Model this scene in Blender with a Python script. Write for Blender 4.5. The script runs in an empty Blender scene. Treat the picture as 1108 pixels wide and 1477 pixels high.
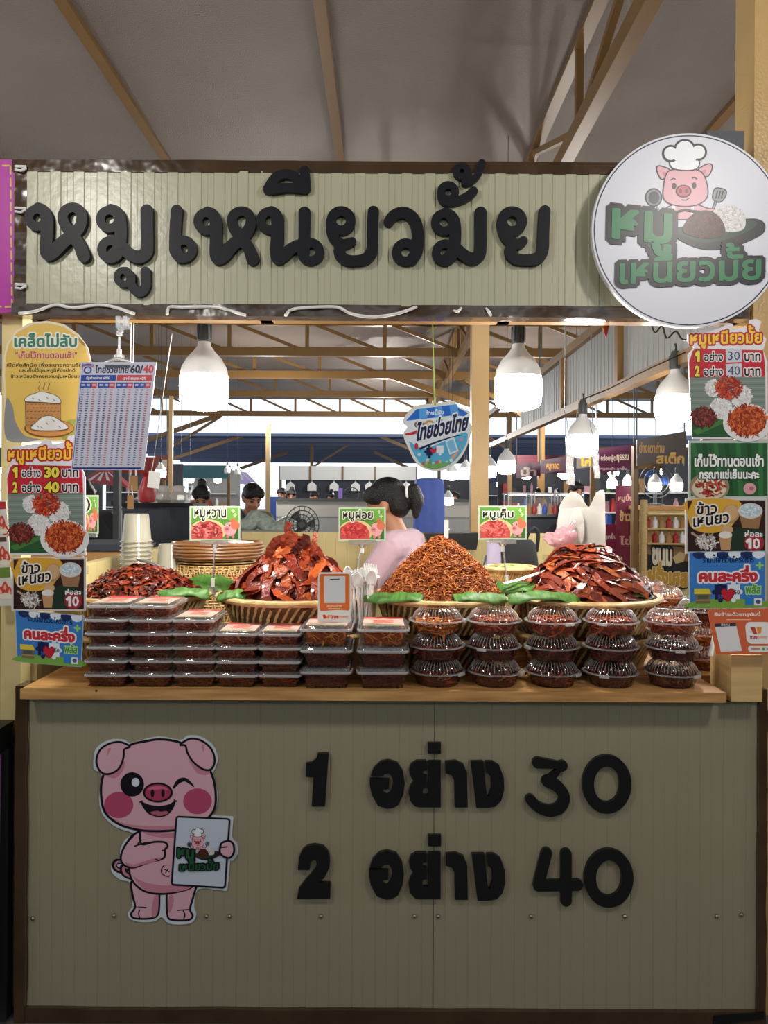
import bpy, bmesh, math, random
from math import sin, cos, pi, radians, sqrt, atan2, hypot
from mathutils import Vector, Matrix, noise
from mathutils.geometry import tessellate_polygon
random.seed(11)
SC = bpy.context.scene
COL = SC.collection

# ------------------------------------------------------------------ camera
F, H, HZ = 1080.0, 1.50, 720.0          # focal length in pixels, eye height, horizon row
ROLL = radians(0.30)
def P(px, py, Y):
    """the point at depth Y seen at pixel (px, py)"""
    dx, dy = px - 554.0, py - HZ
    dx, dy = dx * cos(ROLL) + dy * sin(ROLL), -dx * sin(ROLL) + dy * cos(ROLL)
    return Vector((dx * Y / F, Y, H - dy * Y / F))
cd = bpy.data.cameras.new('camera'); cam = bpy.data.objects.new('camera', cd); COL.objects.link(cam)
cd.sensor_fit = 'VERTICAL'; cd.sensor_height = 24.0; cd.lens = F / 1477 * 24.0
cd.shift_y = -(738.5 - HZ) / 1477; cd.clip_start = 0.05; cd.clip_end = 300
cam.matrix_world = Matrix.Translation((0, 0, H)) @ Matrix.Rotation(pi / 2, 4, 'X') @ Matrix.Rotation(ROLL, 4, 'Z')
SC.camera = cam

# ------------------------------------------------------------------ light
SC.view_settings.view_transform = 'Standard'; SC.view_settings.look = 'None'
SC.view_settings.gamma = 1.0; SC.view_settings.use_curve_mapping = False
SC.view_settings.exposure = 0.18
BULB = 110.0          # radiance of the lit bulbs
SKY = 1.25
SC.cycles.transparent_max_bounces = 48
FILL = 60.0          # base power of each added fill light, watts
w = bpy.data.worlds.new('daylight'); SC.world = w; w.use_nodes = True
_b = w.node_tree.nodes['Background']; _b.inputs[0].default_value = (0.80, 0.90, 1.0, 1); _b.inputs[1].default_value = SKY
for lx, ly, lz, k in ((-1.4, 0.6, 2.85, .85), (1.4, 0.6, 2.85, .85), (-1.3, -1.3, 2.4, .42), (1.3, -1.3, 2.4, .42), (-3.4, 4.6, 2.5, 1.0), (3.4, 5.0, 2.5, 1.0), (-1.6, 9.0, 2.4, 1.5), (2.4, 9.0, 2.4, 1.5), (-2.2, 14.0, 2.7, 3), (2.6, 14.0, 2.7, 3), (0, 19.0, 2.8, 3.5)):  # unseen fill lights, added to brighten the stall front and the roof
    ld = bpy.data.lights.new('fill_lamp', 'POINT'); ld.shadow_soft_size = 0.12; ld.energy = FILL * k; ld.color = (1, .95, .88)
    lo = bpy.data.objects.new('fill_lamp', ld); COL.objects.link(lo); lo.location = (lx, ly, lz)

# ------------------------------------------------------------------ materials
def lin(c):
    if isinstance(c, str): c = tuple(int(c[i:i + 2], 16) for i in (0, 2, 4))
    f = lambda v: v / 12.92 if v <= 0.04045 else ((v + 0.055) / 1.055) ** 2.4
    return tuple(f(v / 255.0) for v in c[:3]) + (1.0,)
def mat(name, rgb, rough=0.5, metal=0.0, coat=0.0, var=0.0, vscale=8.0, stretch=(1, 1, 1), bump=0.0, bscale=60.0, spec=0.5, rgb2=None):
    m = bpy.data.materials.new(name); m.use_nodes = True
    nt = m.node_tree; b = nt.nodes['Principled BSDF']
    b.inputs['Base Color'].default_value = lin(rgb); b.inputs['Roughness'].default_value = rough
    b.inputs['Metallic'].default_value = metal; b.inputs['Coat Weight'].default_value = coat
    b.inputs['Coat Roughness'].default_value = 0.08; b.inputs['Specular IOR Level'].default_value = spec
    if var or bump:
        tc = nt.nodes.new('ShaderNodeTexCoord'); mp = nt.nodes.new('ShaderNodeMapping'); mp.inputs['Scale'].default_value = stretch
        nt.links.new(tc.outputs['Object'], mp.inputs['Vector'])
    if var:
        n = nt.nodes.new('ShaderNodeTexNoise'); n.inputs['Scale'].default_value = vscale; n.inputs['Detail'].default_value = 6
        nt.links.new(mp.outputs[0], n.inputs['Vector'])
        r = nt.nodes.new('ShaderNodeValToRGB'); c = lin(rgb)
        d = lin(rgb2) if rgb2 else tuple(v * (1 - var) for v in c[:3]) + (1,)
        r.color_ramp.elements[0].position = 0.32; r.color_ramp.elements[1].position = 0.68
        r.color_ramp.elements[0].color = d; r.color_ramp.elements[1].color = c
        nt.links.new(n.outputs['Fac'], r.inputs[0]); nt.links.new(r.outputs[0], b.inputs['Base Color'])
    if bump:
        n2 = nt.nodes.new('ShaderNodeTexNoise'); n2.inputs['Scale'].default_value = bscale; n2.inputs['Detail'].default_value = 3
        nt.links.new(mp.outputs[0], n2.inputs['Vector'])
        bp = nt.nodes.new('ShaderNodeBump'); bp.inputs['Strength'].default_value = bump; bp.inputs['Distance'].default_value = 0.02
        nt.links.new(n2.outputs['Fac'], bp.inputs['Height']); nt.links.new(bp.outputs[0], b.inputs['Normal'])
    return m
def emis(name, rgb, k):
    m = bpy.data.materials.new(name); m.use_nodes = True; nt = m.node_tree; b = nt.nodes['Principled BSDF']
    b.inputs['Base Color'].default_value = (0.8, 0.8, 0.8, 1)
    b.inputs['Emission Color'].default_value = tuple(rgb) + (1,); b.inputs['Emission Strength'].default_value = k
    return m
def clear(name, rgb=(1, 1, 1), body=0.0, bodyrgb=(235, 235, 235), gloss=0.06, rough=0.07):
    """thin clear plastic: see-through, a sheen that grows at grazing angles, a little milky body"""
    m = bpy.data.materials.new(name); m.use_nodes = True; nt = m.node_tree; nt.nodes.clear()
    out = nt.nodes.new('ShaderNodeOutputMaterial'); tr = nt.nodes.new('ShaderNodeBsdfTransparent'); gl = nt.nodes.new('ShaderNodeBsdfGlossy')
    di = nt.nodes.new('ShaderNodeBsdfDiffuse'); tl = nt.nodes.new('ShaderNodeBsdfTranslucent'); a = nt.nodes.new('ShaderNodeMixShader'); m1 = nt.nodes.new('ShaderNodeMixShader'); m2 = nt.nodes.new('ShaderNodeMixShader')
    tr.inputs[0].default_value = tuple(rgb) + (1,); gl.inputs['Roughness'].default_value = rough
    di.inputs[0].default_value = lin(bodyrgb); tl.inputs[0].default_value = lin(bodyrgb)
    nt.links.new(di.outputs[0], a.inputs[1]); nt.links.new(tl.outputs[0], a.inputs[2])
    m1.inputs[0].default_value = body; nt.links.new(tr.outputs[0], m1.inputs[1]); nt.links.new(a.outputs[0], m1.inputs[2])
    lw = nt.nodes.new('ShaderNodeLayerWeight'); lw.inputs[0].default_value = 0.25
    ma = nt.nodes.new('ShaderNodeMath'); ma.operation = 'MULTIPLY_ADD'; ma.inputs[1].default_value = 0.55; ma.inputs[2].default_value = gloss; ma.use_clamp = True
    nt.links.new(lw.outputs['Fresnel'], ma.inputs[0]); nt.links.new(ma.outputs[0], m2.inputs[0])
    nt.links.new(m1.outputs[0], m2.inputs[1]); nt.links.new(gl.outputs[0], m2.inputs[2]); nt.links.new(m2.outputs[0], out.inputs[0])
    return m
def attr_mat(name, rough=0.4, coat=0.0, spec=0.5, bump=0.0, bscale=80):
    m = mat(name, (200, 200, 200), rough, coat=coat, spec=spec, bump=bump, bscale=bscale); nt = m.node_tree
    at = nt.nodes.new('ShaderNodeVertexColor'); at.layer_name = 'Col'
    nt.links.new(at.outputs[0], nt.nodes['Principled BSDF'].inputs['Base Color'])
    return m
M = dict(
    panel=mat('cream_panel', (150, 143, 119), 0.38, var=.05, vscale=3, bump=.05, bscale=300),
    fascia=mat('fascia_panel', (178, 176, 149), 0.30, var=.04, vscale=3, bump=.05, bscale=40),
    brown=mat('brown_trim', (74, 54, 34), 0.16, coat=.3, var=.4, vscale=9, bump=.5, bscale=7, stretch=(1, 1, 1)),
    black=mat('black_acrylic', (9, 9, 11), 0.42), navy=mat('blue_black_acrylic', (17, 16, 23), 0.45, spec=.22),
    board=mat('pine_board', (205, 160, 100), 0.45, var=.45, vscale=4, stretch=(1.2, 14, 14), rgb2=(160, 112, 62)),
    ply=mat('plywood', (216, 182, 122), 0.55, var=.2, vscale=5, stretch=(1, 2, 10)),
    yellow=mat('yellow_wall', (216, 198, 140), 0.5, var=.08, vscale=3), tan=mat('tan_steel', (128, 95, 52), 0.38, var=.12, vscale=6),
    tan2=mat('tan_column', (196, 162, 108), 0.28, var=.1, vscale=5, bump=.12, bscale=120),
    foil=mat('roof_foil', (130, 116, 106), 0.34, metal=.25, var=.12, vscale=2, bump=.7, bscale=170), foil2=mat('far_roof_sheet', (96, 106, 138), 0.5),
    floor=mat('concrete_floor', (98, 95, 92), 0.5, var=.3, vscale=3), screw=mat('screw_steel', (150, 145, 130), 0.3, metal=.9),
    steel=mat('stainless', (160, 160, 160), 0.32, metal=1.0), white=mat('white_plastic', (232, 232, 228), 0.35), wire=mat('black_wire', (20, 20, 20), 0.5),
    greysock=mat('grey_socket', (66, 70, 70), 0.5), housing=mat('bulb_housing', (225, 226, 226), 0.35), bulb=emis('lit_diffuser', (1.0, .955, .88), BULB),
    bulb2=emis('lit_diffuser_far', (1.0, .96, .90), 16.0),
    clear=clear('clear_plastic', gloss=.05), flange=clear('clear_flange', body=.34, gloss=.10), lid=clear('milky_lid', body=.16, gloss=.05), rimp=clear('milky_rim', body=.72, gloss=.08), cup=clear('milky_cup', body=.5, bodyrgb=(235, 232, 215), gloss=.06), acryl=clear('acrylic_rod', (.93, .95, .95), body=.25, gloss=.2),
    rattan=mat('rattan', (224, 198, 142), 0.45, var=.35, vscale=25, rgb2=(180, 142, 88)), weavegap=mat('weave_gap_shade', (120, 88, 50), 0.6, var=.3, vscale=20), rattan2=mat('bamboo_weave', (214, 184, 130), 0.5, var=.3, vscale=30, rgb2=(176, 140, 86)),
    darkcane=mat('dark_cane', (140, 94, 52), 0.4, var=.3, vscale=14),
    leaf=mat('banana_leaf', (88, 134, 44), 0.5, var=.35, vscale=30, stretch=(4, .6, 1), rgb2=(40, 92, 32)), pork=attr_mat('glazed_pork', 0.30, coat=.26, bump=.35, bscale=70, spec=.22), shred=attr_mat('shredded_pork', 0.5, coat=.08, spec=.2),
    printm=attr_mat('printed_sheet', 0.34, spec=.4), laminate=attr_mat('laminated_print', 0.30, coat=.12, spec=.35),
    skin=mat('skin', (172, 118, 86), 0.5, var=.06), hair=mat('black_hair', (16, 13, 13), 0.35, bump=.5, bscale=160, spec=.4),
    pink=mat('pink_shirt', (192, 163, 175), 0.85, var=.06, vscale=12, bump=.25, bscale=14), blackcloth=mat('black_cloth', (26, 26, 30), 0.85), olive=mat('olive_shirt', (112, 116, 92), 0.85),
    apron=mat('navy_apron', (40, 52, 98), 0.8), jeans=mat('dark_trousers', (44, 48, 60), 0.85), whitecloth=mat('white_shirt', (210, 208, 204), 0.85),
    bag=clear('white_bag_film', body=.82, bodyrgb=(238, 236, 232), gloss=.05, rough=.25), pinkbag=clear('pink_bag_film', body=.75, bodyrgb=(236, 186, 196), gloss=.05, rough=.25),
    bluecloth=mat('blue_cover', (86, 110, 196), 0.7, var=.2, vscale=6, bump=.6, bscale=5), darkgrey=mat('dark_grey_panel', (52, 56, 66), 0.5), greypanel=mat('grey_rib_panel', (150, 150, 148), 0.4),
    string=mat('green_string', (150, 170, 80), 0.7), glasscase=clear('display_glass', (.92, .96, 1), body=.05, gloss=.1), purple=mat('purple_cloth', (96, 56, 92), 0.8, var=.3, vscale=9, bump=.4, bscale=9),
    red=mat('red_plastic', (170, 40, 40), 0.4), blueplastic=mat('blue_plastic', (40, 80, 170), 0.4), cardboard=mat('cardboard', (176, 132, 84), 0.7, var=.15, vscale=5),
    bagclear=clear('clear_bag_film', body=.3, gloss=.12, rough=.15))

# ------------------------------------------------------------------ mesh builder
def cr(pts, n=6, closed=False):
    """Catmull-Rom through points of any dimension"""
    L = len(pts); out = []
    if L < 3 and not closed: return [tuple(p) for p in pts]
    for i in range(L if closed else L - 1):
        g = lambda k: pts[k % L] if closed else pts[max(0, min(L - 1, k))]
        a, b, c, d = g(i - 1), g(i), g(i + 1), g(i + 2)
        for j in range(n):
            t = j / n
            out.append(tuple(0.5 * (2 * q + (r - p) * t + (2 * p - 5 * q + 4 * r - s) * t * t + (3 * q - p - 3 * r + s) * t ** 3) for p, q, r, s in zip(a, b, c, d)))
    if not closed: out.append(tuple(pts[-1]))
    return out
class MB:
    def __init__(s): s.v = []; s.f = []; s.c = None; s.cols = []
    def add(s, vs, fs, col=None):
        o = len(s.v); s.v += [tuple(v) for v in vs]; s.f += [tuple(i + o for i in f) for f in fs]
        s.cols += [col] * len(fs)
    def box(s, a, b, col=None, mtx=None):
        x0, y0, z0 = a; x1, y1, z1 = b
        vs = [Vector(p) for p in ((x0, y0, z0), (x1, y0, z0), (x1, y1, z0), (x0, y1, z0), (x0, y0, z1), (x1, y0, z1), (x1, y1, z1), (x0, y1, z1))]
        if mtx: vs = [mtx @ v for v in vs]
        s.add(vs, [(0, 3, 2, 1), (4, 5, 6, 7), (0, 1, 5, 4), (1, 2, 6, 5), (2, 3, 7, 6), (3, 0, 4, 7)], col); return s
    def bar(s, p, q, wd, ht=None, up=(0, 0, 1), col=None):
        ht = ht or wd; p = Vector(p); q = Vector(q); d = (q - p).normalized(); u = Vector(up)
        if abs(d.dot(u)) > .98: u = Vector((0, 1, 0))
        x = d.cross(u).normalized() * wd / 2; y = x.cross(d).normalized() * ht / 2
        vs = [p - x - y, p + x - y, p + x + y, p - x + y, q - x - y, q + x - y, q + x + y, q - x + y]
        s.add(vs, [(0, 1, 2, 3), (7, 6, 5, 4), (1, 0, 4, 5), (2, 1, 5, 6), (3, 2, 6, 7), (0, 3, 7, 4)], col); return s
    def tube(s, path, r, n=8, closed=False, col=None, cap=True, flat=1.0):
        pts = [Vector(p) for p in path]; L = len(pts); rs = r if isinstance(r, (list, tuple)) else [r] * L
        vs = []; prev = None
        for i in range(L):
            d = (pts[(i + 1) % L] - pts[i - 1]) if closed else (pts[min(i + 1, L - 1)] - pts[max(i - 1, 0)])
            if d.length < 1e-9: d = Vector((0, 0, 1))
            d.normalize()
            if prev is None: u = Vector((0, 0, 1)) if abs(d.z) < .9 else Vector((1, 0, 0))
            else: u = prev
            x = d.cross(u)
            if x.length < 1e-6: x = d.orthogonal()
            x.normalize(); y = x.cross(d); prev = y
            for k in range(n):
                a = 2 * pi * k / n; vs.append(pts[i] + x * cos(a) * rs[i] + y * sin(a) * rs[i] * flat)
        fs = []
        for i in range(L if closed else L - 1):
            j = (i + 1) % L
            for k in range(n): fs.append((i * n + k, i * n + (k + 1) % n, j * n + (k + 1) % n, j * n + k))
        if cap and not closed: fs.append(tuple(range(n))[::-1]); fs.append(tuple((L - 1) * n + k for k in range(n)))
        s.add(vs, fs, col); return s
    def lathe(s, prof, n=32, c=(0, 0, 0), col=None, sq=0.0, sx=1, sy=1, wob=None):
        vs = []; fs = []; L = len(prof)
        for i, (r, z) in enumerate(prof):
            for k in range(n):
                a = 2 * pi * k / n; q = 1.0
                if sq: q = 1 / ((abs(cos(a)) ** sq + abs(sin(a)) ** sq) ** (1 / sq))
                if wob: q *= wob(a, i)
                vs.append((c[0] + r * cos(a) * q * sx, c[1] + r * sin(a) * q * sy, c[2] + z))
        for i in range(L - 1):
            for k in range(n): fs.append((i * n + k, i * n + (k + 1) % n, (i + 1) * n + (k + 1) % n, (i + 1) * n + k))
        if prof[0][0] > 1e-6: fs.append(tuple(range(n))[::-1]) if prof[0][0] < 0 else None
        s.add(vs, [f for f in fs if f], col); return s
    def ball(s, c, r, n=12, m=8, col=None, mtx=None):
        rx, ry, rz = r if isinstance(r, (tuple, list)) else (r, r, r); vs = []; fs = []
        for i in range(m + 1):
            t = pi * i / m
            for k in range(n):
                a = 2 * pi * k / n; v = Vector((rx * sin(t) * cos(a), ry * sin(t) * sin(a), -rz * cos(t)))
                if mtx: v = mtx @ v
                vs.append(v + Vector(c))
        for i in range(m):
            for k in range(n): fs.append((i * n + k, i * n + (k + 1) % n, (i + 1) * n + (k + 1) % n, (i + 1) * n + k))
        s.add(vs, fs, col); return s
    def cap(s, a, b, ra, rb, n=10):
        a = Vector(a); b = Vector(b); d = (b - a); L = d.length; d = d / max(L, 1e-6)
        s.tube([a - d * ra * .8, a - d * ra * .45, a, a + (b - a) * .5, b, b + d * rb * .45, b + d * rb * .8], [ra * .5, ra * .88, ra, (ra + rb) / 2, rb, rb * .88, rb * .5], n); return s
    def plate(s, pts, y0, y1, col=None):
        """polygon in x,z extruded from y0 (front) to y1 (back)"""
        n = len(pts); A = sum(pts[i][0] * pts[(i + 1) % n][1] - pts[(i + 1) % n][0] * pts[i][1] for i in range(n))
        if A < 0: pts = pts[::-1]
        tri = tessellate_polygon([[Vector((p[0], p[1], 0)) for p in pts]])
        vs = [(p[0], y0, p[1]) for p in pts] + [(p[0], y1, p[1]) for p in pts]; fs = []
        for t in tri:
            a, b, c = t; ar = (pts[b][0] - pts[a][0]) * (pts[c][1] - pts[a][1]) - (pts[c][0] - pts[a][0]) * (pts[b][1] - pts[a][1])
            if ar < 0: a, c = c, a
            fs.append((a, b, c)); fs.append((c + n, b + n, a + n))
        for i in range(n): j = (i + 1) % n; fs.append((j, i, i + n, j + n))
        s.add(vs, fs, col); return s
    def build(s, name, m, parent=None, world=False, smooth=40, shift=None):
        me = bpy.data.meshes.new(name); vs = s.v
        sh = Vector(shift) if shift else (parent.location if (world and parent) else None)
        if sh: vs = [(v[0] - sh[0], v[1] - sh[1], v[2] - sh[2]) for v in vs]
        me.from_pydata(vs, [], s.f)
        if any(c is not None for c in s.cols):
            ca = me.color_attributes.new('Col', 'FLOAT_COLOR', 'CORNER'); buf = []
            for p, c in zip(me.polygons, s.cols): buf += list(c or (.8, .8, .8, 1)) * len(p.vertices)
            ca.data.foreach_set('color', buf)
        if smooth:
            me.polygons.foreach_set('use_smooth', [True] * len(me.polygons)); me.set_sharp_from_angle(angle=radians(smooth))
        me.materials.append(M[m] if isinstance(m, str) else m); me.update()
        o = bpy.data.objects.new(name, me); COL.objects.link(o)
        if parent: o.parent = parent
        if world and not parent and not shift: pass
        return o
def tag(o, label=None, cat=None, group=None, kind=None):
    if label: o['label'] = label
    if cat: o['category'] = cat
    if group: o['group'] = group
    if kind: o['kind'] = kind
    return o
def thing(name, label, cat, loc=(0, 0, 0), group=None, kind=None, rz=0):
    o = bpy.data.objects.new(name, None); o.empty_display_size = .05; COL.objects.link(o)
    o.location = loc; o.rotation_euler = (0, 0, rz); return tag(o, label, cat, group, kind)
def copy_tree(o, parent=None):
    c = o.copy(); COL.objects.link(c)
    if parent: c.parent = parent
    for ch in KIDS.get(o.name, list(o.children)): copy_tree(ch, c)
    return c
KIDS = {}
def place(proto, first, loc, label, group=None, rz=0.0, rx=0, ry=0):
    o = proto if first else copy_tree(proto)
    o.location = loc; o.rotation_euler = (rx, ry, rz); o['label'] = label
    if group: o['group'] = group
    return o
def struct(o, label=None): o['kind'] = 'structure'; (label and o.__setitem__('label', label)); return o
ORD = ['lowest', 'second', 'third', 'fourth', 'fifth', 'sixth']
# ------------------------------------------------------------------ printed sheets and lettering
GL = {}
def glyph(ch):
    """outline mesh of one character of the built-in lettering: vertices, triangles, rim edges, advance"""
    if ch in GL: return GL[ch]
    def ev(s):
        c = bpy.data.curves.new('t', 'FONT'); c.body = s; c.size = 1; c.resolution_u = 2
        o = bpy.data.objects.new('t', c); COL.objects.link(o); bpy.context.view_layer.update()
        me = bpy.data.meshes.new_from_object(o.evaluated_get(bpy.context.evaluated_depsgraph_get()))
        vs = [(v.co.x, v.co.y) for v in me.vertices]; fs = [tuple(p.vertices) for p in me.polygons]
        bpy.data.objects.remove(o); bpy.data.curves.remove(c); bpy.data.meshes.remove(me); return vs, fs
    if ch == '1':
        v = [(.0, .50), (.20, .70), (.36, .70), (.36, 0), (.20, 0), (.20, .48), (.08, .38)]; t = tessellate_polygon([[Vector((a, b, 0)) for a, b in v]])
        GL[ch] = (v, [tuple(q) for q in t], [(i, (i + 1) % 7) for i in range(7)], .46); return GL[ch]
    if ch == ' ': GL[ch] = ([], [], [], .28); return GL[ch]
    vs, fs = ev(ch); cnt = {}
    for f in fs:
        for i in range(len(f)):
            e = (f[i], f[(i + 1) % len(f)]); k = tuple(sorted(e)); cnt[k] = cnt.get(k, 0) + 1
    rim = [k for k, n in cnt.items() if n == 1]
    wid = lambda s: max(x for x, _ in ev(s)[0])
    adv = wid('I' + ch + 'I') - wid('II')
    GL[ch] = (vs, fs, rim, max(0.0, adv)); return GL[ch]
ABOVE = 'ัิีึื็์ํ'; TONE = '่้๊๋'
def layout(s):
    x = 0; out = []; prev = ''
    for ch in s:
        g = glyph(ch); dy = .21 if (ch in TONE and prev and prev in ABOVE) else 0
        out.append((g, x, dy)); x += g[3]; prev = ch
    return out
class Print(MB):
    """flat artwork in the coordinates (u right, v down) of a view of ratio zs at (ox, oy), lying at depth Y"""
    def __init__(s, ox, oy, zs, Y, u0, v0):
        super().__init__(); s.k = Y / F / zs; s.u0, s.v0 = u0, v0; s.z = 0.0; s.dz = 3e-5; s.hold = False
        s.org = P(ox + u0 / zs, oy + v0 / zs, Y)
        s.T = None
    def m(s, u, v):
        if s.T: u, v = s.T(u, v)
        return (u - s.u0) * s.k, -(v - s.v0) * s.k
    def step(s):
        if not s.hold: s.z += s.dz
    def poly(s, pts, col):
        q = [s.m(*p) for p in pts]; tri = tessellate_polygon([[Vector((a, b, 0)) for a, b in q]]); fs = []
        for a, b, c in tri:
            ar = (q[b][0] - q[a][0]) * (q[c][1] - q[a][1]) - (q[c][0] - q[a][0]) * (q[b][1] - q[a][1])
            fs.append((a, b, c) if ar > 0 else (c, b, a))
        s.add([(a, -s.z, b) for a, b in q], fs, lin(col)); s.step()
    def rect(s, u0, v0, u1, v1, col): s.poly([(u0, v0), (u1, v0), (u1, v1), (u0, v1)], col)
    def ell(s, u, v, ru, rv=None, col='ffffff', n=28, rot=0, a0=0, a1=2 * pi):
        rv = rv or ru; pts = []
        for i in range(n + (a1 - a0 < 6.2)):
            a = a0 + (a1 - a0) * i / n; x, y = ru * cos(a), rv * sin(a); pts.append((u + x * cos(rot) - y * sin(rot), v + x * sin(rot) + y * cos(rot)))
        s.poly(pts, col)
    def blob(s, pts, col, line=None, w=6, n=5, closed=True):
        q = cr(pts, n, True); s.poly(q, col)
        if line: s.stroke(q, w, line, closed=True)
    def stroke(s, pts, w, col, smooth=False, closed=False):
        if smooth: pts = cr(pts, 6, closed)
        ws = [p[2] if len(p) > 2 else w for p in pts]; q = [p[:2] for p in pts]; c = lin(col); L = len(q)
        for i in range(L if closed else L - 1):
            j = (i + 1) % L; (a, b), (d, e) = q[i], q[j]; l = hypot(d - a, e - b)
            if l < 1e-6: continue
            nx, ny = -(e - b) / l / 2, (d - a) / l / 2
            vs = [(a + nx * ws[i], b + ny * ws[i]), (a - nx * ws[i], b - ny * ws[i]), (d - nx * ws[j], e - ny * ws[j]), (d + nx * ws[j], e + ny * ws[j])]
            vs = [s.m(*p) for p in vs]; s.add([(x, -s.z - (i % 8) * 1.2e-6, y) for x, y in vs], [(3, 2, 1, 0)], c)
        s.z += s.dz * .4
        for i in range(L):
            vs = [s.m(q[i][0] + ws[i] / 2 * cos(t * pi / 5), q[i][1] - ws[i] / 2 * sin(t * pi / 5)) for t in range(10)]
            s.add([(x, -s.z - (i % 7) * 1e-6, y) for x, y in vs], [tuple(range(10))], c)
        s.step()
    def text(s, t, box, col, bold=0.0, outs=(), slope=0.0, lean=0.0, keep=False):
        """t fitted to box (u0, v0, u1, v1); bold and the outlines (width, colour) in em"""
        lay = layout(t); xs = [v[0] + x for g, x, dy in lay for v in g[0]]; ys = [v[1] + dy for g, x, dy in lay for v in g[0]]
        if not xs: return
        x0, x1, y0, y1 = min(xs), max(xs), min(ys), max(ys); U0, V0, U1, V1 = box
        ku, kv = (U1 - U0) / max(1e-6, x1 - x0), (V1 - V0) / max(1e-6, y1 - y0)
        def mp(x, y):
            u = U0 + (x - x0) * ku; v = V1 - (y - y0) * kv
            return s.m(u + (V1 - v) * lean, v + (u - U0) * slope)
        Z0 = s.z
        for wd, c in list(outs) + [(bold, col)]:
            c = lin(c)
            for gi, (g, gx, dy) in enumerate(lay):
                vs, fs, rim, adv = g; zz = s.z + (gi % 3) * 1.8e-4
                if not fs: continue
                q = [mp(x + gx, y + dy) for x, y in vs]
                ff = []
                for f in fs:
                    a, b, d = f[0], f[1], f[2]; ar = (q[b][0] - q[a][0]) * (q[d][1] - q[a][1]) - (q[d][0] - q[a][0]) * (q[b][1] - q[a][1])
                    ff.append(f if ar >= 0 else f[::-1])
                s.add([(a, -zz, b) for a, b in q], ff, c)
                if wd > 0:
                    zz += 1e-6; h = wd
                    for a, b in rim:
                        (ax, ay), (bx, by) = vs[a], vs[b]; l = hypot(bx - ax, by - ay)
                        if l < 1e-6: continue
                        nx, ny = -(by - ay) / l * h, (bx - ax) / l * h; ex, ey = (bx - ax) / l * h * .5, (by - ay) / l * h * .5
                        r = [mp(X + gx, Y + dy) for X, Y in ((ax - ex + nx, ay - ey + ny), (ax - ex - nx, ay - ey - ny), (bx + ex - nx, by + ey - ny), (bx + ex + nx, by + ey + ny))]
                        zz += 1.2e-6; s.add([(X, -zz, Y) for X, Y in r], [(0, 1, 2, 3)], c)
                        if wd > .024:
                            zz += 1.2e-6; r = [mp(ax + gx + h * cos(t_ * pi / 4), ay + dy + h * sin(t_ * pi / 4)) for t_ in range(8)]; s.add([(X, -zz, Y) for X, Y in r], [tuple(range(8))], c)
            s.z += s.dz + (5.4e-4 if wd > 0 else 2e-5)
        if not keep: s.z = Z0 + s.dz
    def strips(s, u, v, ru, rv, n, cols, l=(10, 24), wd=4, seed=1):
        """a heap of shredded meat as it is printed"""
        R = random.Random(seed); s.hold = True
        for i in range(n):
            a = R.random() * 2 * pi; q = sqrt(R.random()); x = u + ru * q * cos(a); y = v + rv * q * sin(a); d = R.random() * pi; L = R.uniform(*l) / 2; b = R.uniform(-.6, .6)
            s.z += 1.5e-6
            pts = [(x - L * cos(d), y - L * sin(d)), (x + b * L * sin(d), y - b * L * cos(d)), (x + L * cos(d), y + L * sin(d))]
            (ax, ay), (bx, by), (cx, cy) = pts; nx, ny = sin(d) * wd / 2, -cos(d) * wd / 2
            vs = [(ax - nx, ay - ny), (ax + nx, ay + ny), (bx + nx, by + ny), (cx + nx, cy + ny), (cx - nx, cy - ny), (bx - nx, by - ny)]
            vs = [s.m(*p) for p in vs]; s.add([(X, -s.z, Y) for X, Y in vs], [(0, 1, 2, 5), (5, 2, 3, 4)], lin(R.choice(cols)))
        s.hold = False; s.step()
    def back(s, pts, th, col, edge=None):
        """the sheet itself: outline with thickness th"""
        q = [s.m(*p) for p in pts]; mb = MB(); mb.plate(q, 0.0, th, lin(edge or col)); s.add(mb.v, mb.f, lin(edge or col))
        s.z = 1e-4; s.poly(pts, col)
    def done(s, name, label, cat, material='printm', rot=(0, 0, 0), group=None, kind=None, smooth=0):
        o = s.build(name, material, None, smooth=smooth); o.location = s.org
        o.rotation_euler = (rot[0], rot[1] - ROLL, rot[2]); return tag(o, label, cat, group, kind)
# ------------------------------------------------------------------ setting: floor, roof, steelwork
PY = 2.15     # plane of the stall front
TOPZ = 0.967  # counter top
mb = MB(); mb.box((-14, -7, -.06), (14, 60, 0)); struct(mb.build('floor', 'floor', smooth=0))
RZ = lambda y: 4.43 + .01 * y
mb = MB(); mb.box((-9, -4.6, 0), (9, -4.5, 3.2)); struct(mb.build('sky_block_wall', 'darkgrey', smooth=0), 'unseen dark wall across the aisle, added to block sky light')  # added behind the camera to cut low sky light on the front
mb = MB()
for i in range(-6, 22):
    x0, x1 = -9, 9; a, b = i + .0, i + .985
    for p, q, dz in ((a, b, 0.0), (b, i + 1.0, .012)):
        mb.add([(x0, p, RZ(p) + dz), (x1, p, RZ(p) + dz), (x1, q, RZ(q) + dz), (x0, q, RZ(q) + dz)], [(0, 1, 2, 3)])
mb.box((-9, -6, RZ(-6) + .05), (9, 22, RZ(22) + .10))
for i in range(-5, 22): mb.box((-9, i - .012, RZ(i) - .010), (9, i, RZ(i) + .02))
struct(mb.build('ceiling', 'foil', smooth=0), 'grey foil-faced roof sheets over the stall')
mb = MB(); mb.box((-12, 27, 3.75), (12, 46, 3.85))
for y in range(28, 46, 2): mb.box((-12, y, 3.62), (12, y + .1, 3.75))
struct(mb.build('ceiling', 'foil2', smooth=0), 'blue-grey roof sheets of the next hall beyond')
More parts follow.
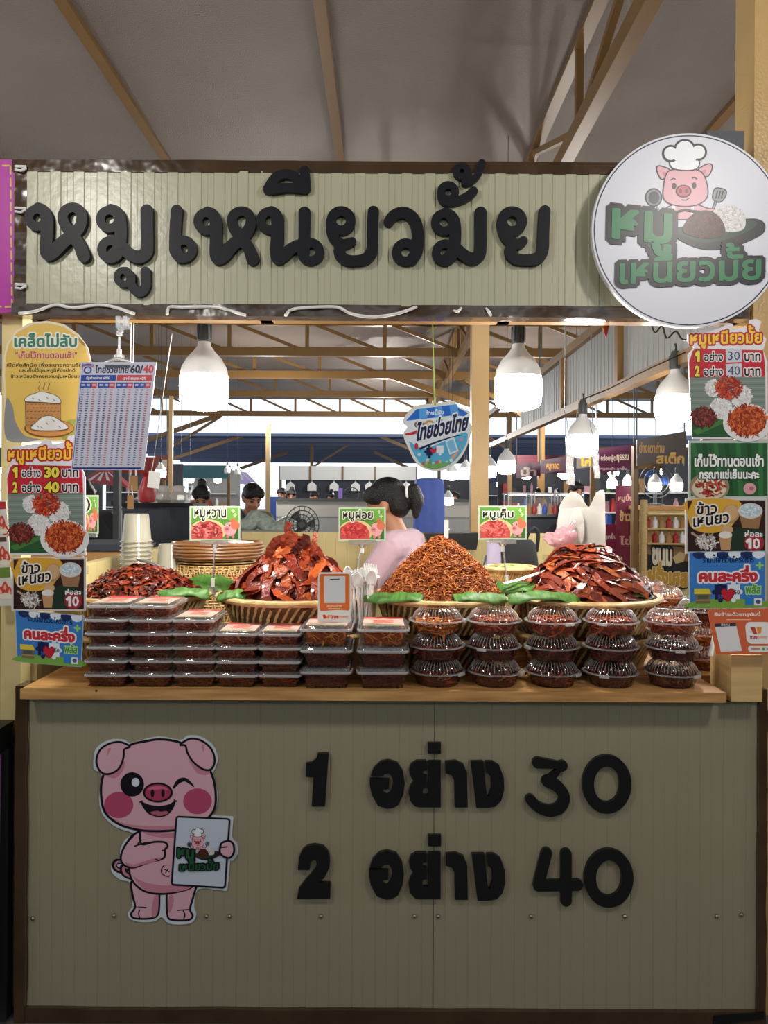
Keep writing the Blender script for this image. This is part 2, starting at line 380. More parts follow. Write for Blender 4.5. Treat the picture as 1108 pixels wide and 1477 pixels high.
for i, x in enumerate((-6.2, -4.8, -3.35, -1.89, -.39, 2.55, 4.0, 5.6)):
    mb = MB(); mb.bar((x, -6, RZ(-6) - .05), (x, 22, RZ(22) - .05), .075, .10)
    struct(mb.build('roof_purlin', 'tan', smooth=0), 'tan steel roof purlin running back under the foil roof')
def truss(a, b, za, zb, n, name, label, r=.07, diag=True, zig=False):
    a = Vector(a); b = Vector(b); mb = MB()
    A0, B0 = Vector((a.x, a.y, za)), Vector((b.x, b.y, za)); A1, B1 = Vector((a.x, a.y, zb)), Vector((b.x, b.y, zb))
    mb.bar(A0, B0, r, r * 1.3); mb.bar(A1, B1, r, r * 1.3)
    for i in range(n + 1):
        t = i / n; mb.bar(A1.lerp(B1, t), A0.lerp(B0, t), r * .55)
        if diag and i < n: mb.bar(A1.lerp(B1, t + (.0 if (i % 2 and zig) else 1 / n)), A0.lerp(B0, t + (1 / n if (i % 2 and zig) else 0)), r * .5)
    return struct(mb.build(name, 'tan', smooth=0), label)
truss((1.24, -3, 0), (1.24, 22, 0), 4.44, 3.87, 16, 'roof_truss', 'long tan steel truss running back above the round pig sign', .085, zig=True)
for y, zb in ((9, 3.95), (12.4, 3.93), (14.8, 3.95), (17.6, 3.96), (21.6, 3.95)):
    truss((-9, y, 0), (9, y, 0), RZ(y) - .12, zb, 14, 'roof_truss', 'tan cross truss of the market hall, %s over the stalls' % {9: 'nearest', 12.4: 'second', 14.8: 'third', 17.6: 'fourth', 21.6: 'rearmost'}[y], .11)
# columns of the hall with knee braces
for x, y, h, br in ((3.1, 14.8, 3.93, -1), (-6.2, 21.6, 3.93, 1), (3.6, 21.6, 3.93, -1), (-2.9, 30, 3.75, 1), (2.2, 30, 3.75, -1)):
    mb = MB(); mb.box((x - .06, y - .06, 0), (x + .06, y + .06, h)); mb.bar((x, y, h - 1.0), (x + br * 1.5, y, h - .05), .07)
    struct(mb.build('hall_column', 'tan', smooth=0), 'tan steel column with a slanting brace')
# far knee braces that cross behind the hanging sign
for a, b, y in (((563, 542), (700, 590), 14.8), ((205, 638), (318, 598), 21.6), ((249, 662), (352, 628), 27.3), ((343, 677), (415, 652), 33), ((545, 628), (610, 655), 27.3), ((540, 652), (596, 678), 33)):
    mb = MB(); mb.bar(P(*a, y), P(*b, y), .10, .12); struct(mb.build('brace', 'tan', smooth=0), 'slanting tan steel brace in the hall')

# ------------------------------------------------------------------ ribbed sheet
def ribs(x0, x1, z0, z1, y, pitch, prof, seams=(), th=.012):
    """vertical ribbed sheet facing -y; prof = [(fraction of pitch, depth towards the viewer)]"""
    mb = MB(); xs = []; x = x0; i = 0
    while x < x1 - 1e-6:
        for t, d in prof:
            q = x + t * pitch
            if q < x1: xs.append((q, d))
        x += pitch
    xs.append((x1, prof[0][1]))
    n = len(xs); vs = []
    for q, d in xs: vs += [(q, y - d, z0), (q, y - d, z1)]
    mb.add(vs, [(2 * i, 2 * i + 2, 2 * i + 3, 2 * i + 1) for i in range(n - 1)])
    mb.box((x0, y + .001, z0), (x1, y + th, z1)); return mb
GRO = [(0, 0), (.02, -.0011), (.04, -.0011), (.06, 0), (.47, 0), (.49, -.0006), (.51, -.0006), (.53, 0)]
TRA = [(0, 0), (.04, .003), (.46, .003), (.50, 0), (.74, 0), (.745, -.0008), (.755, -.0008), (.76, 0)]

# ------------------------------------------------------------------ the counter
XL, XR = P(40, 1200, PY).x, P(1092, 1200, PY).x
ct = thing('counter', 'cream ribbed market counter with brown edges and big black price letters', 'counter', (0, PY, 0))
g = ribs(XL, XR, .035, .945, 0, .0665, GRO); g.build('front_panel', 'panel', ct, smooth=0)
sx = P(626, 1200, PY).x
g = MB(); g.box((sx - .0007, -.0008, .035), (sx + .0007, .0, .945)); g.build('panel_seam', 'darkgrey', ct, smooth=0)
def wobble_strip(a, b, w, y0, y1, n=40, seed=0, vert=False, dent=.0035):
    mb = MB(); vs = []
    for i in range(n + 1):
        t = i / n; e = noise.noise(Vector((t * 9, seed * 3.1, 0))) * dent; e2 = noise.noise(Vector((t * 13, seed * 5.7, 4))) * dent
        for q, yy in ((0, y1), (e, y0 + noise.noise(Vector((t * 17, seed, 0))) * .003), (w + e2, y0 + noise.noise(Vector((t * 14, seed, 9))) * .003), (w, y1)):
            vs.append((a[0] + q, yy, a[1] + (b[1] - a[1]) * t) if vert else (a[0] + (b[0] - a[0]) * t, yy, a[1] + q))
    fs = []
    for i in range(n):
        for k in range(4): j = (k + 1) % 4; fs.append((i * 4 + k, i * 4 + j, i * 4 + 4 + j, i * 4 + 4 + k) if not vert else (i * 4 + 4 + k, i * 4 + 4 + j, i * 4 + j, i * 4 + k))
    mb.add(vs, fs + [(0, 1, 2, 3), (n * 4 + 3, n * 4 + 2, n * 4 + 1, n * 4)]); return mb
wobble_strip((XL - .030, .0), (XL - .03, .962), .031, -.016, .05, seed=1, vert=True).build('edge_trim', 'brown', ct)
wobble_strip((XR - .001, .0), (XR, .962), .024, -.012, .05, seed=2, vert=True).build('edge_trim', 'brown', ct)
wobble_strip((XL - .03, .0), (XR + .02, .0), .040, -.014, .05, seed=3).build('edge_trim', 'brown', ct)
wobble_strip((XL - .03, .928), (XR + .02, .928), .026, -.012, .05, seed=4).build('edge_trim', 'brown', ct)
g = MB(); q = P(1060, 1462, PY); g.plate([(q.x - .07, q.z - .022), (q.x + .075, q.z - .004), (q.x + .076, q.z + .016), (q.x - .068, q.z + .004)], -.018, -.012); g.build('tape_piece', 'black', ct, smooth=0)
g = MB(); g.box((XL, .012, .0), (XR, .05, .04)); g.box((XL, .012, .04), (XL + .05, .50, .935)); g.box((XR - .05, .012, .04), (XR, .50, .935)); g.box((XL, .46, .04), (XR, .50, .935)); g.build('carcass', 'darkgrey', ct, smooth=0)
for px, py in ((48, 1324), (165, 1320), (298, 1321), (331, 1321), (463, 1321), (598, 1321), (632, 1321), (766, 1321), (901, 1321), (1034, 1321), (1069, 1319)):
    q = P(px, py, PY); g = MB(); g.ball((q.x, -.002, q.z), (.0062, .0062, .0062), 10, 6); g.build('screw', 'screw', ct)
def letter(parent, Y, ox, oy, zs, parts, m, th, name='letter'):
    """one cut-out letter: strokes [(u, v, width)...] or outlines, in the coordinates of a view"""
    mb = MB(); k = Y / F / zs; pt = lambda u, v: (P(ox + u / zs, oy + v / zs, Y).x, P(ox + u / zs, oy + v / zs, Y).z)
    lay = 0
    for kind, pts in parts:
        yf = -th - lay * 1.2e-5; lay += 1
        if kind == 'p': mb.plate([pt(*p) for p in pts], yf, -.001)
        else:
            q = cr(pts, 6) if kind == 's' else (cr(pts, 5, True) if kind == 'o' else list(pts)); cl = kind == 'o'; n = len(q); L = n if cl else n - 1
            hull_l = []; hull_r = []
            for i in range(n):
                a = q[(i - 1) % n] if (cl or i) else q[i]; b = q[(i + 1) % n] if (cl or i < n - 1) else q[i]
                dx, dy = b[0] - a[0], b[1] - a[1]; l = hypot(dx, dy) or 1; wd = q[i][2] / 2
                hull_l.append((q[i][0] - dy / l * wd, q[i][1] + dx / l * wd)); hull_r.append((q[i][0] + dy / l * wd, q[i][1] - dx / l * wd))
            vs = []
            for i in range(n):
                for (u, v), y in ((hull_l[i], yf - i * 4e-6), (hull_r[i], yf - i * 4e-6), (hull_r[i], -.001), (hull_l[i], -.001)): X, Z = pt(u, v); vs.append((X, y, Z))
            fs = []
            for i in range(L):
                j = (i + 1) % n
                for c in range(4): d = (c + 1) % 4; fs.append((i * 4 + c, i * 4 + d, j * 4 + d, j * 4 + c))
            mb.add(vs, fs)
            ends = [] if cl else [q[0], q[-1]]
            if kind == 'l': ends = q
            for u, v, wd in ends:
                lay += .3; mb.plate([pt(u + wd / 2 * cos(t * pi / 10), v + wd / 2 * sin(t * pi / 10)) for t in range(20)], yf - 1e-6 - lay * 1e-6, -.001)
    return mb.build(name, m, parent, smooth=35)
def circ(u, v, r, w, rv=None): return ('o', [(u + r * cos(t * pi / 6), v + (rv or r) * sin(t * pi / 6), w) for t in range(12)])
C5 = (420, 1050, 5.036); C6 = (620, 1050, 3.574)
sh = lambda pts, dx, dy: [(a + dx, b + dy) for a, b in pts]
OANG = [(578, 342), (600, 280), (650, 232), (705, 221), (770, 240), (810, 300), (825, 390), (815, 470), (780, 545), (740, 567), (700, 574), (630, 550), (585, 470), (571, 400), (572, 357), (712, 360), (710, 432), (663, 432), (672, 460), (700, 472), (725, 450), (740, 400), (735, 350), (720, 325), (700, 318), (680, 324), (662, 342)]
YO = [(975, 226), (910, 226), (870, 250), (855, 300), (868, 345), (890, 373), (865, 410), (853, 460), (865, 520), (900, 556), (935, 563), (1085, 563), (1085, 228), (995, 228), (993, 473), (960, 473), (948, 450), (960, 425), (983, 418), (983, 335), (957, 330), (952, 310), (965, 298), (983, 297), (981, 226)]
MAI = [(992, 97), (1085, 97), (1085, 176), (992, 176)]
AA = [(80, 165), (130, 160), (170, 178), (190, 225), (193, 400), (127, 400), (124, 260), (110, 234), (80, 225)]
NG = [(208, 163), (272, 162), (292, 340), (302, 342), (313, 300), (310, 240), (290, 222), (284, 163), (320, 163), (355, 185), (378, 250), (380, 310), (365, 365), (335, 395), (300, 402), (238, 402)]
for row in (0, 1):
    if row == 0: letter(ct, PY, *C5, [('p', [(198, 172), (275, 172), (248, 556), (152, 556), (165, 345), (108, 342), (112, 244), (150, 240), (185, 215)])], 'black', .014, 'numeral')
    else: letter(ct, PY, *C5, [('p', [(52, 1015), (60, 930), (85, 870), (125, 840), (175, 832), (235, 845), (270, 880), (285, 940), (280, 1000), (245, 1070), (205, 1108), (288, 1110), (286, 1224), (45, 1224), (60, 1150), (110, 1085), (170, 1020), (190, 985), (185, 950), (165, 942), (145, 960), (138, 1015)])], 'black', .014, 'numeral')
    letter(ct, PY, *C5, [('p', sh(OANG, -6 * row, 656 * row))], 'black', .014)
    letter(ct, PY, *C5, [('p', sh(YO, -1 * row, 663 * row))], 'black', .014)
    letter(ct, PY, *C5, [('p', sh(MAI, 2 * row, 668 * row))], 'black', .014)
    letter(ct, PY, *C6, [('p', sh(AA, row, 473 * row))], 'black', .014)
    letter(ct, PY, *C6, [('p', sh(NG, 6 * row, 475 * row))], 'black', .014)
letter(ct, PY, *C6, [('l', [(553, 172, 58), (678, 188, 56), (602, 266, 60), (650, 290, 58)]), ('s', [(602, 266, 60), (655, 295, 58), (688, 348, 58), (668, 400, 60), (612, 418, 60), (552, 398, 52), (514, 360, 52)])], 'black', .014, 'numeral')
letter(ct, PY, *C6, [circ(907, 282, 96, 59, 121)], 'black', .014, 'numeral')
letter(ct, PY, *C6, [('l', [(598, 636, 56), (556, 800, 56)]), ('l', [(556, 804, 54), (756, 799, 56)]), ('l', [(698, 640, 56), (698, 880, 56)])], 'black', .014, 'numeral')
letter(ct, PY, *C6, [circ(917, 763, 96, 59, 121)], 'black', .014, 'numeral')

# worktop: pine boards
wt = thing('worktop', 'pine plank worktop lying along the top of the cream counter', 'worktop', (0, 2.08, TOPZ))
bx0, bx1 = P(29, 990, 2.08).x, P(1048, 990, 2.08).x
g = MB()
for i in range(10):
    y = i * .103; g.box((bx0, y, -.0275), (bx1 + (.10 if i > 1 else 0), y + .1015, -.0005 * (i % 2)))
g.build('planks', 'board', wt, smooth=0)
g = MB(); q = P(139, 996, 2.08); g.ball((q.x, -.001, q.z - TOPZ), (.0035, .002, .003), 8, 6); g.build('nail', 'black', wt)
# right-hand side counter running back
sc_ = thing('side_counter', 'pine side counter running back on the right behind the clamshell packs', 'counter', (1.13, 2.30, 0))
g = MB(); g.box((-.04, .0, TOPZ - .03), (.30, .349, TOPZ)); g.box((-.04, .35, TOPZ - .03), (.30, 1.5, TOPZ)); g.build('top', 'board', sc_, smooth=0)
g = MB(); g.box((-.02, .02, 0), (.26, 1.46, TOPZ - .031)); g.build('body', 'yellow', sc_, smooth=0)

# ------------------------------------------------------------------ fascia sign over the opening
fs_ = thing('fascia_sign', 'long cream ribbed fascia sign with big black Thai letters', 'sign', (0, PY, 0))
fx0, fx1 = P(38, 340, PY).x, P(1080, 340, PY).x; fz1, fz0 = P(500, 248, PY).z, P(500, 442, PY).z
ribs(fx0, fx1, fz0, fz1, 0, .0672, TRA).build('panel', 'fascia', fs_, smooth=0)
zt = P(500, 233, PY).z; zb = P(500, 457, PY).z
wobble_strip((fx0 - .04, fz1 - .004), (fx1, fz1 - .004), zt - fz1 + .004, -.004, .05, seed=6, dent=.002).build('edge_trim', 'brown', fs_)
wobble_strip((fx0 - .04, zb), (fx1, zb), fz0 - zb + .004, -.004, .05, seed=7, dent=.002).build('edge_trim', 'brown', fs_)
wobble_strip((fx0 - .034, zb), (fx0 - .034, zt), .036, -.003, .05, seed=8, vert=True, dent=.002).build('edge_trim', 'brown', fs_)
g = MB()
for zz in (zt - .03, zb + .02): g.box((fx0, .05, zz - .02), (fx1 + .1, .09, zz + .02))
for xx in (fx0 + .02, -.35, .35, fx1 - .02): g.box((xx - .018, .05, zb), (xx + .018, .09, zt))
g.build('frame', 'tan', fs_, smooth=0)
K1 = (30, 230, 4.817); K2 = (230, 230, 4.817); K3 = (430, 230, 5.276); K4 = (600, 220, 5.036); TH = .018
letter(fs_, PY, *K1, [circ(135, 420, 60, 62), ('s', [(140, 352, 74), (178, 372, 76), (198, 430, 84), (198, 540, 84), (194, 640, 88), (212, 672, 92), (250, 650, 92), (310, 590, 90), (380, 535, 86), (428, 480, 78), (440, 415, 72), (420, 365, 70), (375, 349, 66), (327, 370, 70), (309, 420, 70), (330, 480, 75), (380, 540, 85), (428, 620, 84), (453, 685, 88)])], 'navy', TH)
letter(fs_, PY, *K1, [circ(630, 430, 62, 60), ('s', [(640, 360, 70), (685, 385, 80), (706, 450, 84), (708, 560, 84), (690, 640, 88), (640, 692, 86)]), circ(640, 640, 62, 62), ('s', [(690, 590, 60), (715, 620, 84), (780, 675, 84), (838, 690, 90), (882, 662, 90), (891, 600, 86), (889, 450, 86), (889, 371, 88)])], 'navy', TH)
letter(fs_, PY, *K1, [circ(730, 830, 48, 46), ('s', [(745, 787, 56), (775, 820, 62), (780, 875, 62), (805, 918, 66), (850, 930, 70), (880, 895, 68), (880, 840, 68), (880, 792, 70)])], 'navy', TH)
letter(fs_, PY, *K2, [('s', [(132, 370, 80), (123, 480, 80), (120, 600, 82), (124, 650, 84), (150, 690, 80)]), circ(178, 637, 62, 62)], 'navy', TH)
letter(fs_, PY, *K2, [circ(340, 445, 62, 62), ('s', [(345, 380, 74), (383, 402, 80), (402, 460, 84), (402, 560, 84), (402, 660, 88), (417, 698, 92), (455, 680, 92), (515, 612, 90), (590, 550, 86), (633, 490, 78), (641, 430, 68), (620, 388, 66), (575, 374, 64), (530, 395, 68), (512, 440, 70), (530, 500, 76), (580, 560, 84), (632, 640, 84), (655, 702, 90)])], 'navy', TH)
letter(fs_, PY, *K2, [circ(775, 440, 63, 63), ('s', [(785, 377, 74), (815, 400, 80), (828, 460, 84), (822, 560, 84), (818, 650, 86), (830, 694, 92), (870, 678, 88), (925, 632, 80), (980, 606, 76), (1030, 600, 70)]), ('s', [(1013, 385, 84), (1011, 500, 80), (1010, 600, 80), (1006, 660, 76)]), circ(1055, 655, 62, 62)], 'navy', TH)
letter(fs_, PY, *K2, [('s', [(762, 222, 68), (790, 170, 66), (830, 132, 66), (885, 118, 64), (940, 133, 66), (985, 175, 66)]), ('s', [(762, 222, 74), (880, 212, 62), (990, 212, 70), (1015, 214, 74)]), ('s', [(1013, 95, 66), (1017, 150, 68), (1018, 214, 72)])], 'navy', TH)
letter(fs_, PY, *K3, [circ(330, 482, 73, 72), ('s', [(252, 490, 76), (262, 580, 82), (300, 640, 82), (350, 660, 78), (412, 640, 66)]), ('s', [(330, 660, 80), (318, 720, 90), (350, 768, 84), (420, 784, 80), (510, 772, 86), (558, 720, 88), (568, 640, 86), (570, 500, 86), (574, 413, 86)])], 'navy', TH)
letter(fs_, PY, *K3, [('s', [(688, 490, 74), (730, 440, 82), (800, 420, 88), (866, 455, 90), (903, 530, 92), (910, 630, 90), (903, 710, 90), (865, 775, 86)]), circ(818, 720, 69, 68)], 'navy', TH)
letter(fs_, PY, *K4, [circ(202, 522, 63, 62), ('s', [(210, 452, 72), (255, 480, 80), (279, 540, 86), (281, 650, 86), (268, 730, 86), (218, 792, 84)]), circ(208, 740, 63, 62), ('s', [(262, 690, 60), (290, 712, 84), (350, 762, 84), (408, 785, 90), (454, 758, 90), (464, 690, 88), (464, 560, 88), (465, 453, 88)])], 'navy', TH)
letter(fs_, PY, *K4, [circ(230, 305, 52, 54), ('s', [(182, 335, 52), (205, 365, 64), (262, 374, 62), (330, 355, 62), (380, 328, 62), (412, 297, 66)])], 'navy', TH)
letter(fs_, PY, *K4, [circ(330, 155, 40, 46), ('s', [(370, 150, 50), (375, 195, 50), (348, 236, 46), (400, 225, 46), (450, 172, 48), (474, 95, 54)])], 'navy', TH)
letter(fs_, PY, *K4, [circ(692, 515, 72, 72), ('s', [(616, 530, 74), (640, 610, 80), (682, 662, 80), (740, 680, 72), (773, 656, 66)]), ('s', [(695, 680, 80), (680, 730, 86), (712, 780, 82), (790, 794, 80), (878, 778, 86), (913, 720, 84), (919, 600, 82), (924, 500, 82), (928, 440, 82)])], 'navy', TH)
g = MB(); g.box((P(0, 458, 2.27).x - .1, -.018, -.012), (1.22, .018, .012)); o = g.build('trim_1', 'tan', smooth=0); o.location = (0, 2.27, P(500, 459, 2.27).z); struct(o, 'tan steel rail under the fascia sign')
# white cables looped along the lower edge of the fascia
for i, pts in enumerate((((28, 452), (50, 449), (80, 440), (105, 444), (140, 440), (165, 443), (195, 453)), ((241, 453), (245, 443), (262, 443), (310, 443), (335, 449), (355, 455)), ((412, 455), (420, 447), (440, 444), (485, 443), (505, 452), (535, 457), (570, 453), (601, 443)))):
    g = MB(); q0 = P(*pts[0], PY - .012); g.tube([P(u, v, PY - .012 - .004 * sin(j)) - q0 for j, (u, v) in enumerate(cr(pts, 6))], .0045, 8)
    o = g.build('white_cable', 'white'); o.location = q0; tag(o, ['white cable sagging under the left end of the fascia sign', 'short white cable under the fascia left of its middle', 'long white cable dipping under the middle of the fascia'][i], 'cable', 'white cables under the fascia sign')
for i, (u, v, lab) in enumerate(((660, 450, 'small'), (705, 450, 'bent'))):
    g = MB(); q0 = P(u, v, PY - .014); g.tube([Vector((-.012, 0, .004)), Vector((0, -.003, .0)), Vector((.012, 0, .012))] if i == 0 else [Vector((-.008, 0, .012)), Vector((.002, -.002, -.002)), Vector((.008, 0, -.012))], [.003, .005, .003], 8)
    o = g.build('cable_tie', 'white'); o.location = q0; tag(o, 'white cable tie end under the fascia, %s' % ('left of the right-hand hanging bulb' if i == 0 else 'closest to the right-hand hanging bulb'), 'cable tie', 'white cable ties')
for v in (241, 301, 411):
    g = MB(); q0 = P(31, v, PY - .01); g.tube([Vector((-.018, 0, .002)), Vector((0, -.003, 0)), Vector((.014, 0, .001))], .004, 6); g.tube([Vector((-.018, 0, -.008)), Vector((.0, -.004, -.012)), Vector((.014, 0, -.003))], .0035, 6)
    o = g.build('cable_tie', 'white'); o.location = q0; tag(o, {241: 'topmost', 301: 'middle', 411: 'lowest'}[v] + ' white cable tie between the magenta sign and the fascia', 'cable tie', 'white cable ties')

# posts, side walls of the stall
def post(name, a, b, m, label):
    mb = MB(); mb.box(a, b); return struct(mb.build(name, m, smooth=0), label)
x1 = P(1046, 300, 2.30).x
g = MB(); g.box((1.075, 2.185, 0), (1.20, 2.305, 4.43))
struct(g.build('column_right', 'tan2', smooth=0), 'square tan steel column at the right end of the fascia')
post('column_left', (-1.125, 2.20, 0), (-1.065, 2.26, 2.05), 'yellow', 'cream steel post behind the left posters')
post('column_back', (P(680, 700, 4.05).x, 4.05, 0), (P(705, 700, 4.05).x, 4.14, 3.0), 'tan2', 'tan post behind the salted pork price card')
g = ribs(-.75, .95, 0, P(500, 768, 3.95).z, 0, .11, GRO); o = g.build('wall_back', 'yellow', smooth=0); o.location = (0, 3.95, 0); struct(o, 'cream half wall at the back of the stall')
g = MB(); zl = P(123, 814, 2.63).z
g.box((-1.09, 2.27, 0), (-1.05, 3.99, zl)); g.box((-1.05, 3.95, 0), (-.75, 3.99, zl))
for i in range(30): g.box((-1.0505, 2.30 + i * .055, .9), (-1.0495, 2.303 + i * .055, zl))
struct(g.build('wall_left', 'yellow', smooth=0), 'cream half wall along the left of the stall')
# right-hand fascia running back, with its rails
g = MB(); rz0, rz1 = 2.06, 2.46
mbx = ribs(2.35, 6.6, rz0 + .02, rz1, 0, .0672, TRA)
o = mbx.build('wall_right', 'greypanel', smooth=0); o.rotation_euler = (0, 0, -pi / 2); o.location = (1.20, 8.95, 0); struct(o, 'grey ribbed sheet closing the right side above the opening')
g = MB(); g.bar((1.19, 2.3, rz0), (1.19, 9.2, rz0 + .05), .05); struct(g.build('trim_2', 'tan', smooth=0), 'tan steel rail carrying the bulbs on the right')
g = MB(); g.bar((1.19, 2.3, rz1), (1.19, 9.2, rz1), .05); struct(g.build('trim_3', 'tan', smooth=0), 'upper tan steel rail of the right fascia')
for y in (4.95, 3.75):
    g = MB(); g.box((1.165, y, rz0), (1.20, y + .05, rz1)); struct(g.build('trim_4', 'tan', smooth=0), 'short tan upright in the right fascia')
# ------------------------------------------------------------------ round logo sign and the pig cut-out
PINK, PDK, INK = 'e2a9b4', 'c9808e', '15131c'
def chef(p, T=None, lw=7, green='2e7d4e'):
    """pig chef emblem with the stall's name, in the coordinates of the round sign"""
    old = p.T; p.T = T
    # utensils
    p.stroke([(470, 475), (482, 512)], 16, INK); p.stroke([(470, 470), (482, 510)], 9, '8d8d96')
    p.ell(450, 418, 50, 54, INK); p.ell(450, 418, 42, 46, '8d8d96'); p.ell(452, 420, 32, 37, '3c3a44')
    p.stroke([(812, 430), (785, 500)], 18, INK); p.stroke([(812, 430), (787, 498)], 9, '8d8d96')
    p.blob([(800, 370), (835, 365), (868, 382), (856, 425), (825, 446), (790, 425)], '8d8d96', INK, 7)
    for a in (815, 831, 847): p.stroke([(a + 2, 382), (a - 7, 422)], 8, INK)
    # body and arms
    p.blob([(500, 495), (560, 460), (640, 445), (700, 458), (760, 480), (800, 490), (800, 540), (480, 540)], PINK, INK, lw)
    for a in (568, 676): p.stroke([(a, 462), (a - 6, 505)], 16, 'f2f2f5')
    p.ell(484, 506, 17, 16, PINK); p.ell(785, 496, 17, 14, PINK)
    # ears, head, face
    p.blob([(500, 315), (472, 275), (470, 240), (500, 240), (545, 265)], PINK, INK, lw); p.blob([(515, 300), (500, 280), (508, 268), (532, 280)], PDK)
    p.blob([(752, 300), (780, 270), (785, 232), (755, 228), (705, 262)], PINK, INK, lw); p.blob([(735, 290), (752, 268), (742, 258), (720, 272)], PDK)
    p.blob([(530, 272), (600, 256), (690, 258), (735, 285), (758, 350), (758, 415), (715, 455), (640, 470), (560, 460), (510, 430), (506, 360)], PINK, INK, lw)
    p.stroke([(548, 318), (560, 310), (573, 312)], 7, INK, True); p.stroke([(672, 308), (684, 304), (697, 312)], 7, INK, True)
    p.ell(567, 353, 14, 18, INK); p.ell(682, 350, 13, 18, INK)
    p.ell(621, 383, 46, 37, INK); p.ell(621, 382, 38, 29, 'c0505c'); p.ell(604, 382, 9, 14, '6c2430'); p.ell(637, 382, 9, 14, '6c2430')
    p.stroke([(612, 432), (635, 434), (652, 422)], 6, INK, True)
    # hat
    p.blob([(555, 200), (700, 200), (702, 250), (640, 264), (556, 250)], 'f1f1f5', INK, lw)
    for u, v, r in ((548, 166, 46), (706, 158, 46), (628, 146, 60)): p.ell(u, v, r + 4, r + 4, INK)
    for u, v, r in ((548, 166, 38), (706, 158, 38), (628, 146, 52), (590, 180, 30), (665, 180, 34), (628, 200, 40)): p.ell(u, v, r, r, 'eeeef3')
    # tray with leaf, pork and rice
    p.blob([(545, 602), (590, 590), (830, 560), (1000, 540), (1070, 552), (1092, 590), (1060, 640), (900, 705), (740, 718), (600, 665)], '2a2227')
    p.blob([(570, 608), (640, 592), (860, 560), (1010, 548), (1040, 580), (930, 640), (760, 680), (640, 652)], '2c4636')
    for k in range(6): p.stroke([(620 + 65 * k, 645 + (k - 2.5) ** 2 * -3), (690 + 60 * k, 596 - 6 * k)], 4, '20362a')
    p.stroke([(545, 520), (620, 492), (690, 500), (800, 505)], 14, INK, True)
    p.blob([(790, 530), (800, 485), (850, 462), (910, 464), (960, 500), (978, 560), (960, 605), (890, 618), (830, 600)], 'd6d2d2'); p.strips(885, 540, 85, 70, 160, ('efecec', 'c2bdbe', 'e2dede', 'b4aeb0'), (8, 16), 7, 3)
    p.blob([(620, 620), (640, 550), (690, 505), (760, 494), (815, 520), (855, 580), (850, 640), (740, 655)], '4a2420'); p.strips(740, 580, 105, 68, 190, ('5e2c24', '381a18', '70382c', '4a221c'), (10, 24), 6, 4)
    # name in green on a black contour
    for wd in (0, 1):
        o1 = (); c = INK if wd == 0 else green
        bo = .14 if wd == 0 else .034
        p.text('หมู', (215, 490, 540, 725), c, bo, o1, slope=.10, lean=.02, keep=True)
        p.text('เหนียวมั้ย', (255, 705, 1058, 915), c, bo - (.0 if wd == 0 else .01), o1, slope=-.03, lean=.02, keep=True)
    p.T = old
LG = Print(830, 180, 3.9856, 2.085, 653, 607)
c0 = [(653 + 558 * cos(t * pi / 48), 607 + 558 * sin(t * pi / 48)) for t in range(96)]
LG.back(c0, .018, 'd9dae4', 'cfcfcf')
LG.stroke([(653 + 544 * cos(t * pi / 48), 607 + 544 * sin(t * pi / 48)) for t in range(96)], 7, '1d1a2c', closed=True)
chef(LG)
LG.done('round_sign', 'large round white sign with a pig chef over a tray of pork and rice', 'sign', 'printm')
g = MB(); q = P(1040, 215, 2.13); g.box((q.x - .05, 2.107, q.z - .08), (q.x + .055, 2.145, q.z + .04)); o = g.build('sign_bracket', 'darkgrey', smooth=0); tag(o, 'dark grey mounting plate behind the top of the round pig sign', 'bracket')

PG = Print(110, 1040, 4.2615, PY - .004, 540, 670)
out = [(105, 250), (115, 180), (160, 135), (230, 112), (300, 118), (335, 135), (500, 95), (640, 118), (680, 92), (760, 95), (840, 150), (870, 230), (850, 300), (840, 320), (868, 440), (865, 520), (840, 578), (950, 588), (965, 605), (958, 715), (990, 760), (990, 820), (960, 860), (945, 868), (930, 1025), (905, 1042), (750, 1032), (725, 1145), (738, 1190), (715, 1235), (660, 1250), (570, 1245), (525, 1205), (480, 1232), (390, 1235), (330, 1215), (318, 1180), (345, 1130), (335, 1000), (270, 975), (222, 935), (215, 890), (240, 852), (270, 840), (270, 790), (300, 730), (350, 690), (250, 655), (165, 580), (140, 480), (155, 330), (112, 300)]
PG.back(cr(out, 3, True), .012, 'ccd4dc', 'b9bfc6')
K, S1, S2 = '14101c', 'd9aab8', 'c58494'
p = PG; LW = 13
p.stroke([(300, 925), (255, 915), (235, 890), (245, 865), (270, 862)], 34, K, True); p.stroke([(300, 925), (255, 912), (240, 890), (250, 868), (270, 866)], 12, S2, True)
p.stroke([(345, 960), (300, 940), (285, 905), (300, 890), (330, 905)], 40, K, True); p.stroke([(345, 960), (300, 938), (290, 908), (302, 894), (330, 908)], 17, S2, True)
p.blob([(350, 980), (345, 1060), (362, 1140), (338, 1185), (360, 1212), (460, 1212), (505, 1180), (512, 1060), (520, 1000)], S1, K, LW)
p.blob([(735, 980), (725, 1060), (700, 1155), (716, 1195), (690, 1222), (590, 1222), (560, 1190), (556, 1060), (560, 1000)], S1, K, LW)
p.blob([(340, 1140), (420, 1148), (430, 1142), (380, 1140)], K); p.stroke([(390, 1160), (384, 1185), (390, 1208)], 8, K, True); p.stroke([(625, 1163), (690, 1158)], 7, K); p.stroke([(658, 1165), (668, 1190), (662, 1215)], 8, K, True)
p.blob([(480, 1080), (505, 1068), (500, 1180), (470, 1205), (465, 1150)], S2); p.blob([(572, 1075), (590, 1068), (600, 1110), (575, 1180), (566, 1140)], S2)
p.blob([(385, 680), (310, 760), (320, 880), (345, 980), (420, 1045), (530, 1062), (640, 1045), (720, 1010), (760, 900), (740, 700), (600, 640)], S1, K, LW)
p.blob([(350, 955), (420, 990), (560, 1010), (720, 990), (680, 1035), (530, 1055), (420, 1035)], S2)
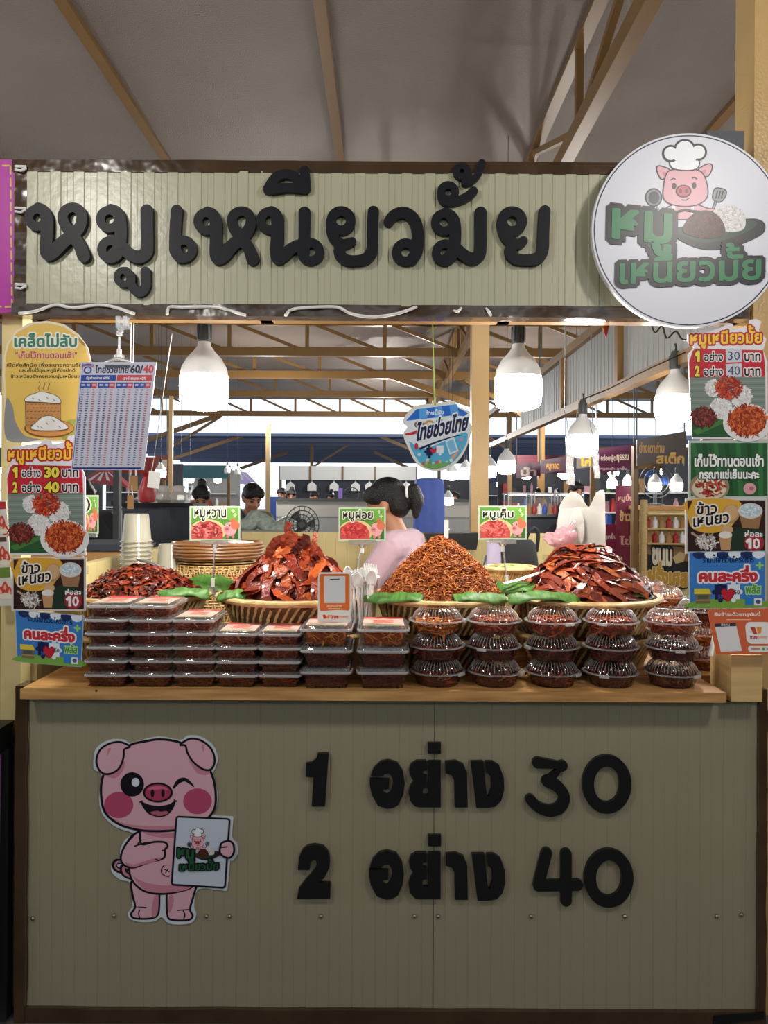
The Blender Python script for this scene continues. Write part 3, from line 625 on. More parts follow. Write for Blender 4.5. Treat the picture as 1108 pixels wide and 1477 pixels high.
p.blob([(400, 672), (520, 690), (700, 680), (700, 715), (560, 718), (450, 702)], S2)
p.ell(556, 920, 33, 36, S2, rot=.2); p.ell(560, 918, 27, 31, S1); p.stroke([(545, 912), (572, 926)], 6, K); p.stroke([(566, 908), (550, 930)], 6, K); p.stroke([(540, 885), (524, 910), (530, 940), (570, 958)], 6, K, True)
p.blob([(385, 680), (310, 750), (275, 830), (290, 880), (350, 900), (440, 870), (520, 850), (545, 830), (545, 790), (562, 770), (545, 745), (480, 742), (400, 755)], S1, K, LW)
p.blob([(300, 868), (360, 880), (450, 850), (520, 838), (500, 858), (400, 885), (340, 898)], S2); p.stroke([(360, 768), (420, 748), (480, 742)], 9, K); p.stroke([(380, 752), (400, 730)], 8, K); p.stroke([(545, 790), (530, 795)], 9, K); p.stroke([(500, 853), (490, 848)], 9, K)
p.blob([(330, 148), (420, 125), (520, 112), (640, 132), (760, 200), (835, 330), (858, 450), (845, 550), (770, 620), (600, 670), (420, 672), (280, 640), (185, 570), (155, 470), (165, 340), (240, 220)], S1, K, LW + 2)
p.blob([(200, 580), (300, 628), (450, 645), (600, 645), (600, 664), (420, 666), (290, 634)], S2)
p.ell(262, 515, 90, 81, 'b34a6e'); p.ell(746, 492, 88, 80, 'b34a6e')
for ear, shd in (([(330, 155), (270, 128), (200, 140), (145, 180), (125, 250), (150, 310), (200, 325), (260, 295), (290, 230), (296, 175)], [(170, 330), (230, 318), (275, 275), (298, 240), (290, 300), (240, 350)]), ([(640, 145), (700, 108), (770, 120), (830, 170), (852, 240), (830, 295), (780, 295), (720, 250), (685, 195), (672, 150)], [(690, 230), (740, 280), (820, 305), (800, 330), (740, 315)])):
    p.blob(shd, S2); p.blob(ear, S1, K, LW)
p.blob([(190, 215), (196, 170), (215, 168), (200, 195)], S2); p.blob([(782, 190), (770, 150), (785, 140), (788, 170)], S2)
p.ell(345, 388, 73, 75, K); p.ell(366, 375, 24, 27, 'd6dce8')
p.stroke([(600, 408, 12), (628, 372, 26), (665, 358, 24), (700, 378, 16), (722, 400, 8)], 20, K, True)
p.blob([(400, 495), (450, 512), (510, 520), (570, 510), (612, 488), (595, 540), (555, 580), (505, 588), (450, 572), (415, 535)], K); p.blob([(455, 562), (500, 550), (520, 556), (555, 552), (565, 566), (510, 582)], 'b0606e'); p.stroke([(392, 497), (408, 490)], 8, K); p.stroke([(603, 484), (618, 492)], 8, K)
p.ell(503, 438, 92, 62, K); p.ell(503, 438, 78, 50, 'a83c5e'); p.blob([(440, 420), (470, 400), (540, 402), (570, 425), (535, 415), (500, 420)], 'cc6a88'); p.ell(470, 442, 11, 24, K); p.ell(534, 442, 11, 24, K)
cq_ = [(617, 600), (620, 590), (630, 586), (930, 600), (940, 604), (943, 614), (916, 1008), (912, 1018), (902, 1022), (602, 1004), (592, 1000), (589, 990)]; p.poly(cq_, 'c6cfde'); p.stroke(cq_, 12, K, closed=True)
chef(p, lambda u, v: (625 + (u - 205) * .293, 652 + (v - 85) * .315 + (u - 205) * .0), 7, '1f5a38')
p.blob([(888, 770), (900, 742), (940, 730), (968, 750), (972, 800), (948, 832), (915, 828), (888, 805)], S1, K, LW); p.stroke([(890, 770), (930, 766)], 9, K)
PG.done('pig_cutout', 'pink winking pig cut-out holding a white card, fixed low on the counter front', 'cutout', 'laminate')

# ------------------------------------------------------------------ posters
Z6 = (0, 450, 4.432); Z7 = (0, 620, 4.1026); Z8 = (960, 440, 2.8404)
YP = 2.115
# yellow sticky rice tip poster with the round top
p = Print(*Z6, YP + .02, 300, 440)
arch = [(35, 828), (22, 400), (25, 280), (45, 200), (100, 120), (190, 70), (300, 56), (410, 78), (500, 140), (560, 225), (585, 320), (590, 828)]
p.back(arch, .003, 'e4d8bc'); p.poly([(45, 818), (33, 400), (36, 285), (56, 208), (108, 132), (195, 84), (300, 70), (404, 92), (490, 152), (548, 232), (573, 322), (578, 818)], 'e0bb5a')
p.blob([(40, 560), (80, 600), (100, 700), (160, 790), (260, 815), (45, 817)], '8e8e8c'); p.blob([(420, 700), (520, 690), (578, 720), (578, 815), (400, 815)], 'a8a848')
p.blob([(490, 150), (540, 200), (545, 222), (510, 190)], 'a87a38')
p.text('เคล็ดไม่ลับ', (95, 140, 490, 222), '2e7d62', .035, ((.13, 'efe9dc'),)); p.text('"เก็บไว้ทานตอนเช้า"', (100, 250, 492, 296), 'b03a78', .02)
p.text('เปิดห่อสักนิด เพื่อระบายความร้อน', (45, 318, 545, 350), '2e2a28', .02); p.text('และเก็บไว้อุณหภูมิห้องปกติ', (125, 358, 480, 390), '2e2a28', .02); p.text('ข้าวเหนียวยังคงความนุ่มเหมือนเดิม', (70, 398, 545, 428), '2e2a28', .02)
for u in (250, 280, 310): p.stroke([(u, 445), (u + 8, 465), (u - 4, 485), (u + 4, 505)], 4, '6a5a40', True)
p.ell(315, 745, 160, 60, '7a5028', n=36); p.ell(318, 742, 152, 52, 'd8954e', n=36)
p.poly([(163, 570), (386, 580), (384, 690), (360, 740), (200, 750), (166, 730)], 'c88e50'); p.stroke([(163, 570), (166, 730)], 5, '5a3a20'); p.stroke([(386, 580), (386, 690)], 5, '5a3a20')
for r in range(7):
    for c in range(9): p.stroke([(172 + c * 25 + (r % 2) * 10, 592 + r * 22), (186 + c * 24 + (r % 2) * 10, 590 + r * 22)], 4, '8a5a2c')
p.blob([(165, 572), (180, 540), (220, 525), (260, 512), (310, 518), (350, 530), (384, 555), (384, 585), (270, 578)], 'eceae4', '6a5a48', 4)
p.blob([(200, 745), (240, 700), (280, 670), (330, 665), (380, 690), (440, 735), (400, 755), (270, 758)], 'eceae4', '6a5a48', 4)
for u, v in ((210, 548), (250, 560), (300, 545), (345, 560), (240, 728), (300, 710), (340, 690), (380, 730), (265, 735)): p.stroke([(u, v), (u + 10, v + 9)], 4, '55504a')
p.done('rice_tip_poster', 'yellow round-topped poster with a rice basket drawing, top of the left row', 'poster', rot=(0, 0, 0))
# laminated price table hanging from a clip
p = Print(*Z6, 2.05, 735, 665)
TT = lambda u, v: (518 + (u) * 482 + (-63 - 17 * u) * v, 320 + v * 690 + (0 if u > 0 else 0) + 6 * (1 - u) * -0)
p.T = lambda u, v: TT(u, v)
p.back([(0, 0), (1, 0), (1, 1), (0, 1)], .0025, 'ccccdc')
p.stroke([(.03, .01), (.015, .99)], .008, '3a4690'); p.rect(.02, .975, .96, .995, '2c3a80'); p.rect(.02, .12, .485, .175, '2c4aa0'); p.rect(.50, .12, .97, .175, 'd04450')
p.text('ไทยช่วยไทย', (.20, .03, .64, .10), '232a50', .03); p.text('60/', (.67, .03, .83, .10), '232a50', .04); p.text('40', (.84, .03, .97, .10), 'd04450', .04)
p.text('รัฐช่วยจ่าย 60%', (.09, .133, .40, .165), 'e8e8f4', .03); p.text('เราจ่ายเอง 40%', (.58, .133, .89, .165), 'f4e8e8', .03)
p.ell(.10, .075, .055, .035, '2c4aa0'); p.ell(.10, .075, .035, .022, 'ccccdc'); p.stroke([(.02, .03), (.10, .02), (.17, .03)], .012, '3a5ab0', True); p.stroke([(.02, .042), (.10, .032), (.17, .045)], .008, 'd04450', True)
for b in range(4):
    u = .02 + b * .24
    for k, c in enumerate(('2c4aa0', '3a5cb4', 'd04450')): p.rect(u + k * .074, .19, u + k * .074 + .072, .24, c)
    for k in range(3): p.rect(u + .015 + k * .074, .205, u + .055 + k * .074, .222, 'c8c8e0')
R = random.Random(5)
for b in range(4):
    for k in range(3):
        for r in range(33):
            u = .04 + b * .24 + k * .074 + R.uniform(-.003, .003); v = .253 + r * .0216; p.hold = True
            p.rect(u, v, u + .03 + R.uniform(-.006, .006), v + .0085, ('5a6494', '4a5688', 'b46a78')[k])
p.hold = False
p.T = None
p.done('price_table_sheet', 'laminated white price table sheet hanging from a clip at the upper left', 'sheet', 'laminate', rot=(0, 0, 0))
# clip holder of the price table
q = P(175, 462, 2.09); t = thing('sign_clip', 'clear plastic clip arm holding the price table sheet', 'clip', q)
rel = lambda u, v, Y=2.09: P(u, v, Y) - q
g = MB(); g.box((-.016, .0, -.022), (-.004, .02, .012)); g.box((.004, .0, -.022), (.016, .02, .012)); g.box((-.016, .0, -.022), (.016, .02, -.016)); g.build('clamp', 'acryl', t, smooth=0)
g = MB(); g.tube([rel(174, 470), rel(173, 484)], .006, 10); g.ball(rel(174, 477), .009, 10, 8); g.tube([rel(172.5, 486), rel(172, 506)], .0038, 10); g.build('rod', 'acryl', t)
g = MB(); g.tube([rel(172.5, 478), rel(172.3, 484)], .0075, 10); g.tube([rel(172, 504), rel(172, 513)], .0062, 10); g.build('joint', 'white', t)
g = MB(); a = rel(150, 523, 2.065); b = rel(191, 522, 2.065); g.tube([a, (a + b) / 2 + Vector((0, -.002, .010)), b], [.006, .012, .006], 10, flat=.5); g.ball(rel(172, 515, 2.075), (.016, .012, .010), 10, 6); g.build('jaw', 'acryl', t)
g = MB(); g.bar(rel(152, 528, 2.05), rel(188, 528, 2.05), .008, .006); g.build('grip', 'greysock', t, smooth=0)

def menu_poster(off, name, label, hand=False, Y=YP, material='laminate'):
    p = Print(Z7[0] + off[0], Z7[1] + off[1], Z7[2], Y, 270, 430)
    outl = [(62, 740), (35, 240), (70, 200), (30, 165), (32, 120), (90, 100), (140, 92), (240, 80), (262, 52), (300, 60), (310, 88), (395, 70), (402, 36), (440, 30), (470, 45), (455, 95), (500, 150), (480, 215), (505, 280), (508, 742)]
    p.back(outl, .003, 'e6e2e4')
    red = [(48, 380), (42, 290), (62, 220), (80, 205), (480, 215), (490, 290), (492, 380)]
    p.poly(red, 'c22a36'); p.text('หมูเหนียวมั้ย', (52, 78, 470, 205), 'f2c838', .03, ((.125, 'b8242e'),), slope=-.02)
    for i, (n, pr) in enumerate((('1', '30'), ('2', '40'))):
        v = 222 + i * 88
        p.text(n, (78, v, 102, v + 58), 'f2dc48', .05, ((.11, '2a1a18'),)); p.text('อย่าง', (132, v + 2, 240, v + 56), '1c1618', .025, ((.11, 'eee6e6'),)); p.text('บาท', (370, v + 14, 462, v + 56), '1c1618', .025, ((.11, 'eee6e6'),))
        if hand:
            p.poly([(258, v - 12), (352, v - 18), (356, v + 62), (262, v + 66)], 'c9ccd6'); p.text(pr, (272, v, 342, v + 52), '39435e', .0)
        else: p.text(pr, (266, v, 348, v + 58), 'f2dc48', .05, ((.11, '2a1a18'),))
    p.poly([(48, 378), (492, 372), (496, 726), (60, 730)], '7c8a80')
    for k in range(11): p.poly([(49, 384 + k * 18), (493, 378 + k * 18), (493, 384 + k * 18), (49, 390 + k * 18)], ('6c7c72', '8c988e')[k % 2])
    p.poly([(55, 580), (240, 600), (280, 660), (300, 728), (60, 730)], '2e5a34'); p.poly([(60, 690), (250, 620), (262, 640), (90, 716)], '4a7a40')
    for u, v, a, b in ((185, 440, 50, 52), (350, 490, 62, 66), (230, 560, 66, 66)):
        p.ell(u, v, a, b, 'dcdad8'); p.strips(u, v, a, b, 90, ('f2f0ee', 'd0cccc', 'e4e2e0', 'bcb8b8'), (10, 22), 6, int(u))
    p.strips(275, 438, 78, 62, 200, ('b83a24', '8c2418', 'd05a34', 'a43020'), (16, 40), 7, 8); p.ell(125, 610, 66, 52, '5c2420'); p.strips(125, 612, 74, 58, 200, ('7a302a', '4c1c1c', '944a3c', '5e2424'), (16, 34), 8, 9)
    p.ell(385, 645, 145, 112, 'e4e0e0'); p.ell(385, 635, 112, 88, 'a84424'); p.strips(385, 632, 112, 92, 330, ('c85a2e', 'a43c20', 'd8743c', '8a2c1c'), (20, 44), 7, 10)
    return p.done(name, label, 'poster', material)
menu_poster((0, 0), 'menu_poster', 'red price poster with printed yellow 30 and 40, hung in the left row')
menu_poster((983.9, -167.3), 'menu_poster', 'red price poster with handwritten 30 and 40 patches, hung in the right row', True)
def rice_poster(u0, v0, u1, v1, label, Y=YP):
    """sticky rice, ten a pack; corners in image pixels"""
    p = Print(0, 0, 1, Y, (u0 + u1) / 2, (v0 + v1) / 2); p.T = lambda a, b: (u0 + (u1 - u0) * (a - 80) / 417, v0 + (v1 - v0) * (b - 768) / 292)
    p.back([(68, 756), (510, 756), (510, 1072), (68, 1072)], .002, 'cfc9c4'); p.rect(80, 768, 497, 1060, '34211f')
    p.blob([(80, 768), (350, 768), (345, 860), (300, 930), (200, 955), (110, 930), (82, 860)], 'd9a53c', n=4); p.poly([(80, 768), (110, 768), (82, 830)], '4a2c22')
    p.poly([(315, 935), (420, 900), (497, 960), (497, 1000), (380, 1060), (316, 1060)], '26382c')
    p.ell(312, 846, 46, 56, 'b08a62', rot=.4); p.ell(312, 840, 38, 46, 'cfa87c', rot=.4)
    p.poly([(352, 830), (482, 830), (462, 930), (375, 925)], '9a7452'); p.ell(417, 828, 66, 44, 'd8cfc6'); p.ell(417, 826, 56, 36, 'b9cdd8'); p.strips(417, 828, 52, 32, 70, ('e8eef0', 'a8c0cc', 'd0dce2'), (8, 18), 5, 2)
    p.ell(292, 935, 32, 26, 'cfa87c'); p.poly([(248, 965), (318, 965), (308, 1052), (260, 1052)], 'c09468'); p.ell(283, 965, 36, 20, 'e6ded6')
    p.stroke([(105, 955), (150, 985)], 12, 'b89a80'); p.strips(185, 1005, 55, 42, 110, ('d8d0cc', 'b4a8a4', 'e8e2de', '8c7c78'), (14, 34), 6, 3)
    p.text('ข้าว', (130, 780, 236, 848), '1c1414', .022, ((.12, 'ece4da'),), slope=-.06); p.text('เหนียว', (112, 850, 300, 920), '1c1414', .022, ((.12, 'ece4da'),), slope=-.14)
    p.ell(436, 1010, 54, 50, 'a02c38'); p.text('ห่อละ', (388, 940, 480, 975), 'f0ece8', .03); p.text('10', (392, 985, 466, 1042), 'f4eeee', .03)
    return p.done('sticky_rice_poster', label, 'poster', 'laminate')
rice_poster(19.5, 807.2, 121.1, 878.4, 'dark sticky rice poster marked 10, hung in the left row above the blue one')
rice_poster(991.7, 721.6, 1104, 795.6, 'dark sticky rice poster marked 10, hung in the right row')
def half_poster(quad, label, Y=YP - .002):
    (ax, ay), (bx, by), (cx, cy), (dx, dy) = quad; p = Print(0, 0, 1, Y, (ax + cx) / 2, (ay + cy) / 2)
    def T(u, v):
        s_, t_ = (u - 92) / 393, (v - 1075) / 300
        return (ax * (1 - s_) * (1 - t_) + bx * s_ * (1 - t_) + cx * s_ * t_ + dx * (1 - s_) * t_, ay * (1 - s_) * (1 - t_) + by * s_ * (1 - t_) + cy * s_ * t_ + dy * (1 - s_) * t_)
    p.T = T
    p.back([(86, 1070), (491, 1070), (491, 1380), (86, 1380)], .002, 'a8b8c8'); p.rect(92, 1075, 485, 1375, '3e7cc4'); p.blob([(92, 1345), (250, 1325), (485, 1340), (485, 1375), (92, 1375)], '78a848', n=3)
    for k in range(6): u = 110 + k * 62; p.blob([(u, 1075), (u + 60, 1075), (u + 58, 1100), (u + 30, 1112), (u + 4, 1100)], ('24305e', 'dfe6ee')[k % 2], n=2)
    p.text('ร้านนี้เข้าร่วมโครงการ', (160, 1086, 425, 1130), '1c2440', .025); p.text('คนละครึ่ง', (142, 1150, 440, 1232), 'c8303c', .06, ((.17, 'e8ecf0'),))
    p.stroke([(440, 1148), (472, 1148)], 12, '8cd070'); p.stroke([(456, 1132), (456, 1164)], 12, '8cd070'); p.text('พลัส', (382, 1252, 460, 1300), '4e9c4a', .03, ((.12, 'bfe0a0'),))
    for u, c in ((250, '1c2450'), (318, 'dde6ee')):
        p.rect(u - 30, 1250, u + 34, 1330, c)
        for a, b in ((u, 1246), (u + (36 if u > 300 else -32), 1290), (u, 1334)): p.ell(a, b, 13, 13, c, 14)
    p.text('50', (322, 1280, 350, 1304), '24304e', .02); p.text('50', (238, 1305, 262, 1326), '5a6ca0', .02)
    p.blob([(288, 1340), (258, 1308), (256, 1282), (272, 1272), (287, 1284), (302, 1272), (320, 1280), (318, 1308)], 'c02838', '901c28', 4)
    p.poly([(112, 1270), (190, 1270), (202, 1300), (112, 1300)], 'd8c840'); p.rect(120, 1300, 196, 1350, '7c6a50'); p.rect(130, 1306, 186, 1326, '4c5848'); p.rect(118, 1330, 200, 1336, 'a89060')
    p.rect(380, 1326, 420, 1362, '2c7cd0'); p.rect(426, 1324, 468, 1364, 'dfe6ec'); p.ell(447, 1344, 14, 12, '4a5a80', 14)
    return p.done('half_price_poster', label, 'poster', 'laminate')
half_poster([(22.5, 881), (119.5, 889), (116.5, 961), (25.5, 954)], 'blue poster with a red heart and jigsaw pieces, lowest of the left row')
half_poster([(995, 797), (1104, 796), (1104, 876), (996, 877)], 'blue poster with a red heart and jigsaw pieces, hung in the right row')
# green fridge reminder poster (right)
p = Print(*Z8, YP + .002, 255, 672)
p.back([(95, 555), (420, 552), (420, 792), (93, 790)], .002, 'b8c4bc'); p.rect(104, 565, 418, 782, '2c5c34')
for k in range(7): p.poly([(104 + k * 46, 565), (122 + k * 46, 565), (160 + k * 40, 782), (140 + k * 40, 782)], ('3a7440', '24502c')[k % 2])
p.ell(180, 745, 82, 60, '9c8468'); p.ell(180, 750, 70, 48, 'd0c8b0'); p.strips(185, 740, 58, 40, 140, ('a83c30', '7c2822', 'c8584a', 'dcd4b8'), (14, 28), 8, 4)
p.text('เก็บไว้ทานตอนเช้า', (120, 612, 400, 660), 'eef2ec', .04, ((.12, '3c4a40'),)); p.text('กรุณาแช่เย็นนะคะ', (138, 672, 382, 722), 'eef2ec', .04, ((.12, '3c4a40'),))
p.ell(345, 752, 26, 24, 'd8a0a4'); p.ell(352, 752, 10, 8, 'b06870'); 
p.done('fridge_note_poster', 'green leaf-backed reminder poster in the right row, above the sticky rice one', 'poster', 'laminate')
# neighbour's strawberry poster and magenta sign at the left edge
p = Print(*Z7, 2.14, 10, 720)
p.back([(-90, 420), (36, 415), (78, 1038), (-50, 1046)], .002, 'd4d0c8'); p.poly([(-84, 430), (32, 424), (36, 468), (-82, 474)], 'b83038'); p.poly([(-80, 640), (38, 634), (40, 662), (-80, 668)], '5a3c30'); p.poly([(-76, 820), (58, 812), (62, 872), (-70, 880)], '6c8c3c')
for u, v in ((10, 540), (30, 590), (-20, 560), (14, 720), (40, 750), (-10, 760), (30, 930), (56, 960), (5, 960)): p.blob([(u - 22, v + 10), (u, v - 34), (u + 22, v + 10), (u, v + 34)], 'c8483c'); p.blob([(u - 8, v + 4), (u, v - 16), (u + 8, v + 4), (u, v + 18)], 'e8b4a4')
p.ell(20, 600, 34, 14, 'e4dcc8'); p.ell(30, 785, 38, 16, 'e4dcc8'); p.ell(36, 985, 40, 18, 'e4dcc8')
p.done('strawberry_poster', 'strawberry dessert poster cut by the left picture edge beside the menu poster', 'poster')
p = Print(0, 220, 2.518, 2.16, 0, 305)
p.back([(-330, 22), (58, 26), (65, 580), (-330, 590)], .02, 'b0309c'); p.rect(-330, 582, 66, 588, '7a3a28')
for k in range(12): p.stroke([(38 + k * .5, 50 + k * 44), (38.5 + k * .5, 78 + k * 44)], 6, 'dcb85c')
for k in range(9): p.stroke([(34 - k * 40, 48), (10 - k * 40, 48)], 6, 'dcb85c'); p.stroke([(44 - k * 40, 560), (20 - k * 40, 561)], 6, 'dcb85c')
p.done('magenta_sign', 'magenta neighbouring stall sign with yellow dashed border at the upper left', 'sign', rot=(0, 0, 0))
# hanging round campaign sign
Zc = (380, 450, 3.6933); p = Print(*Zc, 2.24, 922, 660)
o_ = [(742, 580), (800, 505), (905, 488), (1015, 476), (1030, 500), (1100, 535), (1085, 572), (1110, 610), (1095, 690), (1050, 780), (980, 835), (900, 845), (820, 810), (770, 720), (745, 650), (768, 612)]
p.back(cr(o_, 3, True), .004, 'e9e6da'); q_ = [(918 + (u - 918) * .93, 664 + (v - 664) * .93) for u, v in o_]; p.poly(cr(q_, 3, True), 'e2eef4')
p.poly(cr([(775, 690), (850, 730), (960, 690), (1075, 640), (1085, 690), (1040, 770), (975, 822), (900, 832), (830, 800)], 3, True), '58b4dc')
p.poly([(760, 580), (815, 518), (1005, 494), (1090, 538), (1075, 556), (1010, 550), (940, 560), (830, 572)], '2a6cd0')
for k in range(3): p.poly([(830 + k * 80, 516 - k * 10), (870 + k * 80, 511 - k * 10), (875 + k * 85, 562 - k * 6), (830 + k * 85, 572 - k * 8)], '58a4ec')
p.text('ร้านนี้รับ', (868, 520, 960, 548), 'f0f4f8', .03, slope=-.05)
for u, v, r, c in ((830, 600, 26, '8a6a50'), (885, 600, 30, 'c89860'), (940, 590, 24, '7a8a60'), (850, 625, 18, 'd8b090'), (985, 600, 22, 'b0a090')): p.ell(u, v, r, r * .8, c, 16); p.ell(u, v, r * .6, r * .45, 'e4d4b4', 14)
p.stroke([(760, 652, 10), (800, 645, 16), (840, 625, 12)], 12, 'd02c38', True); p.ell(815, 715, 10, 18, 'd02c38', 14); p.stroke([(815, 650), (880, 625), (980, 610), (1020, 572)], 5, '1c2250', True)
p.text('ไทยช่วยไทย', (810, 590, 1082, 686), '1c2250', .045, ((.13, 'eef2f6'),), slope=-.22, lean=.15); p.stroke([(835, 728, 12), (930, 690, 9), (1010, 665, 5), (1060, 655, 3)], 8, '1c2250', True)
p.rect(868, 722, 900, 766, '1c2450'); [p.ell(a, b, 8, 8, '1c2450', 12) for a, b in ((884, 716), (864, 745), (884, 772))]; p.rect(922, 712, 960, 752, 'e6ecf2'); p.ell(941, 757, 8, 8, 'e6ecf2', 12); p.blob([(906, 756), (888, 736), (892, 726), (905, 732), (916, 724), (922, 736)], 'd02c38')
p.poly([(968, 685), (1015, 665), (1040, 740), (992, 762)], 'dfe9f0'); p.poly([(975, 692), (1010, 677), (1030, 735), (997, 750)], '7cc0e8'); p.blob([(1000, 770), (1045, 735), (1050, 705), (1040, 745), (1012, 785)], 'e0a890')
for u, v, c in ((830, 760, 'c8e4f0'), (1055, 680, 'e090b0'), (1040, 590, 'd8c040'), (875, 790, 'c8e4f0'), (1000, 790, 'e4f0f4')): p.ell(u, v, 9, 9, c, 12)
for k in range(8): p.rect(845 + k * 18, 800 - (k % 3) * 6, 858 + k * 18, 815, ('d05850', 'e0b060', '70a060', 'c8d8e0')[k % 4])
p.blob([(850, 815), (950, 805), (1000, 800), (940, 832), (890, 834)], '78b060', n=3)
p.done('campaign_sign', 'blue and white rounded campaign sign hanging on a green string', 'sign', 'laminate')
g = MB(); q0 = P(626, 470, 2.25); pts = [P(a, b, 2.238) - q0 for a, b in ((624, 468), (625, 500), (627, 560), (628, 584))]; g.tube(pts, .0016, 6); pts = [P(a, b, 2.24) - q0 for a, b in ((624.5, 470), (625, 515), (625.5, 550), (627, 584))]; g.tube(pts, .0013, 6); g.tube([P(a, b, 2.236) - q0 for a, b in ((616, 478), (621, 474), (625, 476), (630, 471))], .0013, 6)
o = g.build('string', 'string'); o.location = q0; tag(o, 'green string tied to the rail and holding the campaign sign', 'string')
# the three price cards above the baskets (and one at the left, half hidden)
def card(px, py, wpx, hpx, txt, seed, cols, label, foot, Y=2.46, meat='strip'):
    q = P(px, py + hpx / 2, Y); t = thing('price_card', label, 'price card', q)
    p = Print(0, 0, 1, Y, px, py + hpx / 2); u0, v0, u1, v1 = px - wpx / 2, py - hpx / 2, px + wpx / 2, py + hpx / 2
    p.T = lambda a, b: (u0 + (u1 - u0) * a, v0 + (v1 - v0) * b)
    p.back([(0, 0), (1, 0), (1, 1), (0, 1)], .002, 'b9c8b0'); p.rect(.035, .05, .965, .95, '5e9440'); p.poly([(.4, .05), (.965, .05), (.965, .5), (.7, .35)], '74ac4c'); p.poly([(.7, .95), (.965, .6), (.965, .95)], '3c7034')
    p.ell(.36, .72, .36, .34, 'd8c490'); p.poly([(.035, .95), (.035, .62), (.2, .45), (.4, .42), (.58, .55), (.66, .75), (.66, .95)], 'c4564e')
    p.T2 = p.T; p.strips(.34, .70, .27, .22, 150, cols, (.06, .15), .035, seed)
    p.rect(0, .95, 1, 1, 'b9c8b0'); p.rect(0, .05, .035, .95, 'b9c8b0')
    p.ell(.80, .66, .13, .20, 'e4a4a4'); p.ell(.90, .55, .09, .12, 'd8765c'); p.ell(.86, .42, .05, .08, 'd07050'); p.ell(.74, .66, .055, .075, 'd48488'); p.ell(.725, .66, .012, .025, '8c4450', 10); p.ell(.755, .66, .012, .025, '8c4450', 10); p.ell(.70, .56, .012, .02, '2c1c20', 10); p.ell(.79, .55, .012, .02, '2c1c20', 10); p.ell(.76, .88, .03, .05, 'd08088', 12); p.ell(.86, .88, .03, .05, 'd08088', 12)
    p.text(txt, (.10, .09, .72, .42), '1e1a16', .018, ((.11, 'e8ecd8'),))
    for a, b in ((.86, .14), (.90, .26)): p.stroke([(a - .03, b), (a + .03, b)], .018, 'dce8c0'); p.stroke([(a, b - .05), (a, b + .05)], .018, 'dce8c0')
    o = p.build('card', 'laminate', t, smooth=0); o.rotation_euler = (0, -ROLL, 0); o.location = (0, 0, 0)
    if foot:
        r = lambda u, v, yy=Y + .004: P(u, v, yy) - q
        fx, fy = foot; b = py + hpx / 2
        g = MB(); g.box((-.045, -.004, -.012), (.045, .010, .004)); g.tube([(0, .003, -.010), (0, .003, -.022)], [.016, .007], 10); g.build('clip', 'acryl', t, smooth=30)
        g = MB(); g.tube([r(px, b + 9), r((px + fx) / 2, (b + fy) / 2), r(fx, fy)], .0033, 8); g.build('rod', 'acryl', t)
        g = MB(); g.tube([r(px, b + 7), r(px, b + 17)], .0062, 10); g.tube([r(fx, fy - 8), r(fx, fy + 4)], .0062, 10); g.build('joint', 'white', t)
        g = MB(); g.box(r(fx, fy + 4) + Vector((-.016, -.012, -.03)), r(fx, fy + 4) + Vector((.016, .012, .0))); g.build('foot_clamp', 'acryl', t, smooth=0)
    return t
card(310, 755, 73, 50, 'หมูหวาน', 1, ('b84a44', '8c2c30', 'd4706a', 'a03a3c', 'e09088'), 'green price card for sweet pork, leftmost of the three standing cards', (307, 842))
card(522.5, 756, 68, 49, 'หมูฝอย', 2, ('c84a44', 'a83438', 'e0605a', 'b83c40'), 'green price card for shredded pork, between the sliced and shredded piles', (514, 832))
card(725, 754, 70, 49, 'หมูเค็ม', 3, ('c8504a', 'b43a3c', 'd86a60', 'e08078'), 'green price card for salted pork, in front of the tan back post', (731, 838))
card(121, 742, 42, 56, 'ยา)', 4, ('d07a60', 'e0a080', 'c05a48'), 'green price card half hidden behind the left menu poster', (119, 812), 2.62)
# payment stands; the square code fields are left blank
p = Print(300, 810, 3.6933, 2.165, 676, 190)
rr = lambda u0, v0, u1, v1, r: [(u + r * cos(a), v + r * sin(a)) for u, v, a0 in ((u1 - r, v1 - r, 0), (u0 + r, v1 - r, pi / 2), (u0 + r, v0 + r, pi), (u1 - r, v0 + r, 3 * pi / 2)) for a in [a0 + k * pi / 12 for k in range(7)]]
p.back(rr(586, 58, 763, 327, 18), .006, 'dcdcd8'); p.poly(rr(594, 66, 755, 262, 12), 'df7236'); p.blob([(594, 262), (596, 285), (620, 264), (690, 258), (755, 262), (755, 268), (600, 310)], 'dcdcd8', n=3)
p.rect(620, 78, 732, 220, 'd8d8da'); p.rect(650, 92, 702, 98, '4a4448'); p.text('สแกนจ่าย', (634, 228, 714, 242), 'f4dcc8', .02); p.rect(640, 248, 706, 252, 'f0c4a0')
p.blob([(612, 284), (626, 282), (630, 298), (620, 304)], 'b83c28'); p.blob([(640, 284), (650, 284), (644, 302), (630, 298)], 'e08c2c'); p.text('true', (652, 284, 694, 302), 'b83040', .04); p.text('money', (696, 287, 748, 305), 'd8905c', .02)
o = p.done('payment_stand', 'orange and white payment sign standing on the pork boxes', 'sign', 'laminate', rot=(-.08, 0, .05))
p = Print(830, 820, 3.986, 2.075, 940, 362)
p.back([(772, 236), (1170, 230), (1170, 488), (800, 490)], .003, 'c25a34'); p.poly([(774, 238), (1168, 232), (1168, 486), (802, 488)], 'c85e36')
p.text('รับชำระด้วยทรูมันนี่', (808, 248, 1072, 278), 'f0e0d4', .03); p.rect(876, 292, 1020, 297, 'e8b498'); p.poly([(803, 318), (926, 312), (948, 472), (826, 476)], 'd6d4d4'); p.poly([(803, 318), (926, 312), (928, 332), (806, 336)], '2c2a30'); p.text('สแกน', (842, 318, 890, 330), 'd8d4d8', .02)
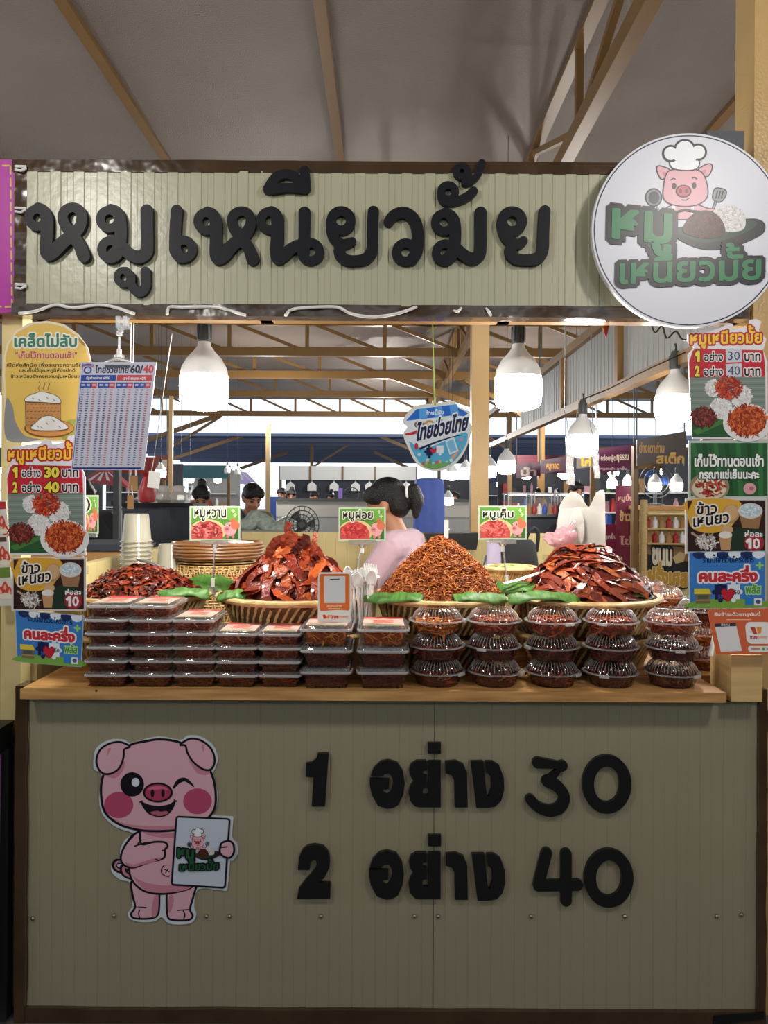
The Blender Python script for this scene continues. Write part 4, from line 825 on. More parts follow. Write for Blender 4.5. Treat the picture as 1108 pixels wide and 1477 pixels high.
p.poly(rr(980, 308, 1130, 432, 30), 'e2dedc'); p.poly([(1008, 338), (1034, 336), (1044, 374), (1022, 376)], 'b8382c'); p.poly([(1044, 336), (1074, 336), (1066, 374), (1046, 374)], 'e0882c'); p.text('true', (1000, 386, 1040, 402), 'b83040', .04); p.text('money', (1042, 388, 1100, 406), 'd8905c', .02)
p.poly(rr(984, 444, 1160, 478, 12), 'dcd8d4'); p.rect(1000, 456, 1050, 464, 'c07050'); p.ell(1072, 461, 9, 9, '58a048', 14); p.rect(1088, 456, 1130, 464, '9a9a9a')
o_card = p.done('payment_tent_card', 'orange folded payment card standing on the plywood block at the right', 'sign', 'laminate', rot=(-.20, 0, 0))
cq = P(1060, 944, 2.10)
g = MB(); g.box((P(1028, 975, 2.22).x, 2.10, TOPZ - .03), (P(1100, 975, 2.10).x, 2.235, cq.z - .002)); o = g.build('plywood_block', 'ply', smooth=0); tag(o, 'plywood block at the right end of the worktop under the orange card', 'block')
g = MB(); g.plate([(0, 0), (.034, 0), (.004, .125)], 0, .001); f = g.build('side_flap', 'white', o_card, smooth=0); f.rotation_euler = (0.2, 0, pi / 2); f.location = (P(1029, 900, 2.075).x - o_card.location.x, .012, cq.z - o_card.location.z + .002)
# ------------------------------------------------------------------ bulbs
def make_bulb(name, emi='bulb'):
    """LED bulb hanging from z = 0 (cord top) ; diameter 0.152"""
    t = thing(name, '-', 'light bulb'); r = .076
    g = MB(); g.tube([(0, 0, .03), (.004, 0, .012), (0, 0, -.006)], .004, 8); g.build('cord', 'wire', t)
    g = MB(); g.lathe([(0, 0), (.013, -.001), (.017, -.012), (.021, -.03), (.022, -.072), (.020, -.076), (0, -.076)], 20)
    for k in range(8): a = k * pi / 4; g.box((-.002, .0195, -.07), (.002, .0235, -.02), mtx=Matrix.Rotation(a, 4, 'Z'))
    g.build('socket', 'greysock', t)
    g = MB(); g.lathe([(0, -.070), (.019, -.072), (.021, -.088), (.032, -.104), (.054, -.128), (.070, -.156), (.0755, -.182), (.075, -.184), (0, -.184)], 36); g.build('housing', 'housing', t)
    g = MB(); g.lathe([(.0745, -.183), (r, -.19), (r, -.25), (.0735, -.270), (.066, -.282), (.045, -.290), (.02, -.294), (0, -.295)], 36); g.build('diffuser', emi, t)
    return t
bproto = make_bulb('hanging_bulb')
def hang(proto, first, px, ptop, Y, wpx, label, up=0):
    q = P(px, ptop, Y); sc = wpx * Y / F / .152; o = place(proto, first, q, label, 'hanging light bulbs'); o.scale = (sc, sc, sc)
    if up: g = MB(); g.tube([(0, 0, .02), (0, 0, (up - q.z) / sc)], .0028, 5); HANG.append((g, o))
    return o
HANG = []
hang(bproto, 1, 295, 459, 2.36, 69, 'large lit bulb hanging under the fascia, beside the price table sheet')
hang(bproto, 0, 748, 463, 2.36, 67, 'large lit bulb hanging under the fascia, right of the campaign sign')
hang(bproto, 0, 974, 506, 3.00, 54, 'lit bulb on the right rail partly hidden by the right menu poster')
hang(bproto, 0, 841, 576, 4.15, 43, 'lit bulb on the right rail with a bent cord, below the grey ribbed sheet')
bfar = make_bulb('hanging_bulb', 'bulb2')
far = [(731, 634, 6.0, 26, 'lit bulb low on the right rail just right of the tan back post'), (705, 645, 7.2, 23, 'second lit bulb right of the tan back post, partly behind the first'), (672, 655, 9.5, 16, 'small far lit bulb left of the tan back post'), (652, 660, 10.5, 17, 'small far lit bulb below the campaign sign'),
       (945, 674, 8.5, 18, 'lit bulb of the right-hand snack stall, left one of two'), (976, 674, 8.5, 18, 'lit bulb of the right-hand snack stall, right one of two'), (883, 678, 9.5, 14, 'small lit bulb under the maroon banner, left one'), (906, 676, 9.5, 14, 'small lit bulb under the maroon banner, right one'),
       (232, 660, 8.5, 15, 'lit bulb beside the hanging white tag at the left'), (261, 702, 13, 10, 'tiny lit bulb above the dark partition, left one of two'), (274, 702, 13, 10, 'tiny lit bulb above the dark partition, right one of two'), (647, 700, 9, 15, 'lit bulb in the blue stall behind the seated vendor in black')]
for i, (a, b, y, wd, l) in enumerate(far): hang(bfar, i == 0, a, b, y, wd, l, RZ(y))
uproto = make_bulb('hanging_bulb', 'housing')
for i, (a, b, y, wd, l) in enumerate(((328, 666, 14, 9, 'unlit white bulb hanging in the bright gap, left one of two'), (343, 668, 14, 9, 'unlit white bulb hanging in the bright gap, right one of two'))): hang(uproto, i == 0, a, b, y, wd, l, RZ(y))
for g, o in HANG: g.build('long_cord', 'wire', o)

# ------------------------------------------------------------------ baskets
def make_basket(r, h, label):
    t = thing('wicker_basket', label, 'basket'); rows = 7; rb = r * .80
    g = MB(); ns = 54; rows = max(3, int(h / .024)); RW = random.Random(int(r * 1e4))
    for k in range(rows):
        z0, z1 = .004 + (h - .012) * k / rows, .004 + (h - .012) * (k + 1.12) / rows
        for i in range(ns):
            a = 2 * pi * (i + .5 * (k % 2)) / ns; a1 = a + .075 + RW.uniform(-.015, .015); q = lambda z: rb + (r * .985 - rb) * (z / h) + .001
            g.tube([(q(z0) * cos(a), q(z0) * sin(a), z0), ((q(z0) + .0035) * cos((a + a1) / 2), (q(z0) + .0035) * sin((a + a1) / 2), (z0 + z1) / 2), (q(z1) * cos(a1), q(z1) * sin(a1), z1)], [.0034, .0052, .0034], 6)
    g.build('weave', 'rattan', t)
    g = MB()
    for k, (dr, dz) in enumerate(((.004, h), (.012, h - .002), (.000, h - .009))): g.tube([((r + dr) * cos(a * pi / 36), (r + dr) * sin(a * pi / 36), dz) for a in range(72)], .0062, 7, closed=True)
    g.build('rim', 'rattan', t)
    g = MB(); g.lathe([(0, .006), (rb * .98, .006), (rb + (r - rb) * .92 - .006, h * .9)], 40); g.lathe([(rb - .003, .004), (r * .985 - .003, h - .004)], 48); g.build('lining', 'weavegap', t)  # dark brown backing: shade of the weave gaps put into its colour
    return t
YB = 2.46; BZ = P(640, 857, YB).z; BH = .110
BX = [P(205, 860, YB).x, P(424, 860, YB).x, P(636, 860, YB).x, P(843, 860, YB).x]; BR = [.215, .235, .218, .228]
BN = ['the dark sweet pork pile', 'the big sliced pork pile', 'the shredded pork pile', 'the salted pork pile']
for i in range(4):
    t = make_basket(BR[i], BH, 'round wicker basket holding ' + BN[i]); t.location = (BX[i], YB, BZ - BH); t['group'] = 'wicker baskets on the worktop'; t.rotation_euler.z = i * 1.3
    hb = BZ - BH - TOPZ - .008
    t = make_basket(BR[i] * .97, hb, 'lower wicker basket under the basket with ' + BN[i]); t.location = (BX[i], YB, TOPZ); t['group'] = 'wicker baskets on the worktop'; t.rotation_euler.z = i
    g = MB(); R0 = BR[i] - .012; g.lathe([(0, -.055), (R0 * .75, -.055), (R0 * .92, -.002), (R0, .004), (R0, .006), (R0 * .9, .002), (R0 * .74, -.051), (0, -.051)], 48); o = g.build('metal_tray', 'steel'); o.location = (BX[i], YB, BZ); tag(o, 'round steel tray in the basket under ' + BN[i], 'tray', 'steel trays in the baskets')
def leaf(c, L, W, rz, lift, label, seed, tilt=0.0):
    R = random.Random(seed); mb = MB(); nu, nv = 22, 9; vs = []
    for i in range(nu + 1):
        u = i / nu
        for j in range(nv):
            v = j / (nv - 1) - .5; wv = W * (1 - .45 * abs(2 * u - 1) ** 7) * (1 + .10 * sin(u * 11 + seed))
            z = lift * (1 - (2 * u - 1) ** 2) + .006 * sin(u * 6 + seed) * (abs(v) * 2) + .002 * sin(u * 17 + v * 5 + seed) - .012 * (abs(v) * 2) ** 2 + tilt * v * W
            vs.append(((u - .5) * L, v * wv, z))
    fs = [(i * nv + j, (i + 1) * nv + j, (i + 1) * nv + j + 1, i * nv + j + 1) for i in range(nu) for j in range(nv - 1)]
    mb.add(vs, fs); o = mb.build('banana_leaf', 'leaf', smooth=20); m = o.modifiers.new('s', 'SOLIDIFY'); m.thickness = .0015
    o.location = c; o.rotation_euler = (0, 0, rz); return tag(o, label, 'leaf', 'banana leaves lining the baskets')
def lp(px, py, Y): return P(px, py, Y)
for px, py, Y, L, W, rz, li, ti, lab in (
    (262, 853, 2.33, .17, .06, .22, .006, .3, 'cut green banana leaf at the front right edge of the sweet pork basket'), (140, 850, 2.36, .16, .07, -.45, .004, .3, 'dark green banana leaf at the left edge of the sweet pork basket'), (300, 840, 2.52, .17, .15, .3, .004, .3, 'broad banana leaf behind the sweet pork card foot'),
    (336, 857, 2.32, .10, .065, -.35, .012, .3, 'bright green banana leaf bit at the left of the sliced pork basket'), (568, 860, 2.28, .18, .062, -.14, .010, .3, 'green banana leaf under the left side of the shredded pork'), (692, 860, 2.28, .17, .06, .24, .010, .3, 'green banana leaf under the right side of the shredded pork'),
    (784, 858, 2.27, .22, .06, .05, .006, .3, 'long green banana leaf at the front of the salted pork basket'), (902, 858, 2.32, .17, .055, .42, .012, .3, 'pointed green banana leaf at the right of the salted pork basket'), (738, 843, 2.42, .15, .09, -.4, .004, .25, 'green banana leaf at the left of the salted pork basket')):
    leaf(lp(px, py, Y), L, W, rz, li, lab, px, ti)

# ------------------------------------------------------------------ pork
def curl_strip(mb, c, d, L, W, th, bend, twist, up, col, n=5, seed=0, jag=.25):
    """a glazed strip of meat: bent, twisted, ragged along its edges"""
    R = random.Random(seed); d = Vector(d).normalized(); up = Vector(up); s = d.cross(up)
    s = s.normalized() if s.length > 1e-4 else d.orthogonal().normalized(); nrm = s.cross(d); c = Vector(c); vs = []
    for i in range(n + 1):
        t = i / n - .5; a = twist * t; x = s * cos(a) + nrm * sin(a); y = nrm * cos(a) - s * sin(a)
        o = c + d * (t * L) + nrm * (bend * L * (.25 - t * t)) + s * (.10 * L * sin(t * 5 + seed)); w_ = W * (1 - .38 * abs(2 * t) ** 4) * (1 + R.uniform(-jag, jag)) / 2; h = th / 2; cu = .18 * W
        vs += [o - x * w_ + y * cu, o - x * w_ * .1 + y * h, o + x * w_ + y * cu * R.uniform(.2, 1.2), o - x * w_ * .1 - y * h]
    fs = []
    for i in range(n):
        for k in range(4): j = (k + 1) % 4; fs.append((i * 4 + k, (i + 1) * 4 + k, (i + 1) * 4 + j, i * 4 + j))
    fs += [(0, 1, 2, 3), (n * 4 + 3, n * 4 + 2, n * 4 + 1, n * 4)]
    mb.add(vs, fs, col)
def mound(R, h, pw, n=40, m=14, seed=0, amp=.10, sx=1.0, lean=0.0):
    """profile radius R, height h; returns height(x, y) and a solid core"""
    def ht(x, y):
        r = hypot((x - lean * R) / sx, y) / R
        return h * max(0.0, 1 - r ** pw) if r < 1 else 0
    vs = []; fs = []
    for i in range(m + 1):
        q = i / m
        for k in range(n):
            a = 2 * pi * k / n; x, y = R * q * cos(a) * sx * .98 + lean * R, R * q * sin(a) * .98
            vs.append((x, y, ht(x, y) * (1 + amp * noise.noise(Vector((x * 22, y * 22, seed)))) - .006))
    for i in range(m):
        for k in range(n): fs.append((i * n + k, (i + 1) * n + k, (i + 1) * n + (k + 1) % n, i * n + (k + 1) % n))
    fs.append(tuple(m * n + k for k in range(n))[::-1])
    return ht, vs, fs
def slope_at(ht, x, y):
    e = .006; g_ = Vector((-(ht(x + e, y) - ht(x - e, y)) / (2 * e), -(ht(x, y + e) - ht(x, y - e)) / (2 * e), 1)); return g_.normalized()
def shades(base, k, seed):
    R = random.Random(seed); out = []
    for _ in range(k):
        f = R.uniform(.55, 1.3); out.append(tuple(min(1, c * f * R.uniform(.88, 1.12)) for c in base) + (1,))
    return out
SL = [lin(c) for c in ('7c2d18', '8e381a', '602013', 'a0441e', '702617', '85341a', '4e1912', 'aa4e22', '742616')]
# pile of big slices: a solid heap and every visible slice on it
def slice_pile(i, h, pw, n, L, W, base_label, name, group, seed, top=None, pal=SL, sx=1.0, lean=0.0, side=1.0):
    R = random.Random(seed); RR = BR[i] * .84; ht, vs, fs = mound(RR, h, pw, seed=seed, amp=.25, sx=sx, lean=lean)
    mb = MB(); mb.add(vs, fs, lin('4a1c12'))
    for k in range(420):
        q = sqrt(R.random()); a = R.random() * 2 * pi; x, y = RR * q * cos(a) * sx + lean * RR, RR * q * sin(a); nn = slope_at(ht, x, y); d = Vector((R.gauss(0, 1), R.gauss(0, 1), R.gauss(0, .5))); d = (d - nn * d.dot(nn) * .8).normalized()
        curl_strip(mb, Vector((x, y, ht(x, y))) + nn * R.uniform(-.006, .006), d, R.uniform(.06, .12), R.uniform(.009, .018), .004, R.uniform(-.2, .6), R.uniform(-1.2, 1.2), nn, R.choice(pal), 6, k, .22)
    o = mb.build('pork_heap', 'pork'); o.location = (BX[i], YB, BZ - .01); tag(o, 'packed inner heap of ' + base_label, 'pork heap', None, 'stuff')
    protos = []
    for k in range(9):
        mb = MB(); LL = R.uniform(*L); WW = R.uniform(*W)
        curl_strip(mb, (0, 0, 0), (1, 0, 0), LL, WW, .007, R.uniform(.1, .6), R.uniform(-.9, .9), (0, 0, 1), None, 7, seed * 10 + k, .28)
        mb.cols = [tuple(c_ * (.9 + .2 * ((f * 7 + k) % 5) / 4) for c_ in pal[k % len(pal)][:3]) + (1,) for f in range(len(mb.f))]
        p_ = mb.build('pork_slice', 'pork', smooth=55); protos.append(p_); tag(p_, None, 'pork slice', group)
    cnt = 0; lab = 'glossy red-brown slice lying in ' + base_label
    for k in range(n):
        q = sqrt((k + .5) / n) * .99; a = k * 2.39996 + R.uniform(-.3, .3); x, y = RR * q * cos(a) * sx + lean * RR, RR * q * sin(a)
        z = ht(x, y); nn = slope_at(ht, x, y); dn = Vector((nn.x, nn.y, 0))
        dn = dn.normalized() if dn.length > .02 else Vector((cos(a), sin(a), 0))
        tang = Vector((-dn.y, dn.x, 0)); d = (tang * R.uniform(-1, 1) * side + (dn * nn.z - Vector((0, 0, 1)) * sqrt(max(0, 1 - nn.z ** 2))) * R.uniform(.2, 1.0)).normalized()
        nq = (nn + Vector((R.uniform(-.5, .5), R.uniform(-.5, .5), R.uniform(-.2, .4)))).normalized(); y_ = nq.cross(d).normalized(); z_ = d.cross(y_)
        m = Matrix((d, y_, z_)).transposed().to_4x4(); m.translation = Vector((BX[i] + x, YB + y, BZ - .006 + z)) + nn * R.uniform(.002, .014)
        o = protos[k] if k < 9 else protos[k % 9].copy()
        if k >= 9: COL.objects.link(o)
        o.matrix_world = m; o['label'] = lab; o['category'] = 'pork slice'; o['group'] = group
    for (dx, dy, dz, tilt, rz, k) in top or ():
        o = protos[k % 9].copy(); COL.objects.link(o); o['label'] = lab
        o.matrix_world = Matrix.Translation((BX[i] + dx, YB + dy, BZ + dz)) @ Matrix.Rotation(rz, 4, 'Z') @ Matrix.Rotation(tilt, 4, 'Y') @ Matrix.Rotation(pi / 2 * .9, 4, 'X')
slice_pile(1, P(424, 782, YB).z - BZ, 1.25, 150, (.08, .145), (.020, .038), 'the tall pile of big pork slices', 'sliced', 'big pork slices in the second basket', 3,
           top=[(-.035, -.03, .165, -1.1, .2, 0), (-.01, -.05, .16, -1.35, .0, 1), (.03, -.05, .155, -1.2, -.2, 2), (.05, -.02, .15, -1.0, .3, 3), (-.02, .0, .185, -1.3, .1, 4), (-.07, -.05, .13, -1.0, .4, 5), (.015, -.07, .125, -1.2, .0, 6), (-.045, -.08, .105, -1.1, .3, 7)])
slice_pile(3, P(840, 797, YB).z - BZ, 1.9, 150, (.09, .18), (.014, .030), 'the glossy salted pork pile', 'salted', 'salted pork strips in the fourth basket', 7, pal=[lin(c) for c in ('7a2c18', '963e22', '5a2014', 'a64e28', '6a2418', '883422', 'b4643a', '4e1a14', '803420')], sx=1.0, side=2.6)
def strand_pile(i, h, pw, n, L, W, pal, core, label, seed, big, amp=.22, mlt=1.0, sx=1.0, name='shredded_pork_pile', material='shred', flat=False):
    R = random.Random(seed); RR = BR[i] * .92; ht, vs, fs = mound(RR, h, pw, seed=seed, amp=amp, sx=sx)
    mb = MB(); mb.add(vs, fs, lin(core)); pal = [lin(c) for c in pal]
    for k in range(n):
        q = sqrt(R.random()); a = R.random() * 2 * pi; x, y = RR * q * cos(a) * sx, RR * q * sin(a)
        lump = noise.noise(Vector((x * 26, y * 26, seed))); z = ht(x, y) * (1 + amp * .6 * lump); nn = slope_at(ht, x, y)
        d = Vector((R.gauss(0, 1), R.gauss(0, 1), R.gauss(0, .55))); d = (d - nn * d.dot(nn) * .75).normalized(); c = Vector((x, y, z)) + nn * R.uniform(-.004, .007)
        col = R.choice(pal); f = .72 + .5 * R.random(); col = (col[0] * f, col[1] * f, col[2] * f, 1); LL = R.uniform(*L); WW = R.uniform(*W)
        if flat: curl_strip(mb, c, d, LL, WW, WW * .4, R.uniform(-.2, .9), R.uniform(-2.2, 2.2), nn, col, 4, k, .35)
        else:
            b = d.cross(nn) * R.uniform(-.4, .4) * LL; u = nn * R.uniform(0, .3) * LL
            mb.tube([c - d * LL / 2, c - d * LL * .1 + b * .5 + u, c + d * LL * .25 + b * .3 + u * .7, c + d * LL / 2], [WW * .5, WW, WW, WW * .4], 4, col=col)
    o = mb.build(name, material, smooth=60); o.location = (BX[i], YB, BZ - .008); return tag(o, label, 'shredded pork', None, 'stuff')
strand_pile(2, P(630, 774, YB).z - BZ, 1.42, 8000, (.014, .034), (.0011, .0022), ('a85a24', 'b86a2c', '8e441c', 'c67c3a', '7a3618', '9c5022'), '6a3014', 'tall orange-brown cone of finely shredded pork in the third basket', 21, 1)
strand_pile(0, P(208, 816, YB).z - BZ, 1.7, 1150, (.028, .055), (.007, .014), ('742a18', '86341a', '541d15', '963f1e', '652315', '3e130d'), '3a120c', 'low heap of dark red curly sweet pork bits in the leftmost basket', 22, 1, name='sweet_pork_pile', material='pork', flat=True)

# ------------------------------------------------------------------ takeaway boxes
def filling(mb, w_, d_, h, pal, n, seed, round_=False, L=(.015, .04), W=(.0015, .005), flat=True):
    R = random.Random(seed); pal = [lin(c) for c in pal]; N = 10; vs = []
    for i in range(N + 1):
        for j in range(N + 1):
            u, v = i / N * 2 - 1, j / N * 2 - 1
            if round_: a, b = u * sqrt(1 - v * v / 2), v * sqrt(1 - u * u / 2)
            else: a, b = u, v
            vs.append((a * w_ / 2, b * d_ / 2, h * (.82 + .22 * noise.noise(Vector((a * 3, b * 3, seed)))) * (1 - .25 * max(abs(u), abs(v)) ** 4)))
    fs = [(i * (N + 1) + j, (i + 1) * (N + 1) + j, (i + 1) * (N + 1) + j + 1, i * (N + 1) + j + 1) for i in range(N) for j in range(N)]; b0 = len(vs)
    ring = [i * (N + 1) for i in range(N + 1)] + [N * (N + 1) + j for j in range(1, N + 1)] + [i * (N + 1) + N for i in range(N - 1, -1, -1)] + [j for j in range(N - 1, 0, -1)]
    for r in ring: vs.append((vs[r][0] * .93, vs[r][1] * .93, .002))
    m = len(ring)
    for k in range(m): fs.append((ring[k], ring[(k + 1) % m], b0 + (k + 1) % m, b0 + k))
    mb.add(vs, fs, tuple(c * .6 for c in pal[0][:3]) + (1,))
    for k in range(n):
        if round_: a, q = R.random() * 2 * pi, sqrt(R.random()) * .93; x, y = q * cos(a) * w_ / 2, q * sin(a) * d_ / 2
        else: x, y = R.uniform(-.47, .47) * w_, R.uniform(-.47, .47) * d_
        side = R.random() < .45; z = h * (.86 + .1 * R.random()); nn = Vector((0, 0, 1))
        if side:
            z = R.uniform(.1, .9) * h; k_ = .93 + .06 * z / h
            if round_: a = R.random() * 2 * pi; x, y = cos(a) * w_ / 2 * k_ * .98, sin(a) * d_ / 2 * k_ * .98; nn = Vector((cos(a), sin(a), 0))
            else:
                if R.random() < .6: y = -d_ / 2 * k_; nn = Vector((0, -1, 0))
                else: x = R.choice((-1, 1)) * w_ / 2 * k_; nn = Vector((1, 0, 0))
        d = Vector((R.gauss(0, 1), R.gauss(0, 1), R.gauss(0, .7))); d = (d - nn * d.dot(nn) * .9).normalized(); c = R.choice(pal); f = R.uniform(.7, 1.25)
        curl_strip(mb, (x, y, z), d, R.uniform(*L), R.uniform(*W), R.uniform(*W) * .5, R.uniform(0, .4), R.uniform(-1, 1), nn, (c[0] * f, c[1] * f, c[2] * f, 1), 3, k, .25)
def make_box(w_, d_, h, hl, pal, seed, sticker, n=120, tall=0.0):
    t = thing('takeaway_box', '-', 'takeaway box'); k = .80; rr = lambda a: 7
    def rect_ring(s_, z, r=.014):
        a, b = w_ / 2 * s_, d_ / 2 * s_; out = []
        for cx, cy, a0 in ((a - r, b - r, 0), (-a + r, b - r, pi / 2), (-a + r, -b + r, pi), (a - r, -b + r, 3 * pi / 2)):
            for q in range(4): out.append((cx + r * cos(a0 + q * pi / 6), cy + r * sin(a0 + q * pi / 6), z))
        return out
    def rings(mb, prof):
        rs = [rect_ring(s_, z) for s_, z in prof]; n_ = 16; vs = [v for r in rs for v in r]; fs = []
        for i in range(len(rs) - 1):
            for j in range(n_): fs.append((i * n_ + j, i * n_ + (j + 1) % n_, (i + 1) * n_ + (j + 1) % n_, (i + 1) * n_ + j))
        return vs, fs, n_
    mb = MB(); vs, fs, n_ = rings(mb, [(.78, 0), (.80, .001), (.94, h - .004), (.985, h - .003)]); fs.append(tuple(range(n_))[::-1]); mb.add(vs, fs); mb.build('tub', 'clear', t)
    mb = MB(); prof = [(.985, h - .007), (1.0, h - .006), (1.0, h), (.97, h + .0015), (.93, h + .0005), (.91, h + hl - .001), (.89, h + hl)]; vs, fs, n_ = rings(mb, prof); fs.append(tuple((len(prof) - 1) * n_ + j for j in range(n_))); mb.add(vs, fs); lid_ = mb.build('lid', 'lid', t)
    mb = MB(); vs, fs, n_ = rings(mb, [(.96, h + .0015), (1.0, h + .001), (1.012, h - .002), (1.0, h - .006), (.985, h - .0065)]); mb.add(vs, fs); mb.build('lid_rim', 'rimp', lid_)
    mb = MB(); filling(mb, w_ * .75, d_ * .75, h * .80, pal, n, seed); vv = []
    for x, y, z in mb.v: q = 1 + .14 * max(0, z) / h; vv.append((x * q * .98, y * q * .98, z + .002))
    mb.v = vv; mb.build('filling', 'pork', t)
    if sticker:
        mb = Print(0, 0, 1, F, 0, 0); mb.hold = False; S = MB()
        a, b = w_ * .40, d_ * .40; z = h + hl + .0004; R = random.Random(seed)
        def fl(x0, y0, x1, y1, c, lift): S.add([(x0, y0, z + lift), (x1, y0, z + lift), (x1, y1, z + lift), (x0, y1, z + lift)], [(0, 1, 2, 3)], lin(c))
        fl(-a, -b, a, b, 'd8b8b0', 0); fl(-a, b * .55, a, b, 'c85048', 1e-4); fl(-a * .5, -b * .4, a * .5, b * .35, 'd87868', 1e-4); fl(-a * .9, -b * .95, a * .9, -b * .7, '8c9c68', 1e-4)
        for q in range(16): x = R.uniform(-a * .85, a * .6); y = R.uniform(-b * .85, b * .9); fl(x, y, x + R.uniform(.008, .03), y + .003, R.choice(('f0e8e4', 'a83838', '4c3c38', 'e8c8c0')), 2e-4)
        S.build('sticker', 'laminate', lid_, smooth=0)
    return t
DK = ('6c281a', '80341e', '50190f', '904024', '5c2016'); RD = ('983e24', 'ae5030', '80301c', 'c06440'); OR = ('b4581e', 'c87430', '944418', 'd68a44')
small = {k: make_box(.124, .175, .0375, .006, p_, s_, st, 150) for k, p_, s_, st in (('d', DK, 1, 0), ('r', RD, 2, 0), ('rs', RD, 3, 1), ('ds', ('7a3018', '8e4424', '5e2414'), 4, 1))}
large = {k: make_box(.147, .19, .050, .009, p_, s_, st, 170) for k, p_, s_, st in (('d', DK, 5, 0), ('os', OR, 6, 1))}
used = set()
def put(protos, kind, loc, label, group, rz=0):
    f = (id(protos), kind) not in used; used.add((id(protos), kind)); return place(protos[kind], f, loc, label, group, rz)
R = random.Random(4)
stacks = [(152.5, 'dddddD', 'leftmost small-box stack'), (215.5, 'dddrrR', 'second small-box stack from left'), (278, 'ddrrR', 'third small-box stack from left'), (340.5, 'ddrR', 'fourth small-box stack from left'), (403, 'ddrR', 'small-box stack beside the payment stand')]
yf = 2.095
for px, seq, nm in stacks:
    x = P(px, 940, yf).x
    for k, c in enumerate(seq):
        kind = {'d': 'd', 'r': 'r', 'R': 'rs', 'D': 'ds'}[c]; top = k == len(seq) - 1
        lab = 'takeaway box of pork, %s of the %s' % ('topmost' if top else ORD[k] + (' from the bottom' if k else ''), nm)
        put(small, kind, (x + R.uniform(-.0025, .0025), yf + .0875 + R.uniform(-.003, .003), TOPZ + k * .0385), lab, 'small takeaway boxes', R.uniform(-.02, .02))
for px, nm in ((469, 'stack under the payment stand'), (552, 'stack nearest the clamshells')):
    x = P(px, 950, 2.085).x
    for k, c in enumerate(('d', 'd', 'os')):
        put(large, c, (x + R.uniform(-.002, .002), 2.085 + .095, TOPZ + k * .0592), 'large takeaway box of pork, %s of the %s' % (('lowest', 'middle', 'topmost')[k], nm), 'large takeaway boxes', R.uniform(-.015, .015))

# ------------------------------------------------------------------ clamshell packs
def make_clam(pal, seed, frac=.8):
    t = thing('clamshell_pack', '-', 'clamshell pack'); r = .0765
    wob = lambda a, i: 1 + (.012 * cos(a * 28) if 0 < i < 5 else 0)
    mb = MB(); mb.lathe([(0, .0), (r * .72, .0), (r * .80, .004), (r * .90, .026), (r * .93, .035), (r * 1.03, .036), (r * 1.04, .038)], 112, wob=wob); mb.build('base', 'clear', t)
    wob2 = lambda a, i: 1 + (.022 * cos(a * 28) if 1 < i < 6 else 0)
    mb = MB(); mb.lathe([(r * 1.04, .038), (r * .96, .039), (r * .93, .044), (r * .86, .056), (r * .74, .066), (r * .62, .071), (r * .58, .0735), (r * .50, .072), (0, .0725)], 112, wob=wob2); lid_ = mb.build('lid', 'clear', t)
    mb = MB(); mb.box((-.013, r * 1.0, .033), (.013, r * 1.10, .040), mtx=Matrix.Rotation(2.3, 4, 'Z')); mb.build('hinge_tab', 'rimp', lid_, smooth=0)
    mb = MB(); mb.lathe([(r * .955, .0365), (r * 1.05, .0362), (r * 1.055, .038), (r * 1.05, .0395), (r * .955, .040)], 84, wob=lambda a, i: 1 + .012 * cos(a * 28)); mb.build('flange', 'flange', t)
    mb = MB()
    for k in range(44): a = 2 * pi * k / 44; mb.tube([(q * r * 1.005 * cos(a), q * r * 1.005 * sin(a), z) for q, z in ((.93, .0445), (.86, .0565), (.74, .0665), (.64, .0712))], .0009, 4)
    mb.build('dome_ribs', 'flange', lid_)  # moulded ridges; their milky tone stands in for white glints
    mb = MB(); filling(mb, r * 1.52, r * 1.52, .044 * frac, pal, 170, seed, True, (.02, .05), (.003, .009)); vv = []
    for x, y, z in mb.v: q = 1 + .10 * max(0, z) / .04; vv.append((x * q, y * q, z + .002))
    mb.v = vv; mb.build('filling', 'pork', t); return t
clam = {'o': make_clam(OR, 31), 'r': make_clam(RD, 32, .95), 'd': make_clam(DK, 33), 'e': make_clam(('5e2216', '742c1a', '48180f'), 34, .95)}
cols = [(631, 'ddo', 'leftmost column of clamshells'), (713, 'der', 'second column of clamshells from the left'), (797, 'der', 'middle column of clamshells'), (882, 'eer', 'fourth column of clamshells'), (969, 'eer', 'column of clamshells nearest the plywood block')]
for px, seq, nm in cols:
    x = P(px, 950, 2.175).x
    for k, c in enumerate(seq):
        put(clam, c, (x + R.uniform(-.002, .002), 2.175, TOPZ + k * .0735), 'clear round clamshell of pork, %s of the %s' % (('lowest', 'middle', 'topmost')[k], nm), 'round clamshell packs', R.uniform(0, 6))
for x, y, nm in ((P(1012, 930, 2.40).x, 2.40, 'column behind, left of the plywood block'), (1.02, 2.74, 'nearest column on the side counter'), (1.19, 2.70, 'outer column on the side counter'), (1.03, 2.93, 'second column on the side counter'), (1.04, 3.12, 'third column on the side counter'), (1.05, 3.31, 'fourth column on the side counter'), (1.06, 3.50, 'rearmost column on the side counter')):
    for k in range(3):
        put(clam, 'roer'[(k + int(y * 10)) % 4], (x, y, TOPZ + k * .0735), 'clear round clamshell of pork, %s of the %s' % (('lowest', 'middle', 'topmost')[k], nm), 'round clamshell packs', R.uniform(0, 6))
